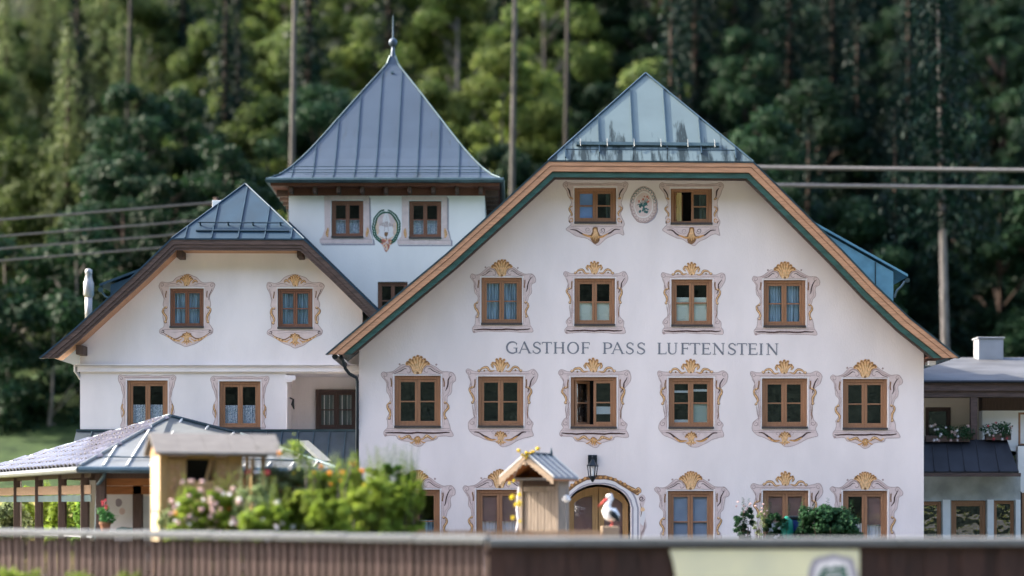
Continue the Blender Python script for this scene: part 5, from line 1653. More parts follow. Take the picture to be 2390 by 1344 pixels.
def spruce_tree(seed, h, rad, lmat, bark, bare=.08, droop=.35, levels=42, size=.55, name='spruce_tree', trunk_r=.013):
    rng = np.random.default_rng(seed)
    root = bpy.data.objects.new(name, None)
    mb = MB(); mb.sweep([(0, 0, -.5), (0, 0, h * .5), (0, 0, h)], [h * trunk_r, h * trunk_r * .7, h * .001], 8)
    Pn, Nn, Tn, Ln = [], [], [], []
    for i in range(levels):
        t = i / (levels - 1)
        z = h * (bare + (1 - bare) * t ** .92)
        L = rad * (1 - t) ** .78 * (.8 + .35 * rng.random()) + .12
        nb = 7 if t < .8 else 5
        off = rng.random() * 6.28
        for b in range(nb):
            a = off + b * 6.283 / nb + rng.normal() * .18
            l = L * (.75 + .4 * rng.random())
            d = np.array([math.cos(a), math.sin(a), 0]); side = np.array([-d[1], d[0], 0])
            k = max(4, int(l / .22))
            s = (np.arange(k) + rng.random(k)) / k
            zz = z - droop * l * s ** 1.3 + .12 * l * s ** 3
            p = d[None] * (l * s)[:, None] + np.stack([0 * s, 0 * s, zz], 1)
            for w in (-1, 1):
                tt = d[None] * .75 + w * side[None] * (.75 + .3 * rng.random((k, 1))) + np.array([0, 0, -.35]) + rng.normal(size=(k, 3)) * .15
                Pn.append(p); Tn.append(tt); Nn.append(unit(np.array([0, 0, 1.0]) + rng.normal(size=(k, 3)) * .45)); Ln.append(size * (1.15 - .6 * s) * (.7 + .6 * rng.random(k)) * (.55 + .45 * (1 - t)))
            tt = np.array([0, 0, -1.0]) + rng.normal(size=(k, 3)) * .25 + d[None] * .3
            Pn.append(p); Tn.append(tt); Nn.append(unit(d[None] + rng.normal(size=(k, 3)) * .5)); Ln.append(size * .8 * (.7 + .6 * rng.random(k)))
    Pn, Nn, Tn, Ln = map(np.concatenate, (Pn, Nn, Tn, Ln))
    v, f = leaf_quads(Pn, Nn, unit(Tn), Ln, Ln * .36)
    return root, mb.mesh('trunk', bark, smooth=True), mesh_from_np('crown', v, f, lmat)


def plant_tree(proto, x, y, s, rz, label, group, name, sink=.3, z=None):
    root, trunk, crown = proto
    o = bpy.data.objects.new(name, None)
    COL.objects.link(o)
    o.location = (x, y, (hill_h(x, y) if z is None else z) - sink)
    o.rotation_euler = (0, 0, rz); o.scale = (s, s, s * rnd.uniform(.94, 1.08))
    tag(o, label, 'tree', group)
    link('trunk', trunk, o); link('crown', crown, o)
    return o


TREES = {
    'bright': [broad_tree(11, 15, 4.6, LF['bright'], M['bark_grey'], .22), broad_tree(12, 17, 4.2, LF['bright'], M['bark_grey'], .28, nclump=52)],
    'mid': [broad_tree(21, 16, 4.4, LF['mid'], M['bark_grey'], .22), broad_tree(22, 18, 4.9, LF['mid'], M['bark_grey'], .2, nclump=64)],
    'deep': [broad_tree(31, 17, 4.8, LF['deep'], M['bark_brown'], .12, nclump=66), broad_tree(32, 19, 4.4, LF['deep'], M['bark_brown'], .15, nclump=64)],
    'needle': [spruce_tree(41, 24, 3.9, LF['needle'], M['bark_brown'], droop=.42), spruce_tree(42, 27, 3.6, LF['needle'], M['bark_brown'], droop=.5)],
    'soft': [spruce_tree(51, 23, 3.6, LF['needle_soft'], M['bark_brown'], droop=.6), spruce_tree(52, 20, 3.4, LF['needle_soft'], M['bark_brown'], droop=.7)],
    'low': [broad_tree(61, 7, 3.2, LF['mid'], M['bark_grey'], .05, per=190, size=.24, nclump=24), broad_tree(62, 6, 3.0, LF['deep'], M['bark_grey'], .05, per=190, size=.24, nclump=22)],
    'slim': [spruce_tree(81, 22, 2.6, LF['needle'], M['bark_white'], bare=.55, droop=.6, levels=40, size=.34, trunk_r=.0085, name='slender_tree')],
    'tall': [spruce_tree(71, 38, 2.6, LF['needle_soft'], M['bark_pale'], bare=.62, droop=.5, levels=18, name='pine_tree', trunk_r=.0036), spruce_tree(72, 36, 2.4, LF['needle'], M['bark_dark'], bare=.66, droop=.5, levels=16, name='pine_tree', trunk_r=.0036)],
}
NAMES = {'bright': 'broadleaf_tree', 'mid': 'broadleaf_tree', 'deep': 'broadleaf_tree', 'low': 'young_tree', 'needle': 'spruce_tree', 'soft': 'spruce_tree', 'tall': 'pine_tree'}
LOOKS = {'bright': 'yellow-green broadleaf tree', 'mid': 'mid-green broadleaf tree', 'deep': 'dark green broadleaf tree', 'low': 'low young tree', 'needle': 'dark blue-green spruce', 'soft': 'pale drooping spruce', 'tall': 'tall bare-trunked pine'}
GROUPS = {'bright': 'yellow-green broadleaf trees', 'mid': 'mid-green broadleaf trees', 'deep': 'dark broadleaf trees', 'low': 'young trees', 'needle': 'dark spruces', 'soft': 'pale drooping spruces', 'tall': 'tall pines'}


def zone(px):
    for lim, z in ((110, 'at the far left edge'), (240, 'above the flue pipe'), (400, 'over the far left eave'), (540, 'left of the blue roof peak'),
                   (680, 'just left of the tower roof'), (917, 'left of the tower spire'), (1180, 'right of the tower spire'), (1340, 'between the tower and the inn'),
                   (1507, 'left of the peak of the inn'), (1760, 'right of the peak of the inn'), (1950, 'above the thick cables'), (2190, 'right of the dormer of the inn'),
                   (2350, 'above the right-hand chimney')):
        if px < lim: return z
    return 'at the far right edge'


def forest_row(Y, px0, px1, step, chooser, smin, smax, jit=.35, seed=1):
    r = random.Random(seed)
    px = px0
    while px < px1:
        x = ax(px + r.uniform(-jit, jit) * step, Y); y = Y + r.uniform(-3, 3)
        kind = chooser(px, r)
        p = r.choice(TREES[kind])
        row = 'low on the slope' if Y < 56 else ('partway up' if Y < 68 else ('midway up' if Y < 81 else ('high up' if Y < 96 else ('higher up' if Y < 113 else 'topmost'))))
        plant_tree(p, x, y, r.uniform(smin, smax), r.uniform(0, 6.28), f"{LOOKS[kind]} {zone(px)}, {row}", f"{GROUPS[kind]} {zone(px)}, {row}", NAMES[kind])
        px += step * r.uniform(.75, 1.25)


def choose_front(px, r):
    u = r.random()
    if px < 260: return 'soft' if u < .7 else 'mid'
    if px < 560: return 'deep' if u < .4 else ('needle' if u < .6 else 'mid')
    if px < 1250: return 'bright' if u < .5 else ('mid' if u < .85 else 'deep')
    if px < 1560: return 'mid' if u < .6 else ('bright' if u < .75 else 'deep')
    return 'deep' if u < .45 else 'needle'  # shade of the right-hand slope, put into darker leaf colours


def choose_back(px, r):
    u = r.random()
    if px < 400: return 'soft' if u < .6 else ('mid' if u < .92 else 'needle')
    if px < 1300: return 'bright' if u < .45 else ('mid' if u < .8 else 'needle')
    if px < 1600: return 'mid' if u < .5 else 'deep'
    return 'needle' if u < .6 else 'deep'  # dark leaf colours paint the slope's shade here too


for k, (Y, px0, st, ch, lo, hi) in enumerate(((50, 300, 120, choose_front, .75, 1.0), (61, -250, 112, choose_front, .8, 1.05), (74, -250, 108, choose_back, .85, 1.1), (88, -250, 108, choose_back, .9, 1.15), (104, -250, 112, choose_back, .95, 1.2), (123, -250, 120, choose_back, 1.0, 1.25))):
    forest_row(Y, px0, 2700, st, ch, lo, hi, seed=3 + k)
r_ = random.Random(9)
for px in range(-150, 2700, 150):
    if px < 330:
        continue
    x = ax(px + r_.uniform(-40, 40), 44)
    kind = 'low'
    plant_tree(TREES['low'][1 if px > 1500 or px < 500 else 0], x, 44 + r_.uniform(-1.5, 1.5), r_.uniform(.6, 1.0), r_.uniform(0, 6), f"{LOOKS[kind]} {zone(px)}, woodland edge", f"{GROUPS[kind]} {zone(px)}, edge of the wood", NAMES[kind])
for px, Y, sc, lab in ((-40, 42, 1.2, 'dark bushy young tree at the left edge above the pavilion'), (40, 45, 1.5, 'dark bushy young tree above the tiled pavilion roof, left of the brown trunk'), (110, 42, 1.2, 'low dark tree right beside the left corner of the gabled house'), (190, 46, 1.6, 'dark young tree half behind the left corner of the gabled house')):
    plant_tree(TREES['low'][1], ax(px, Y), Y, sc, px * .3, lab, 'dark young trees left of the gabled house', 'young_tree', z=mead(ax(px, Y), Y) + .2)
for px, Y, k, sc, lab in ((668, 43, 0, 1.3, 'tall pine with a thin grey trunk just left of the tower roof'), (1184, 43, 0, 1.3, 'tall pine with a pale trunk just right of the tower roof'), (1311, 55, 1, 1.3, 'tall pine with a grey trunk left of the gable peak of the inn'), (285, 66, 1, 1.2, 'reddish bare trunk in the dark wood above the power lines')):
    o = plant_tree(TREES['tall'][k], ax(px, Y), Y, sc, px * .1, lab, 'tall pines with bare trunks', 'pine_tree')
    o.rotation_euler = (R(r_.uniform(-1, 1)), R(r_.uniform(-2.0, 2.0)), px * .1)

plant_tree(TREES['slim'][0], ax(2216, 38), 38, 1.35, .4, 'slender tree with a pale bare trunk above the roof of the balcony house', None, 'slender_tree').rotation_euler = (0, R(-1.5), .4)

# ================================================================== POWER CABLES
def cable(name, pts, r, m, label, group):
    mb = MB()
    a, b = pts
    q = []
    for i in range(17):
        t = i / 16
        p = a.lerp(b, t); p = p + Vector((0, 0, -.05 * 4 * t * (1 - t)))
        q.append(p)
    o = mb.sweep(q, r, 6).build(name, m)
    tag(o, label, 'cable', group)

ends = [((-30, 513), (530, 470)), ((-30, 553), (500, 512)), ((-30, 584), (470, 543)), ((-30, 614), (430, 574))]
nm = ['topmost of the four thin cables left of the blue roof', 'second from the top of the four thin cables left of the blue roof', 'third from the top of the four thin cables left of the blue roof', 'lowest of the four thin cables left of the blue roof']
for (a, b), l in zip(ends, nm): cable('power_cable', (at(a[0] - 1500, a[1] + (a[1] - b[1]) * 1500 / 560, 20), at(*b, 26)), .045, M['cable_dark'], l, 'thin power cables on the left')
cable('power_cable', (at(1600, 388, 26), at(4200, 410, 20)), .085, M['cable_grey'], 'upper thick grey cable running right from the roof of the inn', 'thick cables on the right')
cable('power_cable', (at(1600, 429, 26), at(4200, 452, 20)), .085, M['cable_grey'], 'lower thick grey cable running right from the roof of the inn', 'thick cables on the right')

for nm_, px_, Y_, top_, lab_ in (('utility_pole', 1603, 26.2, 380, 'wooden utility pole behind the gable of the inn that carries the thick cables'), ('utility_pole', 505, 26.2, 462, 'wooden utility pole behind the blue half-hipped roof that carries the thin cables')):
    b_ = at(px_, top_, Y_); up = empty(nm_, (b_.x, Y_, 0), lab_, 'utility pole')
    mb = MB(); mb.sweep([(b_.x, Y_, -.5), (b_.x, Y_, b_.z * .5), (b_.x, Y_, b_.z)], [.17, .14, .11], 10); mb.build('mast', M['bark_brown'], up, smooth=True)
    mb = MB(); mb.box(b_.x - .6, b_.x + .6, Y_ - .16, Y_ - .06, b_.z - .35, b_.z - .25); mb.build('crossarm', M['bark_brown'], up)

# ================================================================== PAVILION (left)
pav = empty('pavilion', (-9.2, -3.5, 0), 'open timber pavilion with glossy tiled and sheet-metal hipped roof at the left', 'pavilion')
YP = -5.0
Ac, Bc = at(186, 1091, YP), at(786, 1095, YP)
apx = at(397, 974, -1.4)
Cc = at(-70, 1110, 4.0)
Dc = Vector((Bc.x - .4, 1.0, Bc.z))
def slab(mb, pts, t=.06):
    mb.add(list(pts) + [Vector(p) + Vector((0, 0, -t)) for p in pts], [tuple(range(len(pts))), tuple(range(2 * len(pts) - 1, len(pts) - 1, -1))] + [(i, (i + 1) % len(pts), len(pts) + (i + 1) % len(pts), len(pts) + i) for i in range(len(pts))])
# ridge runs back and right from the apex a little
rdg = at(560, 1016, .6)
mb = MB()
slab(mb, [Ac, Bc, rdg, apx]); slab(mb, [Cc, Ac, apx]); slab(mb, [Bc, Dc, rdg]); slab(mb, [Dc, Cc, apx, rdg])
proof = mb.build('roof', M['metal_pale'], pav)
# metal sheets on the front face
L, Rr = Ac, Bc
u = Rr - L
nf = (Rr - L).cross(apx - L).normalized()
if nf.z < 0: nf = -nf
NP = 11
def front_top(t):
    """Point on the upper edge of the front face above base parameter t, along a line parallel to the slope."""
    x = L.x + u.x * t
    poly = [(L, apx), (apx, rdg), (rdg, Rr)]
    for a, b in poly:
        if a.x <= x <= b.x and b.x - a.x > 1e-6:
            return a.lerp(b, (x - a.x) / (b.x - a.x))
    return Rr.copy()
M['seam_pale'] = mat('seam_pale', (0.72, 0.72, 0.68), rough=0.4, metal=0.2, var=0.05)
for i in range(NP):
    a, b = i / NP + .002, (i + 1) / NP - .002
    q = [L + u * a, L + u * b, front_top(b), front_top(a)]
    mid = (apx.x - L.x) / u.x
    if a < mid < b: q = [L + u * a, L + u * b, front_top(b), apx.copy(), front_top(a)]
    mb = MB(); slab(mb, [p + nf * .02 for p in q], .015); mb.build('roof_sheet', M['metal_pale'], proof)
    if i:
        t = i / NP
        p, q_ = L + u * t + nf * .02, front_top(t) + nf * .02
        ux = u.normalized() * .02
        mb = MB(); mb.hexa([p - ux, p + ux, q_ + ux, q_ - ux], [p - ux + nf * .05, p + ux + nf * .05, q_ + ux + nf * .05, q_ - ux + nf * .05]); mb.build('seam', M['seam_pale'], proof)
# a raised white verge strip on the right half, and a snow rail
p, q_ = at(700, 1036, -1.2), at(752, 1084, -4.2)
mb = MB(); s_ = Vector((.22, 0, 0)); mb.hexa([p, p + s_, q_ + s_, q_], [v + Vector((0, 0, .09)) for v in (p, p + s_, q_ + s_, q_)]); mb.build('roof_ladder', M['metal_pale'], proof)
mb = MB(); mb.sweep([L + u * .05 + (apx - L) * .13 + nf * .1, L + u * .9 + (rdg - Rr) * .13 + nf * .1], .02, 6); mb.build('snow_rail', M['metal_seam'], proof)
# tiles on the left face
M['tile'] = mat('tile', (0.085, 0.08, 0.10), rough=0.22, var=0.15, island=.35, spec=0.8)
n3 = (Ac - Cc).cross(apx - Cc).normalized()
if n3.z < 0: n3 = -n3
e3 = (Ac - Cc).normalized(); up3 = n3.cross(e3).normalized()
if up3.z < 0: up3 = -up3
H3 = (apx - Cc).dot(up3); W3 = (Ac - Cc).length; ap3 = (apx - Cc).dot(e3)
tw_, thh = .33, .36
mbt = MB()
k = 6
vt = []
for i in range(k + 1):
    t = i / k; xx = (t - .5) * tw_ * .99; zz = .085 * math.sin(t * math.pi)
    vt += [(xx, 0, zz + .035), (xx, thh * 1.05, zz + .002)]
ft = [(2 * i, 2 * i + 2, 2 * i + 3, 2 * i + 1) for i in range(k)]
vb = [(v[0], v[1], v[2] - .018) for v in vt]
ft += [tuple(len(vt) + j for j in reversed(f)) for f in list(ft)] + [(2 * i, len(vt) + 2 * i, len(vt) + 2 * i + 2, 2 * i + 2) for i in range(k)]
mbt.add(vt + vb, ft)
tile_me = mbt.mesh('roof_tile', M['tile'], smooth=False)
tiles = []
rows = int(H3 / thh)
for j in range(rows):
    y0 = j * thh
    xl_ = ap3 * (y0 + thh * .5) / H3; xr_ = W3 - (W3 - ap3) * (y0 + thh * .5) / H3
    n_ = int((xr_ - xl_) / tw_)
    for i in range(n_ + 1):
        x = xl_ + (i + .5 + (.0 if j % 2 else .0)) * tw_
        if x > xr_ - .02: continue
        tiles.append((Cc + e3 * x + up3 * y0 + n3 * .01))
rotm = Matrix((e3, up3, n3)).transposed().to_4x4()
tiles.sort(key=lambda p: (p - Vector((0, -45, 1.8))).length)
for p in tiles[:300]:
    o = link('roof_tile', tile_me, proof)
    o.matrix_local = Matrix.Translation(p - wloc(proof)) @ rotm @ Matrix.Rotation(R(rnd.uniform(-2.5, 2.5)), 4, 'X')
if len(tiles) > 300:
    mb = MB()
    for p in tiles[300:]:
        b = len(mb.v)
        mb.add([p + rotm.to_3x3() @ Vector(v) for v in vt + vb], ft)
    tag(mb.build('roof_tiling', M['tile'], proof), kind='stuff')
for (p, q_) in ((Ac, apx), (Bc, rdg), (apx, rdg), (Cc, apx)):
    mb = MB(); mb.sweep([p + Vector((0, 0, .04)), q_ + Vector((0, 0, .05))], .05, 6); mb.build('hip_cap', M['metal_seam'] if p is not Ac else M['metal_pale'], proof)
def gutter_run(a, b, m):
    mb = MB(); mb.sweep([a + Vector((0, -.06, -.05)), b + Vector((0, -.06, -.05))], .08, 8); mb.build('gutter', m, pav)
gutter_run(Ac, Bc, M['metal_seam']); gutter_run(Cc, Ac, M['metal_pale'])
mb = MB(); mb.sweep([at(245, 1098, YP + .05), at(243, 1112, YP + .1), at(228, 1132, YP + .35), at(225, 1250, YP + .35), at(225, 1335, YP + .35)], .05, 8); mb.build('downpipe', M['metal_seam'], pav, smooth=True)
# posts and beams
def along(t, zpx=None): return Cc.lerp(Ac, t)
inw = Vector((.45, .25, 0))
for t in (.30, .50, .70, .88):
    p = along(t) + inw
    mb = MB(); mb.box(p.x - .09, p.x + .09, p.y - .09, p.y + .09, 0, p.z - .12); mb.build('post', M['wood_brown'], pav, bevel=.01)
for px, Y in ((236, -4.6), (322, -3.6), (640, -4.6), (760, -4.6)):
    x = ax(px, Y); mb = MB(); mb.box(x - .11, x + .11, Y - .1, Y + .1, 0, Ac.z - .05); mb.build('post', M['wood_brown'], pav, bevel=.01)
M['wood_tan_dark'] = wood('wood_tan_dark', (0.20, 0.115, 0.06), axis='x', var=.25)
a, b = along(.02) + inw, along(.93) + inw
for z0_, z1_, m in ((Ac.z - .62, Ac.z - .40, 'wood_tan_dark'), (Ac.z - .80, Ac.z - .64, 'metal_seam'), (Ac.z - .22, Ac.z - .05, 'wood_brown')):
    mb = MB(); mb.hexa([(a.x, a.y - .1, z0_), (b.x, b.y - .1, z0_), (b.x, b.y - .1, z1_), (a.x, a.y - .1, z1_)], [(a.x, a.y - .02, z0_), (b.x, b.y - .02, z0_), (b.x, b.y - .02, z1_), (a.x, a.y - .02, z1_)]); mb.build('beam', M[m], pav)
M['wood_orange'] = wood('wood_orange', (0.33, 0.125, 0.035), axis='x', var=0.25)
mb = MB(); mb.box(ax(240, -4.6), Bc.x - .3, -4.66, -4.5, Ac.z - .25, Ac.z - .05); mb.build('beam', M['wood_brown'], pav)
mb = MB(); mb.box(ax(240, -4.4), Bc.x - .3, -4.4, -4.25, Ac.z - .42, Ac.z - .12); mb.build('beam', M['wood_orange'], pav)
mb = MB(); mb.box(ax(240, -3.6), Bc.x - .3, -3.7, -3.55, Ac.z - .62, Ac.z - .42); mb.build('beam', M['wood_orange'], pav)
for k in range(9):
    x = ax(250, -4) + k * .62
    mb = MB(); mb.box(x, x + .1, -4.6, -.2, Ac.z - .12, Ac.z - .02 + .0); mb.build('rafter', M['wood_orange'], pav)
mb = MB(); 
a, b = along(.25) + inw, along(.93) + inw
mb.hexa([(a.x, a.y, 1.02), (b.x, b.y, 1.02), (b.x, b.y, 1.12), (a.x, a.y, 1.12)], [(a.x, a.y + .5, 1.02), (b.x, b.y + .5, 1.02), (b.x, b.y + .5, 1.12), (a.x, a.y + .5, 1.12)]); mb.build('counter_ledge', M['stucco_grey'], pav)
# white boards standing in the pavilion
sb = MB(); sb.box(ax(246, -3.3), ax(313, -3.3), -3.3, -3.25, .4, az(1156, -3.3)); s1 = sb.build('display_board', M['white_paint']); tag(s1, 'white display board under the pavilion, left of the inner post', 'board')
P = Paint(285, 1195, -3.3)
for dd_ in (((-8, -22), 8, 'paint_shadow', 0, 10), ((0, -2), 7, 'paint_lilac', 1, 8), ((6, 42), 22, 'paint_teal', 0, 8)):
    P = Paint(285, 1195, -3.3); P.dot(*dd_); pp = P.build('painted_spot', None); pp.parent = s1
sb = MB(); sb.box(ax(328, -3.0), ax(372, -3.0), -3.0, -2.95, .4, az(1158, -3.0)); s2 = sb.build('display_board', mat('board_blue', (.62, .68, .72), var=.05)); tag(s2, 'pale bluish board under the pavilion, right of the inner post', 'board')

# potted plant beside the pavilion post
gx, gy = ax(246, -5.6), -5.6
gz = az(1222, gy)
gn = empty('potted_plant', (gx, gy, 0), 'potted plant with a red flower spike beside the pavilion post', 'plant')
mb = MB(); mb.box(gx - .17, gx + .17, gy - .17, gy + .17, .006, gz - .2); mb.build('stand', M['wood_brown'], gn, bevel=.02)
M['pot_brown'] = mat('pot_brown', (0.22, 0.10, 0.05), rough=.8, var=.15)
mb = MB(); mb.lathe((gx, gy, gz - .2), [(.09, 0), (.13, .19), (.15, .19), (.15, .24), (.12, .24), (.11, .2)], 14); mb.build('pot', M['pot_brown'], gn)
LF['pot'] = leaf('pot_leaf', (0.03, 0.12, 0.03), (0.06, 0.22, 0.05), .35)
rng = np.random.default_rng(77)
v, f = clump_leaves(rng, [np.array([rng.normal() * .05, rng.normal() * .05, gz + .08 + .055 * k]) for k in range(6)], [.13, .14, .13, .11, .09, .07], 60, .075)
link('foliage', mesh_from_np('foliage', v, f, LF['pot']), gn)
for k in range(7): star_flower(Vector((gx + rnd.uniform(-.05, .05), gy - .09, gz + .36 + .03 * k)), .05, M['petal_red'], gn, n=7)
mb = MB(); mb.sweep([(gx, gy, gz), (gx, gy - .04, gz + .56)], .01, 5); mb.build('stem', M['bark_grey'], gn)

# ================================================================== INSECT HOUSE (timber, on a stand)
M['wood_tan'] = wood('wood_tan', (0.42, 0.24, 0.10), axis='z', var=0.3, island=.22)
M['wood_board'] = wood('wood_board', (0.50, 0.40, 0.24), axis='z', var=0.12)
M['shingle_grey'] = mat('shingle_grey', (0.135, 0.125, 0.115), rough=.75, var=.2, scale=3, stretch=(1, 6, 6), bump=.3, bscale=10)
ihx, ihy = ax(372, -12.4), -12.4
zi = az(1061, -12.4)                     # eave height
ih = empty('insect_house', (ihx, ihy, 0), 'small timber insect house with a grey gabled roof above the flower bed', 'insect house', rz=R(20))
zw = zi
def IB(name, m, *b, bevel=.006, kind=None):
    mb = MB(); mb.box(*b); return mb.build(name, M[m], ih, bevel=bevel, local=True)
Wf, Dp = 1.62, 1.15
IB('side_wall', 'wood_board', 0, .05, .05, Dp, zw - 1.75, zw + .04)
IB('rear_wall', 'wood_tan', .05, Wf - .02, Dp - .05, Dp, zw - 1.1, zw)
IB('floor_board', 'wood_tan', .0, 2.12, .0, Dp, zw - 1.12, zw - 1.06)
for (a, b, z0_, z1_) in ((.0, .17, -1.06, -.0), (.17, .52, -.95, -.08), (1.08, 1.30, -.95, -.08), (1.30, 1.62, -1.06, 0)):
    IB('front_panel', 'wood_tan', a + .004, b - .004, .0, .05, zw + z0_, zw + z1_)
IB('front_panel', 'wood_tan', .524, 1.076, .0, .05, zw - 1.06, zw - .50)
IB('lintel', 'wood_tan', .524, 1.076, .0, .05, zw - .07, zw)
IB('compartment_back', 'room', .53, 1.07, .5, .53, zw - .5, zw - .07)
mb = MB(); mb.sweep([(.90, .02, zw - .5), (1.0, .02, zw - .07)], .03, 4); mb.build('brace', M['wood_tan'], ih, local=True)
for (cx_, cz_, n_) in ((.345, -.45, 40), (1.19, -.42, 30)):
    mb = MB()
    for k in range(n_):
        x_, z_ = cx_ + rnd.uniform(-.13, .13) * (1 if cx_ < .5 else .7), zw + cz_ + rnd.uniform(-.3, .28)
        mb.sweep([(x_, -.028, z_), (x_, -.004, z_)], .018, 6)
    tag(mb.build('reed_bundle', M['wood_light'], ih, local=True), kind='stuff')
mb = MB()
for (x_, y_) in ((2.02, .04), (2.02, Dp - .06), (1.70, .04)):
    mb = MB(); mb.box(x_ - .035, x_ + .035, y_ - .035, y_ + .035, zw - 1.06, zw - .02); mb.build('porch_post', M['wood_tan'], ih, bevel=.005, local=True)
for (x_, y_) in ((.1, .1), (2.0, .1), (.1, 1.0), (2.0, 1.0)):
    mb = MB(); mb.box(x_ - .05, x_ + .05, y_ - .05, y_ + .05, 0, zw - 1.12); mb.build('leg', M['wood_tan'], ih, local=True)
rise = .40
for s in (0, 1):
    ye, yr_ = (-.22, Dp / 2) if s == 0 else (Dp + .22, Dp / 2)
    for k in range(5):
        a, b = -.12 + 2.50 * k / 5 + .002, -.12 + 2.50 * (k + 1) / 5 - .002
        mb = MB(); mb.hexa([(a, ye, zw), (b, ye, zw), (b, yr_, zw + rise), (a, yr_, zw + rise)], [(a, ye, zw + .045), (b, ye, zw + .045), (b, yr_, zw + rise + .045), (a, yr_, zw + rise + .045)]); mb.build('roof_board', M['shingle_grey'], ih, local=True)
mb = MB(); mb.add([(-.02, .0, zw), (-.02, Dp, zw), (-.02, Dp / 2, zw + rise - .03), (.03, 0, zw), (.03, Dp, zw), (.03, Dp / 2, zw + rise - .03)], [(0, 1, 2), (5, 4, 3), (0, 3, 4, 1), (1, 4, 5, 2), (2, 5, 3, 0)]); mb.build('gable_board', M['wood_tan'], ih, local=True)

# ================================================================== WELL-HOUSE KIOSK
M['wood_weathered'] = wood('wood_weathered', (0.245, 0.195, 0.15), axis='z', var=0.25)
M['kiosk_metal'] = mat('kiosk_metal', (0.22, 0.235, 0.26), rough=.4, metal=.3, var=.1)
M['wood_pale'] = wood('wood_pale', (0.30, 0.22, 0.15), axis='x', var=0.15)
YK = -7.0
kx = ax(1234, YK)
zr, ze = az(1063, YK), az(1116, YK)
ks = empty('garden_kiosk', (kx, YK, 0), 'little gabled wooden kiosk with carved bargeboards in front of the arched door', 'kiosk', rz=R(-27))
HWk = .68
bw = .47
Ld = 1.30
planks = 11
KB = .50
for k in range(planks):
    a = -bw + 2 * bw * k / planks
    mb = MB(); mb.box(a + .003, a + 2 * bw / planks - .003, KB + .04 + .004 * (k % 2), KB + .08, .1, ze - .30); mb.build('plank', M['wood_weathered'], ks, local=True)
mb = MB(); mb.box(-bw - .03, -bw + .06, KB, KB + .10, 0, ze - .02); mb.build('corner_post', M['wood_weathered'], ks, bevel=.01, local=True)
mb = MB(); mb.box(bw - .06, bw + .03, KB, KB + .10, 0, ze - .02); mb.build('corner_post', M['wood_weathered'], ks, bevel=.01, local=True)
mb = MB(); mb.box(-bw + .07, bw - .07, KB + .01, KB + .08, ze - .295, ze - .17); mb.build('rail', M['wood_weathered'], ks, bevel=.01, local=True)
mb = MB(); mb.box(-bw + .07, bw - .07, KB + .02, KB + .08, ze - .165, ze - .04); mb.build('rail', M['wood_brown'], ks, bevel=.01, local=True)
mb = MB(); mb.box(-bw - .10, bw + .1, KB - .12, .9, ze - .035, ze + .02); mb.build('shelf', M['stucco_grey'], ks, bevel=.01, local=True)
mb = MB(); mb.box(bw - .03, bw + .02, KB + .105, 1.05, 0, ze - .04); mb.build('side_panel', M['wood_weathered'], ks, local=True)
mb = MB(); mb.box(-bw - .02, -bw + .03, KB + .105, 1.05, 0, ze - .04); mb.build('side_panel', M['wood_weathered'], ks, local=True)
mb = MB(); mb.box(-bw - .02, bw + .02, 1.055, 1.09, 0, ze - .04); mb.build('rear_panel', M['wood_weathered'], ks, local=True)
mb = MB(); mb.prism([(-HWk + .12, ze + .03), (HWk - .12, ze + .03), (0, zr - .09)], KB + .35, KB + .39); mb.build('gable_boarding', M['wood_orange'], ks, local=True)
for s in (-1, 1):
    # four metal sheets per side
    for k in range(4):
        y0_, y1_ = -.12 + Ld * k / 4 + .002, -.12 + Ld * (k + 1) / 4 - .002
        mb = MB(); mb.hexa([(s * HWk, y0_, ze - .02), (s * HWk, y1_, ze - .02), (0, y1_, zr), (0, y0_, zr)], [(s * HWk, y0_, ze + .02), (s * HWk, y1_, ze + .02), (0, y1_, zr + .04), (0, y0_, zr + .04)]); mb.build('roof_sheet', M['kiosk_metal'], ks, local=True)
    for k in range(5):
        y_ = -.12 + Ld * k / 4
        mb = MB(); mb.hexa([(s * HWk, y_ - .015, ze + .02), (s * HWk, y_ + .015, ze + .02), (0, y_ + .015, zr + .04), (0, y_ - .015, zr + .04)], [(s * HWk, y_ - .015, ze + .055), (s * HWk, y_ + .015, ze + .055), (0, y_ + .015, zr + .075), (0, y_ - .015, zr + .075)]); mb.build('seam', M['seam_pale'], ks, local=True)
    mb = MB(); mb.hexa([(s * HWk, -.11, ze - .06), (s * HWk, Ld - .14, ze - .06), (0, Ld - .14, zr - .04), (0, -.11, zr - .04)], [(s * HWk, -.11, ze - .022), (s * HWk, Ld - .14, ze - .022), (0, Ld - .14, zr - .002), (0, -.11, zr - .002)]); mb.build('roof_boarding', M['wood_orange'], ks, local=True)
    # carved bargeboard with a scalloped lower edge
    top_, low_ = [], []
    for k in range(41):
        t = k / 40
        x_ = s * HWk * (1 - t); z_ = ze - .03 + (zr - ze) * t
        top_.append((x_, z_ + .03)); low_.append((x_, z_ - .10 - .035 * abs(math.sin(t * math.pi * 7))))
    mb = MB()
    n_ = len(top_)
    v = [(p[0], -.15, p[1]) for p in top_ + low_] + [(p[0], -.118, p[1]) for p in top_ + low_]
    f = []
    for i in range(n_ - 1):
        f += [(i, i + 1, n_ + i + 1, n_ + i), (2 * n_ + i, 3 * n_ + i, 3 * n_ + i + 1, 2 * n_ + i + 1), (n_ + i, n_ + i + 1, 3 * n_ + i + 1, 3 * n_ + i), (i, 2 * n_ + i, 2 * n_ + i + 1, i + 1)]
    mb.add(v, f); mb.build('carved_bargeboard', M['wood_pale'], ks, local=True)
mb = MB(); mb.sweep([(0, -.16, zr + .05), (0, Ld - .12, zr + .05)], .035, 6); mb.sweep([(0, Ld - .13, zr + .05), (0, Ld - .13, zr + .22)], [.04, .004], 4); mb.build('ridge_cap', M['metal_seam'], ks, local=True)
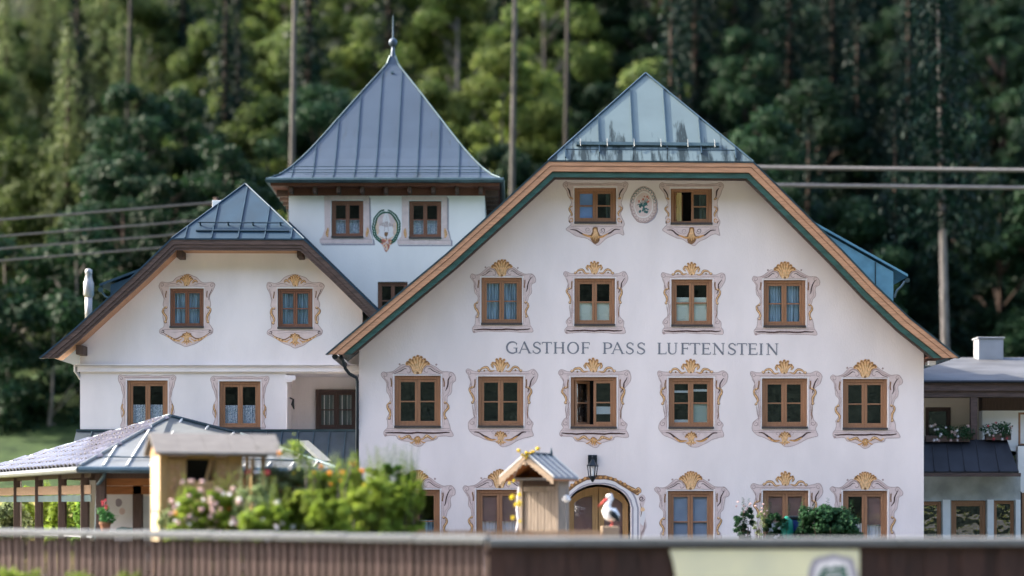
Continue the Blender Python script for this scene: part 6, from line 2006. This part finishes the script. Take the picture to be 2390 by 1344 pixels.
mb = MB(); mb.ball((0, -.13, zr - .19), .05, 8, 6); mb.build('carved_boss', M['wood_pale'], ks, local=True)
mb = MB(); mb.box(bw - .12, bw - .05, KB - .1, KB - .02, ze + .02, zr - .33); mb.build('corner_post', M['wood_weathered'], ks, local=True)

# flowering sprig on the kiosk's peak
sp = empty('climbing_plant', at(1232, 1060, YK - .1), 'sprig of round yellow flowers growing over the peak of the kiosk', 'climbing plant')
M['pompom'] = mat('pompom_yellow', (0.62, 0.43, 0.03), rough=.8, var=.35, scale=30, bump=.8, bscale=50)
for px, py, r in ((1211, 1051.5, .052), (1255, 1047, .057), (1219.5, 1061.5, .04), (1229, 1056.5, .045), (1223.5, 1063, .03), (1230, 1064, .04), (1236, 1058, .035), (1228, 1069, .03), (1241, 1055, .04), (1246, 1053.5, .036)):
    mb = MB(); c_ = at(px, py, YK - .15); mb.ball(c_, r * .8, 10, 7)
    for q in range(16):
        d_ = Vector((rnd.gauss(0, 1), rnd.gauss(0, 1), rnd.gauss(0, 1))).normalized(); s_ = d_.orthogonal().normalized(); t_ = d_.cross(s_)
        mb.add([c_ + d_ * r * .6 + s_ * r * .3, c_ + d_ * r * 1.15, c_ + d_ * r * .6 - s_ * r * .3, c_ + d_ * r * .7 + t_ * r * .3], [(0, 1, 2, 3)])
    mb.build('blossom', M['pompom'], sp)
mb = MB(); c_ = at(1229, 1068, YK - .13)
for px, py in ((1211, 1052), (1255, 1047), (1219, 1061), (1241, 1055)): mb.sweep([c_, at(px, py, YK - .15)], .008, 5)
mb.sweep([at(1211, 1136, YK), at(1200, 1110, YK - .1), at(1214, 1085, YK - .14), c_], .01, 5)
mb.build('stem', M['bark_grey'], sp)
# garland of yellow flowers hanging at the kiosk's left corner
LF['shrub'] = leaf('shrub_green', (0.12, 0.20, 0.022), (0.33, 0.42, 0.065), .5)
LF['shrub_yellow'] = leaf('shrub_yellow', (0.15, 0.235, 0.028), (0.38, 0.44, 0.085), .5)
LF['shrub_grey'] = leaf('shrub_grey', (0.18, 0.25, 0.11), (0.42, 0.48, 0.25), .45)
LF['shrub_dark'] = leaf('shrub_dark', (0.05, 0.13, 0.022), (0.18, 0.28, 0.05), .45)
LF['ivy'] = leaf('ivy_dark', (0.014, 0.055, 0.024), (0.045, 0.11, 0.045), .25)
garl = empty('flower_garland', at(1206, 1120, YK - .2), 'hanging garland of yellow star flowers at the left corner of the kiosk', 'garland')
mb = MB(); gp = [at(1211, 1136, YK), at(1209, 1160, YK), at(1207, 1190, YK), at(1210, 1215, YK), at(1204, 1245, YK)]
mb.sweep(gp, [.02, .035, .03, .03, .02], 7); mb.build('cord', M['curtain_white'], garl)
for px, py, r in ((1195, 1160, .09), (1212, 1154, .07), (1211, 1175, .10), (1203, 1177, .06), (1189, 1128, .05), (1199, 1122, .05), (1197, 1208, .07), (1213, 1216, .06)): star_flower(at(px, py, YK - .08), r, M['petal_yellow'], garl)

# white lamp on a thin pole beside the kiosk
wl = empty('garden_lamp', at(1323, 1340, YK + .1), 'white bell-shaped garden lamp on a thin pole right of the kiosk', 'lamp')
c_ = at(1322, 1165, YK + .1)
mb = MB(); mb.sweep([(c_.x, c_.y, 0), (c_.x, c_.y, az(1138, YK + .1))], .012, 6); mb.build('pole', M['cable_grey'], wl)
mb = MB(); mb.lathe((c_.x, c_.y, 0), [(.02, az(1155, YK)), (.07, az(1157, YK)), (.075, az(1160, YK)), (.06, az(1161, YK)), (.105, az(1164, YK)), (.10, az(1167, YK)), (.06, az(1170, YK)), (.02, az(1173, YK))], 12); mb.build('shade', M['white_paint'], wl, smooth=True)

# ================================================================== STORK FIGURE on a post
YS = -8.5
def S(px, py, dy=0): return at(px, py, YS + dy)
st = empty('stork_figure', S(1425, 1250), 'white garden stork figure with red beak on a pale post', 'garden figure')
mb = MB()
mb.sweep([S(1416, 1163), S(1419, 1158), S(1424, 1157), S(1426, 1163), S(1423, 1170), S(1418, 1179), S(1417, 1190), S(1424, 1199), S(1433, 1204), S(1440, 1207), S(1443, 1212)], [.02, .048, .062, .056, .05, .068, .12, .168, .145, .085, .03], 14, flat=(.72, 1))
mb.build('body', M['white_paint'], st, smooth=True)
M['beak_red'] = mat('beak_red', (0.62, 0.06, 0.05), rough=.4, var=.1)
mb = MB(); mb.sweep([S(1418, 1163), S(1409, 1170), S(1396, 1182)], [.028, .02, .004], 8); mb.build('beak', M['beak_red'], st, smooth=True)
for dy in (-.13, .13):
    mb = MB(); mb.sweep([S(1422, 1192, dy), S(1432, 1201, dy), S(1440, 1209, dy), S(1445, 1218, dy)], [.04, .07, .055, .012], 8, flat=(.4, 1)); mb.build('wing_feathers', M['black_iron'], st, smooth=True)
for dy in (-.05, .05):
    mb = MB(); mb.sweep([S(1428, 1205, dy), S(1427, 1214, dy), S(1429, 1226, dy), S(1423, 1227, dy)], [.025, .016, .014, .012], 6); mb.build('leg', M['beak_red'], st, smooth=True)
for dy in (-.055, .055):
    mb = MB(); mb.ball(S(1421.5, 1161, dy), .011, 6, 4); mb.build('eye', M['black_iron'], st)
c_ = S(1424, 1228); mb = MB(); mb.box(c_.x - .19, c_.x + .19, c_.y - .18, c_.y + .18, 0, c_.z); ps = mb.build('display_post', M['wood_pale'], bevel=.015); tag(ps, 'pale square wooden post that carries the stork figure', 'post')

# ================================================================== LOW PICKET FENCE behind the street fence
M['picket'] = wood('picket', (0.47, 0.29, 0.165), axis='z', var=.2)
YPF = -12.6
pf = empty('picket_fence', (ax(1190, YPF), YPF, 0), 'low light-brown picket fence in front of the kiosk and the arched door', 'fence')
a0, a1 = ax(932, YPF), ax(1400, YPF)
npk = 44
zt = az(1236, YPF)
pk = MB(); pw = (a1 - a0) / npk
pk.add([(-pw * .42, -.012, .15), (pw * .42, -.012, .15), (pw * .42, -.012, zt - .03), (0, -.012, zt), (-pw * .42, -.012, zt - .03), (-pw * .42, .012, .15), (pw * .42, .012, .15), (pw * .42, .012, zt - .03), (0, .012, zt), (-pw * .42, .012, zt - .03)],
       [(0, 1, 2, 3, 4), (9, 8, 7, 6, 5), (0, 5, 6, 1), (1, 6, 7, 2), (2, 7, 8, 3), (3, 8, 9, 4), (4, 9, 5, 0)])
pk_me = pk.mesh('slat', M['picket'])
for i in range(npk):
    o = link('slat', pk_me, pf); o.location = Vector((a0 + pw * (i + .5), YPF, rnd.uniform(-.012, .012))) - pf.location
for z_ in (.4, zt - .25):
    mb = MB(); mb.box(a0 - .1, a1 + .1, YPF + .014, YPF + .05, z_, z_ + .08); mb.build('rail', M['picket'], pf)
for i in range(4):
    x_ = a0 + (a1 - a0) * i / 3; mb = MB(); mb.box(x_ - .05, x_ + .05, YPF + .052, YPF + .15, 0, zt - .05); mb.build('post', M['picket'], pf)

# ================================================================== SHRUBS AND FLOWERS
def shrub(name, label, cat, px, py_top, py_bot, Y, wpx, lmat, size=.07, n=26, per=150, seed=1, sprigs=6, blossoms=None, stems=True, group=None, rfac=.135, dense=1.35):
    rng = np.random.default_rng(seed)
    if -15.8 < Y < -12.5: Y += 1.6
    d = DIST + Y
    cx, w = ax(px, Y), wpx * d / FPX
    top = az(py_top, Y)
    root = empty(name, (cx, Y, 0), label, cat, group)
    cs, rs = [], []
    n = int(n * 2.3)
    for i in range(n):
        t = (i + .5) / n
        z = top * (.18 + .74 * t)
        q = w * .5 * (1 - .3 * max(0, t - .35) / .65)
        cs.append(np.array([rng.uniform(-1, 1) * q, rng.uniform(-.7, .7) * q, z])); rs.append(w * rfac * (.6 + .5 * rng.random()) * (1 - .35 * t))
    v, f = clump_leaves(rng, cs, rs, per * dense, size, up=.7)
    V, F = [v], [f]
    mb = MB()
    for k in range(sprigs):
        x0_, z0_ = rng.uniform(-.42, .42) * w, top * .7
        hh = top * (.20 + .20 * rng.random()); ln_ = rng.normal() * .08
        m_ = 60
        t = np.linspace(0, 1, m_)
        p = np.stack([x0_ + ln_ * t, rng.normal() * .1 + 0 * t, z0_ + hh * t], 1)
        a = rng.random(m_) * 6.28
        tt = np.stack([np.cos(a), np.sin(a), .7 + 0 * a], 1)
        nn_ = unit(np.stack([-np.sin(a) * .3, np.cos(a) * .3, 1 + 0 * a], 1))
        S_ = size * 1.7 * (1.15 - .7 * t)
        v2, f2 = leaf_quads(p, nn_, unit(tt), S_, S_ * .5)
        F.append(f2 + sum(len(x) for x in V)); V.append(v2)
        mb.sweep([tuple(p[0] - np.array([0, 0, .3])), tuple(p[-1])], [.006, .002], 4)
    for k in range(6):
        a = rng.random() * 6.28
        mb.sweep([(rng.normal() * .06, rng.normal() * .06, 0), (math.cos(a) * w * .18, math.sin(a) * w * .18, top * .35), (math.cos(a) * w * .33, math.sin(a) * w * .33, top * .68)], [.028, .018, .006], 5)
    me = mesh_from_np('foliage', np.concatenate(V), np.concatenate(F), lmat)
    link('foliage', me, root)
    mb.build('stem', M['bark_brown'], root, local=True)
    for (m_, cnt, r_b, zlo, zhi, rad_y) in (blossoms or []):
        for k in range(cnt):
            c = Vector((cx + rng.uniform(-.48, .48) * w, Y - w * rng.uniform(.18, .42) * rad_y, top * rng.uniform(zlo, zhi)))
            mb2 = MB()
            for q in range(9):
                a = rng.random() * 6.28; e = rng.uniform(-.9, .9)
                dd = Vector((math.cos(a) * math.cos(e), math.sin(a) * math.cos(e) - .3, math.sin(e))) * r_b
                s1_ = Vector((-math.sin(a), math.cos(a), .3)) * r_b * .6; s2_ = dd.cross(s1_).normalized() * r_b * .6
                mb2.add([c + dd - s1_ * .6, c + dd * 1.15 - s2_ * .7, c + dd + s1_ * .6, c + dd * 1.15 + s2_ * .7], [(0, 1, 2, 3)])
            mb2.ball(c, r_b * .7, 7, 5)
            mb2.build('blossom', M[m_], root)
    return root

shrub('flowering_shrub', 'bushy shrub with round pink flower heads below the insect house', 'shrub', 478, 1122, 1260, -14.6, 165, LF['shrub'], .075, 30, 130, 2, 9, [('petal_pink', 30, .052, .62, 1.0, 1), ('petal_white', 6, .04, .6, 1.0, 1), ('petal_orange', 3, .04, .5, .8, 1)])
shrub('flowering_shrub', 'grey-green leafy plant with pale flowers at the left end of the flower bed', 'shrub', 398, 1165, 1260, -14.2, 80, LF['shrub_grey'], .06, 18, 110, 3, 6, [('petal_pink', 5, .05, .5, .95, 1), ('petal_red', 1, .06, .4, .5, 1)])
shrub('herb_shrub', 'tall silvery green shrub right of the insect house', 'shrub', 655, 1066, 1260, -13.2, 150, LF['shrub_grey'], .055, 34, 150, 4, 30, [('petal_white', 5, .035, .8, 1.0, 1), ('petal_red', 2, .07, .88, .94, 1)])
shrub('leafy_shrub', 'yellow-green shrub low in the middle of the flower bed', 'shrub', 690, 1130, 1262, -15.2, 130, LF['shrub_yellow'], .085, 26, 120, 5, 5, [('petal_white', 3, .05, .5, .9, 1)])
shrub('herb_shrub', 'pale green herb shrub between the pink flowers and the yellow-green shrub', 'shrub', 588, 1112, 1262, -15.0, 90, LF['shrub_grey'], .06, 22, 130, 6, 8, [('petal_white', 4, .05, .5, .95, 1), ('petal_pink', 3, .06, .6, .9, 1)])
shrub('leafy_shrub', 'bright green shrub with orange flowers at the left front corner of the inn', 'shrub', 800, 1078, 1262, -13.4, 140, LF['shrub'], .065, 34, 150, 7, 28, [('petal_orange', 5, .06, .9, 1.02, 1), ('petal_yellow', 4, .05, .6, .98, 1)])
shrub('leafy_shrub', 'fresh green shrub low before the corner of the inn', 'shrub', 850, 1095, 1262, -15.2, 130, LF['shrub_yellow'], .07, 26, 130, 8, 6)
shrub('upright_shrub', 'dense dark green upright shrub with feathery tips by the ground-floor window', 'shrub', 930, 1060, 1262, -13.0, 95, LF['shrub_dark'], .05, 40, 220, 9, 34)
shrub('upright_shrub', 'feathery green shrub at the corner of the white wall', 'shrub', 880, 1068, 1262, -12.8, 60, LF['shrub'], .05, 26, 180, 10, 12)
shrub('leafy_shrub', 'light green shrub at the right end of the flower bed, before the dark upright shrub', 'shrub', 915, 1104, 1262, -14.8, 110, LF['shrub'], .07, 30, 130, 11, 8)
shrub('herb_shrub', 'silvery feathery shrub behind the yellow-green shrub in the bed', 'shrub', 745, 1078, 1262, -13.0, 120, LF['shrub_grey'], .06, 34, 140, 12, 30, [('petal_yellow', 3, .045, .85, 1.0, 1)])
shrub('leafy_shrub', 'bright green shrub in the very front of the flower bed under the silvery shrub', 'shrub', 620, 1165, 1262, -15.6, 120, LF['shrub'], .075, 26, 130, 13, 4, [('petal_white', 3, .04, .6, .95, 1)])
shrub('leafy_shrub', 'light green shrub in the very front of the flower bed, between two yellowish ones', 'shrub', 770, 1150, 1262, -15.7, 110, LF['shrub'], .075, 26, 130, 14, 4)
shrub('upright_shrub', 'narrow light green shrub at the right end of the bed, before the window jamb', 'shrub', 968, 1100, 1262, -13.4, 52, LF['shrub'], .055, 24, 140, 15, 14)
# climbing sprigs
def sprig(label, pts, Y, lmat, size, dens, seed, fl=None):
    rng = np.random.default_rng(seed)
    P3 = [at(p[0], p[1], Y) for p in pts]
    root = empty('climbing_plant', (P3[0].x, Y, 0), label, 'climbing plant')
    mb = MB(); mb.sweep([(P3[0].x, Y, 0.05)] + P3, [.02] + [.014] * (len(P3) - 1) + [.006], 5); mb.build('stem', M['bark_grey'], root)
    Pn = []
    for a, b in zip(P3, P3[1:]):
        for k in range(dens):
            p = a.lerp(b, rng.random()); Pn.append([p.x + rng.normal() * size * 1.1, p.y + rng.normal() * size * 1.1, p.z + rng.normal() * size * .9])
    Pn = np.array(Pn) - np.array(root.location)
    nn_ = unit(rng.normal(size=Pn.shape) + np.array([0, -.5, .8])); tt = unit(rng.normal(size=Pn.shape))
    S_ = size * (.7 + .6 * rng.random(len(Pn)))
    v, f = leaf_quads(Pn, nn_, tt, S_ * 1.1, S_ * .8)
    link('foliage', mesh_from_np('foliage', v, f, lmat), root)
    for (px, py, r, m_) in (fl or []): star_flower(at(px, py, Y - .1), r, M[m_], root)
sprig('leafy climber with a pale orange rose arching beside the insect house', [(735, 1120), (722, 1085), (700, 1062), (684, 1040), (690, 1036)], -12.0, LF['shrub_yellow'], .06, 60, 21)
sprig('thin climber arching left to a pale orange rose above the silvery shrub', [(715, 1090), (692, 1066), (672, 1052), (655, 1050)], -12.1, LF['shrub_yellow'], .05, 50, 22, [(653, 1057, .07, 'petal_orange'), (655, 1052, .05, 'petal_white')])
sprig('tall leafy shoot just left of the corner of the white wall', [(806, 1140), (815, 1105), (822, 1080), (829, 1058)], -12.3, LF['shrub'], .05, 55, 23)
sprig('short leafy shoot before the metal-clad apron', [(790, 1135), (792, 1105), (792, 1074)], -12.2, LF['shrub'], .045, 45, 24, [(772, 1129, .05, 'petal_orange'), (796, 1122, .05, 'petal_orange')])
# tubs and ivy before the inn on the right
def tub(px, Y, w, h, m, label):
    x_ = ax(px, Y); o = empty('plant_tub', (x_, Y, 0), label, 'tub')
    mb = MB(); mb.lathe((x_, Y, 0), [(w * .38, .006), (w * .5, h - .06), (w * .54, h - .06), (w * .54, h), (w * .46, h), (w * .44, h - .05)], 14); mb.build('pot', M[m], o, smooth=False)
M['terracotta'] = mat('terracotta', (0.40, 0.20, 0.12), rough=.85, var=.15)
shrub('standard_plant', 'potted leafy plant with small pink flowers left of the blue bin', 'plant', 1738, 1172, 1260, -3.2, 48, LF['ivy'], .055, 20, 110, 31, 4, [('petal_pink', 7, .03, .85, 1.03, .6)])
shrub('standard_plant', 'fading pale flowering plant between the two dark green pots', 'plant', 1776, 1180, 1260, -3.0, 40, LF['shrub_grey'], .04, 14, 60, 32, 8, [('petal_pink', 8, .03, .8, 1.03, .6)])
shrub('leafy_shrub', 'dark green shrub just left of the blue bin', 'shrub', 1812, 1186, 1260, -3.2, 56, LF['ivy'], .055, 20, 120, 33, 2)
shrub('ivy_hedge', 'dense dark green ivy hedge before the right ground-floor windows of the inn', 'hedge', 1932, 1172, 1260, -3.4, 150, LF['ivy'], .075, 46, 170, 34, 5, rfac=.16)
M['bin_blue'] = mat('bin_blue', (0.02, 0.06, 0.28), rough=.4, var=.1); M['bin_green'] = mat('bin_green', (0.01, 0.24, 0.17), rough=.5, var=.1)
yb = -2.6; xb0, xb1 = ax(1838, yb), ax(1878, yb)
bn = empty('waste_bin', ((xb0 + xb1) / 2, yb, 0), 'blue wheeled bin with a black lid between the shrubs before the inn', 'bin')
mb = MB(); zt_ = az(1212, yb); mb.hexa([(xb0 + .05, yb - .25, .08), (xb1 - .05, yb - .25, .08), (xb1 - .05, yb + .2, .08), (xb0 + .05, yb + .2, .08)], [(xb0, yb - .3, zt_), (xb1, yb - .3, zt_), (xb1, yb + .25, zt_), (xb0, yb + .25, zt_)]); mb.build('body', M['bin_blue'], bn, bevel=.02)
mb = MB(); mb.box(xb0 - .03, xb1 + .03, yb - .34, yb + .3, zt_ + .002, zt_ + .09); mb.build('lid', M['black_iron'], bn, bevel=.025)
mb = MB(); mb.sweep([(xb0 + .05, yb + .34, zt_ + .02), (xb1 - .05, yb + .34, zt_ + .02)], .02, 6); mb.build('handle', M['black_iron'], bn)
for x_ in (xb0 + .04, xb1 - .04):
    mb = MB(); mb.sweep([(x_ - .03, yb + .22, .11), (x_ + .03, yb + .22, .11)], .10, 12); mb.build('wheel', M['black_iron'], bn)
mb = MB(); xs_ = ax(1836, -3.0); mb.lathe((xs_, -3.0, 0), [(.16, .01), (.2, .3), (.19, .9), (.15, az(1215, -3.0)), (.03, az(1205, -3.0))], 12); cov = mb.build('covered_parasol', M['bin_green'], smooth=True); tag(cov, 'teal green fabric-covered stand beside the blue bin', 'cover')
# balcony flowers
def flower_box(px0, px1, py, Y, label, cols, seed, n):
    a, b = ax(px0, Y), ax(px1, Y); zc = az(py, Y)
    o = empty('flower_box', ((a + b) / 2, Y, zc), label, 'flower box')
    mb = MB(); mb.box(a, b, Y - .1, Y + .1, zc - .24, zc - .06); mb.build('trough', M['wood_dark'], o, bevel=.01)
    rng = np.random.default_rng(seed)
    k = 18
    cs = [np.array([rng.uniform(a, b), Y - .05 + rng.normal() * .05, zc + rng.uniform(-.12, .2)]) - np.array(o.location) for _ in range(k)]
    v, f = clump_leaves(rng, cs, [.14 + .06 * rng.random() for _ in cs], 70, .055)
    link('foliage', mesh_from_np('foliage', v, f, LF['ivy']), o)
    for i in range(n):
        star_flower(Vector((rng.uniform(a, b), Y - .22 - rng.random() * .04, zc + rng.uniform(-.22, .28))), rng.uniform(.045, .065), M[cols[int(rng.random() * len(cols))]], o, n=6)
flower_box(2160, 2262, 1012, YE - .02, 'balcony flower box with white and pale pink petunias beside the inn', ['petal_white', 'petal_white', 'petal_pink'], 41, 22)
flower_box(2300, 2358, 1008, YE - .02, 'balcony flower box with reddish pink flowers at the far end of the dark skirt roof', ['petal_pink', 'petal_pink', 'petal_white', 'petal_red'], 42, 12)
# meadow bushes seen through the pavilion
for i, (px, pyt, Y, wpx, lm, lab) in enumerate(((30, 1165, 6, 70, 'shrub_grey', 'pale green bush in the meadow left of the pavilion posts'), (70, 1130, 12, 120, 'shrub_yellow', 'sunlit yellowish bush in the meadow behind the pavilion'), (160, 1150, 10, 90, 'shrub', 'green bush seen between the middle pavilion posts'), (212, 1118, 8, 60, 'shrub_dark', 'dark leafy bush by the pavilion corner post'))):
    shrub('meadow_bush', lab, 'bush', px, pyt, 1300, Y, wpx, LF[lm], .14, 24, 130, 50 + i, 3, rfac=.17, dense=1.0)

# ================================================================== STREET FENCES
M['fence_slat'] = wood('fence_slat', (0.10, 0.064, 0.054), axis='z', var=.25, island=.22)
M['fence_board'] = wood('fence_board', (0.038, 0.017, 0.012), axis='z', var=.5, island=.3)
M['cap_wood'] = wood('cap_wood', (0.115, 0.122, 0.12), axis='x', var=.2, island=.1)
FA, FB = at(-60, 1238, -13.6), at(1140, 1256, -17.6)
sf = empty('slat_fence', ((FA.x + FB.x) / 2, (FA.y + FB.y) / 2, 0), 'long street fence of narrow upright slats with a pale cap board, left', 'fence')
dirf = (FB - FA); Lf = Vector((dirf.x, dirf.y, 0)).length; df = Vector((dirf.x, dirf.y, 0)).normalized(); nfz = Vector((df.y, -df.x, 0))
angf = math.atan2(df.y, df.x)
ns = 70
sl = MB(); sw_ = Lf / ns
sl.box(-sw_ * .27, sw_ * .27, -.014, .014, .06, 1.20)
sl_me = sl.mesh('slat', M['fence_slat']); sl = MB(); sl.box(-sw_ * .42, sw_ * .42, -.012, .012, .06, 1.19); sl_back = sl.mesh('slat', M['fence_board'])
for i in range(ns):
    p = FA + df * (sw_ * (i + .5))
    o = link('slat', sl_me, sf); o.location = Vector((p.x, p.y, 0)) + nfz * rnd.uniform(0, .008) - sf.location; o.rotation_euler = (0, R(rnd.uniform(-.3, .3)), angf)
    o.scale = (rnd.uniform(.92, 1.06), 1, 1)
    p = FA + df * (sw_ * i)
    o = link('slat', sl_back, sf); o.location = Vector((p.x, p.y, 0)) - nfz * .07 - sf.location; o.rotation_euler = (0, R(rnd.uniform(-.3, .3)), angf)  # rear row in dark wood, added to darken the gaps
ncap = 8
for i in range(ncap):
    a, b = FA + df * (Lf * i / ncap + .004), FA + df * (Lf * (i + 1) / ncap - .004)
    ztp = 1.340 - .062 * (i + .5) / ncap + rnd.uniform(-.005, .005)
    q = [Vector((a.x, a.y, ztp - .09)) + nfz * .13, Vector((b.x, b.y, ztp - .09)) + nfz * .13, Vector((b.x, b.y, ztp - .085)) - nfz * .10, Vector((a.x, a.y, ztp - .085)) - nfz * .10]
    q2 = [v + Vector((0, 0, .10)) for v in q[:2]] + [v + Vector((0, 0, .13)) for v in q[2:]]
    mb = MB(); mb.hexa(q, q2); mb.build('cap_board', M['cap_wood'], sf, bevel=.008)
for z_ in (.35, .98):
    a, b = FA - nfz * .02, FB - nfz * .02
    mb = MB(); mb.hexa([(a.x, a.y, z_), (b.x, b.y, z_), (b.x, b.y, z_ + .1), (a.x, a.y, z_ + .1)], [tuple(Vector((a.x, a.y, z_)) - nfz * .05), tuple(Vector((b.x, b.y, z_)) - nfz * .05), tuple(Vector((b.x, b.y, z_ + .1)) - nfz * .05), tuple(Vector((a.x, a.y, z_ + .1)) - nfz * .05)]); mb.build('rail', M['fence_board'], sf)
# posts behind the added dark rear slats
for i in range(8):
    p = FA + df * (Lf * (i + .5) / 8) - nfz * .14
    mb = MB(); mb.box(p.x - .05, p.x + .05, p.y - .05, p.y + .05, 0, 1.18); mb.build('post', M['fence_board'], sf)
# right-hand board fence
bf = empty('board_fence', (3.5, -17.6, 0), 'dark brown street fence of broad upright boards with a pale cap, right', 'fence')
x_, i = FB.x + .02, 0
xe = ax(2480, -17.6)
while x_ < xe:
    w_ = rnd.uniform(.22, .36)
    mb = MB(); off = .03 * (i % 2)
    mb.box(x_ - .014, x_ + w_ + .014, -17.6 - off, -17.57 - off, .05, 1.18); mb.build('board', M['fence_board'], bf, bevel=.006)
    x_ += w_; i += 1
for i in range(7):
    a, b = FB.x + (xe - FB.x) * i / 7 + .004, FB.x + (xe - FB.x) * (i + 1) / 7 - .004
    mb = MB(); mb.hexa([(a, -17.76, 1.155), (b, -17.76, 1.155), (b, -17.45, 1.175), (a, -17.45, 1.175)], [(a, -17.76, 1.268), (b, -17.76, 1.268), (b, -17.45, 1.292), (a, -17.45, 1.292)]); mb.build('cap_board', M['cap_wood'], bf, bevel=.008)
for z_ in (.35, .98):
    mb = MB(); mb.box(FB.x, xe, -17.565, -17.5, z_, z_ + .1); mb.build('rail', M['fence_board'], bf)
# painted signboard on it
M['sign_pale'] = mat('sign_pale', (0.74, 0.72, 0.49), rough=.7, var=.1, scale=1.2, col2=(.80, .76, .48))
YSG = -17.70
sgb = MB()
pl = [(ax(1585, YSG), .35), (ax(2006, YSG), .35), (ax(2006, YSG), az(1282, YSG)), (ax(1563, YSG), az(1282, YSG)), (ax(1572, YSG), az(1315, YSG))]
sgb.prism(pl, YSG, YSG + .03)
sg = sgb.build('signboard', M['sign_pale'], None); tag(sg, 'pale yellow signboard with a green crest hanging on the dark board fence', 'sign')
P = Paint(1944, 1300, YSG)
P.fill([(-52, 60), (-50, 14), (-42, 4), (-20, -2), (0, -8), (20, -2), (40, 2), (50, 12), (50, 60)], 'paint_shadow', 0)
P.fill([(-40, 60), (-38, 22), (-28, 12), (-10, 8), (2, 4), (16, 8), (32, 12), (38, 22), (38, 60)], 'paint_pale', 1)
P.fill([(-34, 60), (-30, 36), (-22, 26), (-12, 22), (-6, 28), (4, 20), (14, 24), (28, 20), (32, 36), (32, 60)], 'paint_green', 2)
P.stroke([(-26, 40), (0, 34), (26, 38)], 4, 'paint_pale', 3); P.stroke([(-20, 50), (0, 46), (24, 48)], 4, 'paint_pale', 3)
em = P.build('painted_crest', None); em.parent = sg
# weeds before the slat fence
for i, (px, py, wpx, lab) in enumerate(((14, 1330, 40, 'yellow-green weed tuft at the foot of the slat fence, far left'), (66, 1336, 30, 'small weed tuft second from the left before the slat fence'), (190, 1338, 40, 'weed tuft before the slat fence under the pavilion downpipe'), (300, 1340, 30, 'small weed tuft before the slat fence under the insect house'))):
    shrub('weed_tuft', lab, 'weed', px, py, 1400, -15.9 - .35 * i, wpx * 1.6, LF['shrub_yellow'], .07, 16, 80, 70 + i, 8)

# two or three trees of a kind in one spot: tell them apart by their order
from collections import defaultdict
same = defaultdict(list)
for o in SC.objects:
    if o.parent is None and o.get('label'): same[o['label']].append(o)
for lab, os_ in same.items():
    n = len(os_)
    if n < 2: continue
    os_.sort(key=lambda o: o.location.x / (o.location.y + DIST))
    words = {2: ['left of two', 'right of two'], 3: ['leftmost of three', 'middle of three', 'rightmost of three'], 4: ['leftmost of four', 'second of four', 'third of four', 'rightmost of four']}.get(n)
    if words:
        for o, w in zip(os_, words): o['label'] = lab + ', ' + w
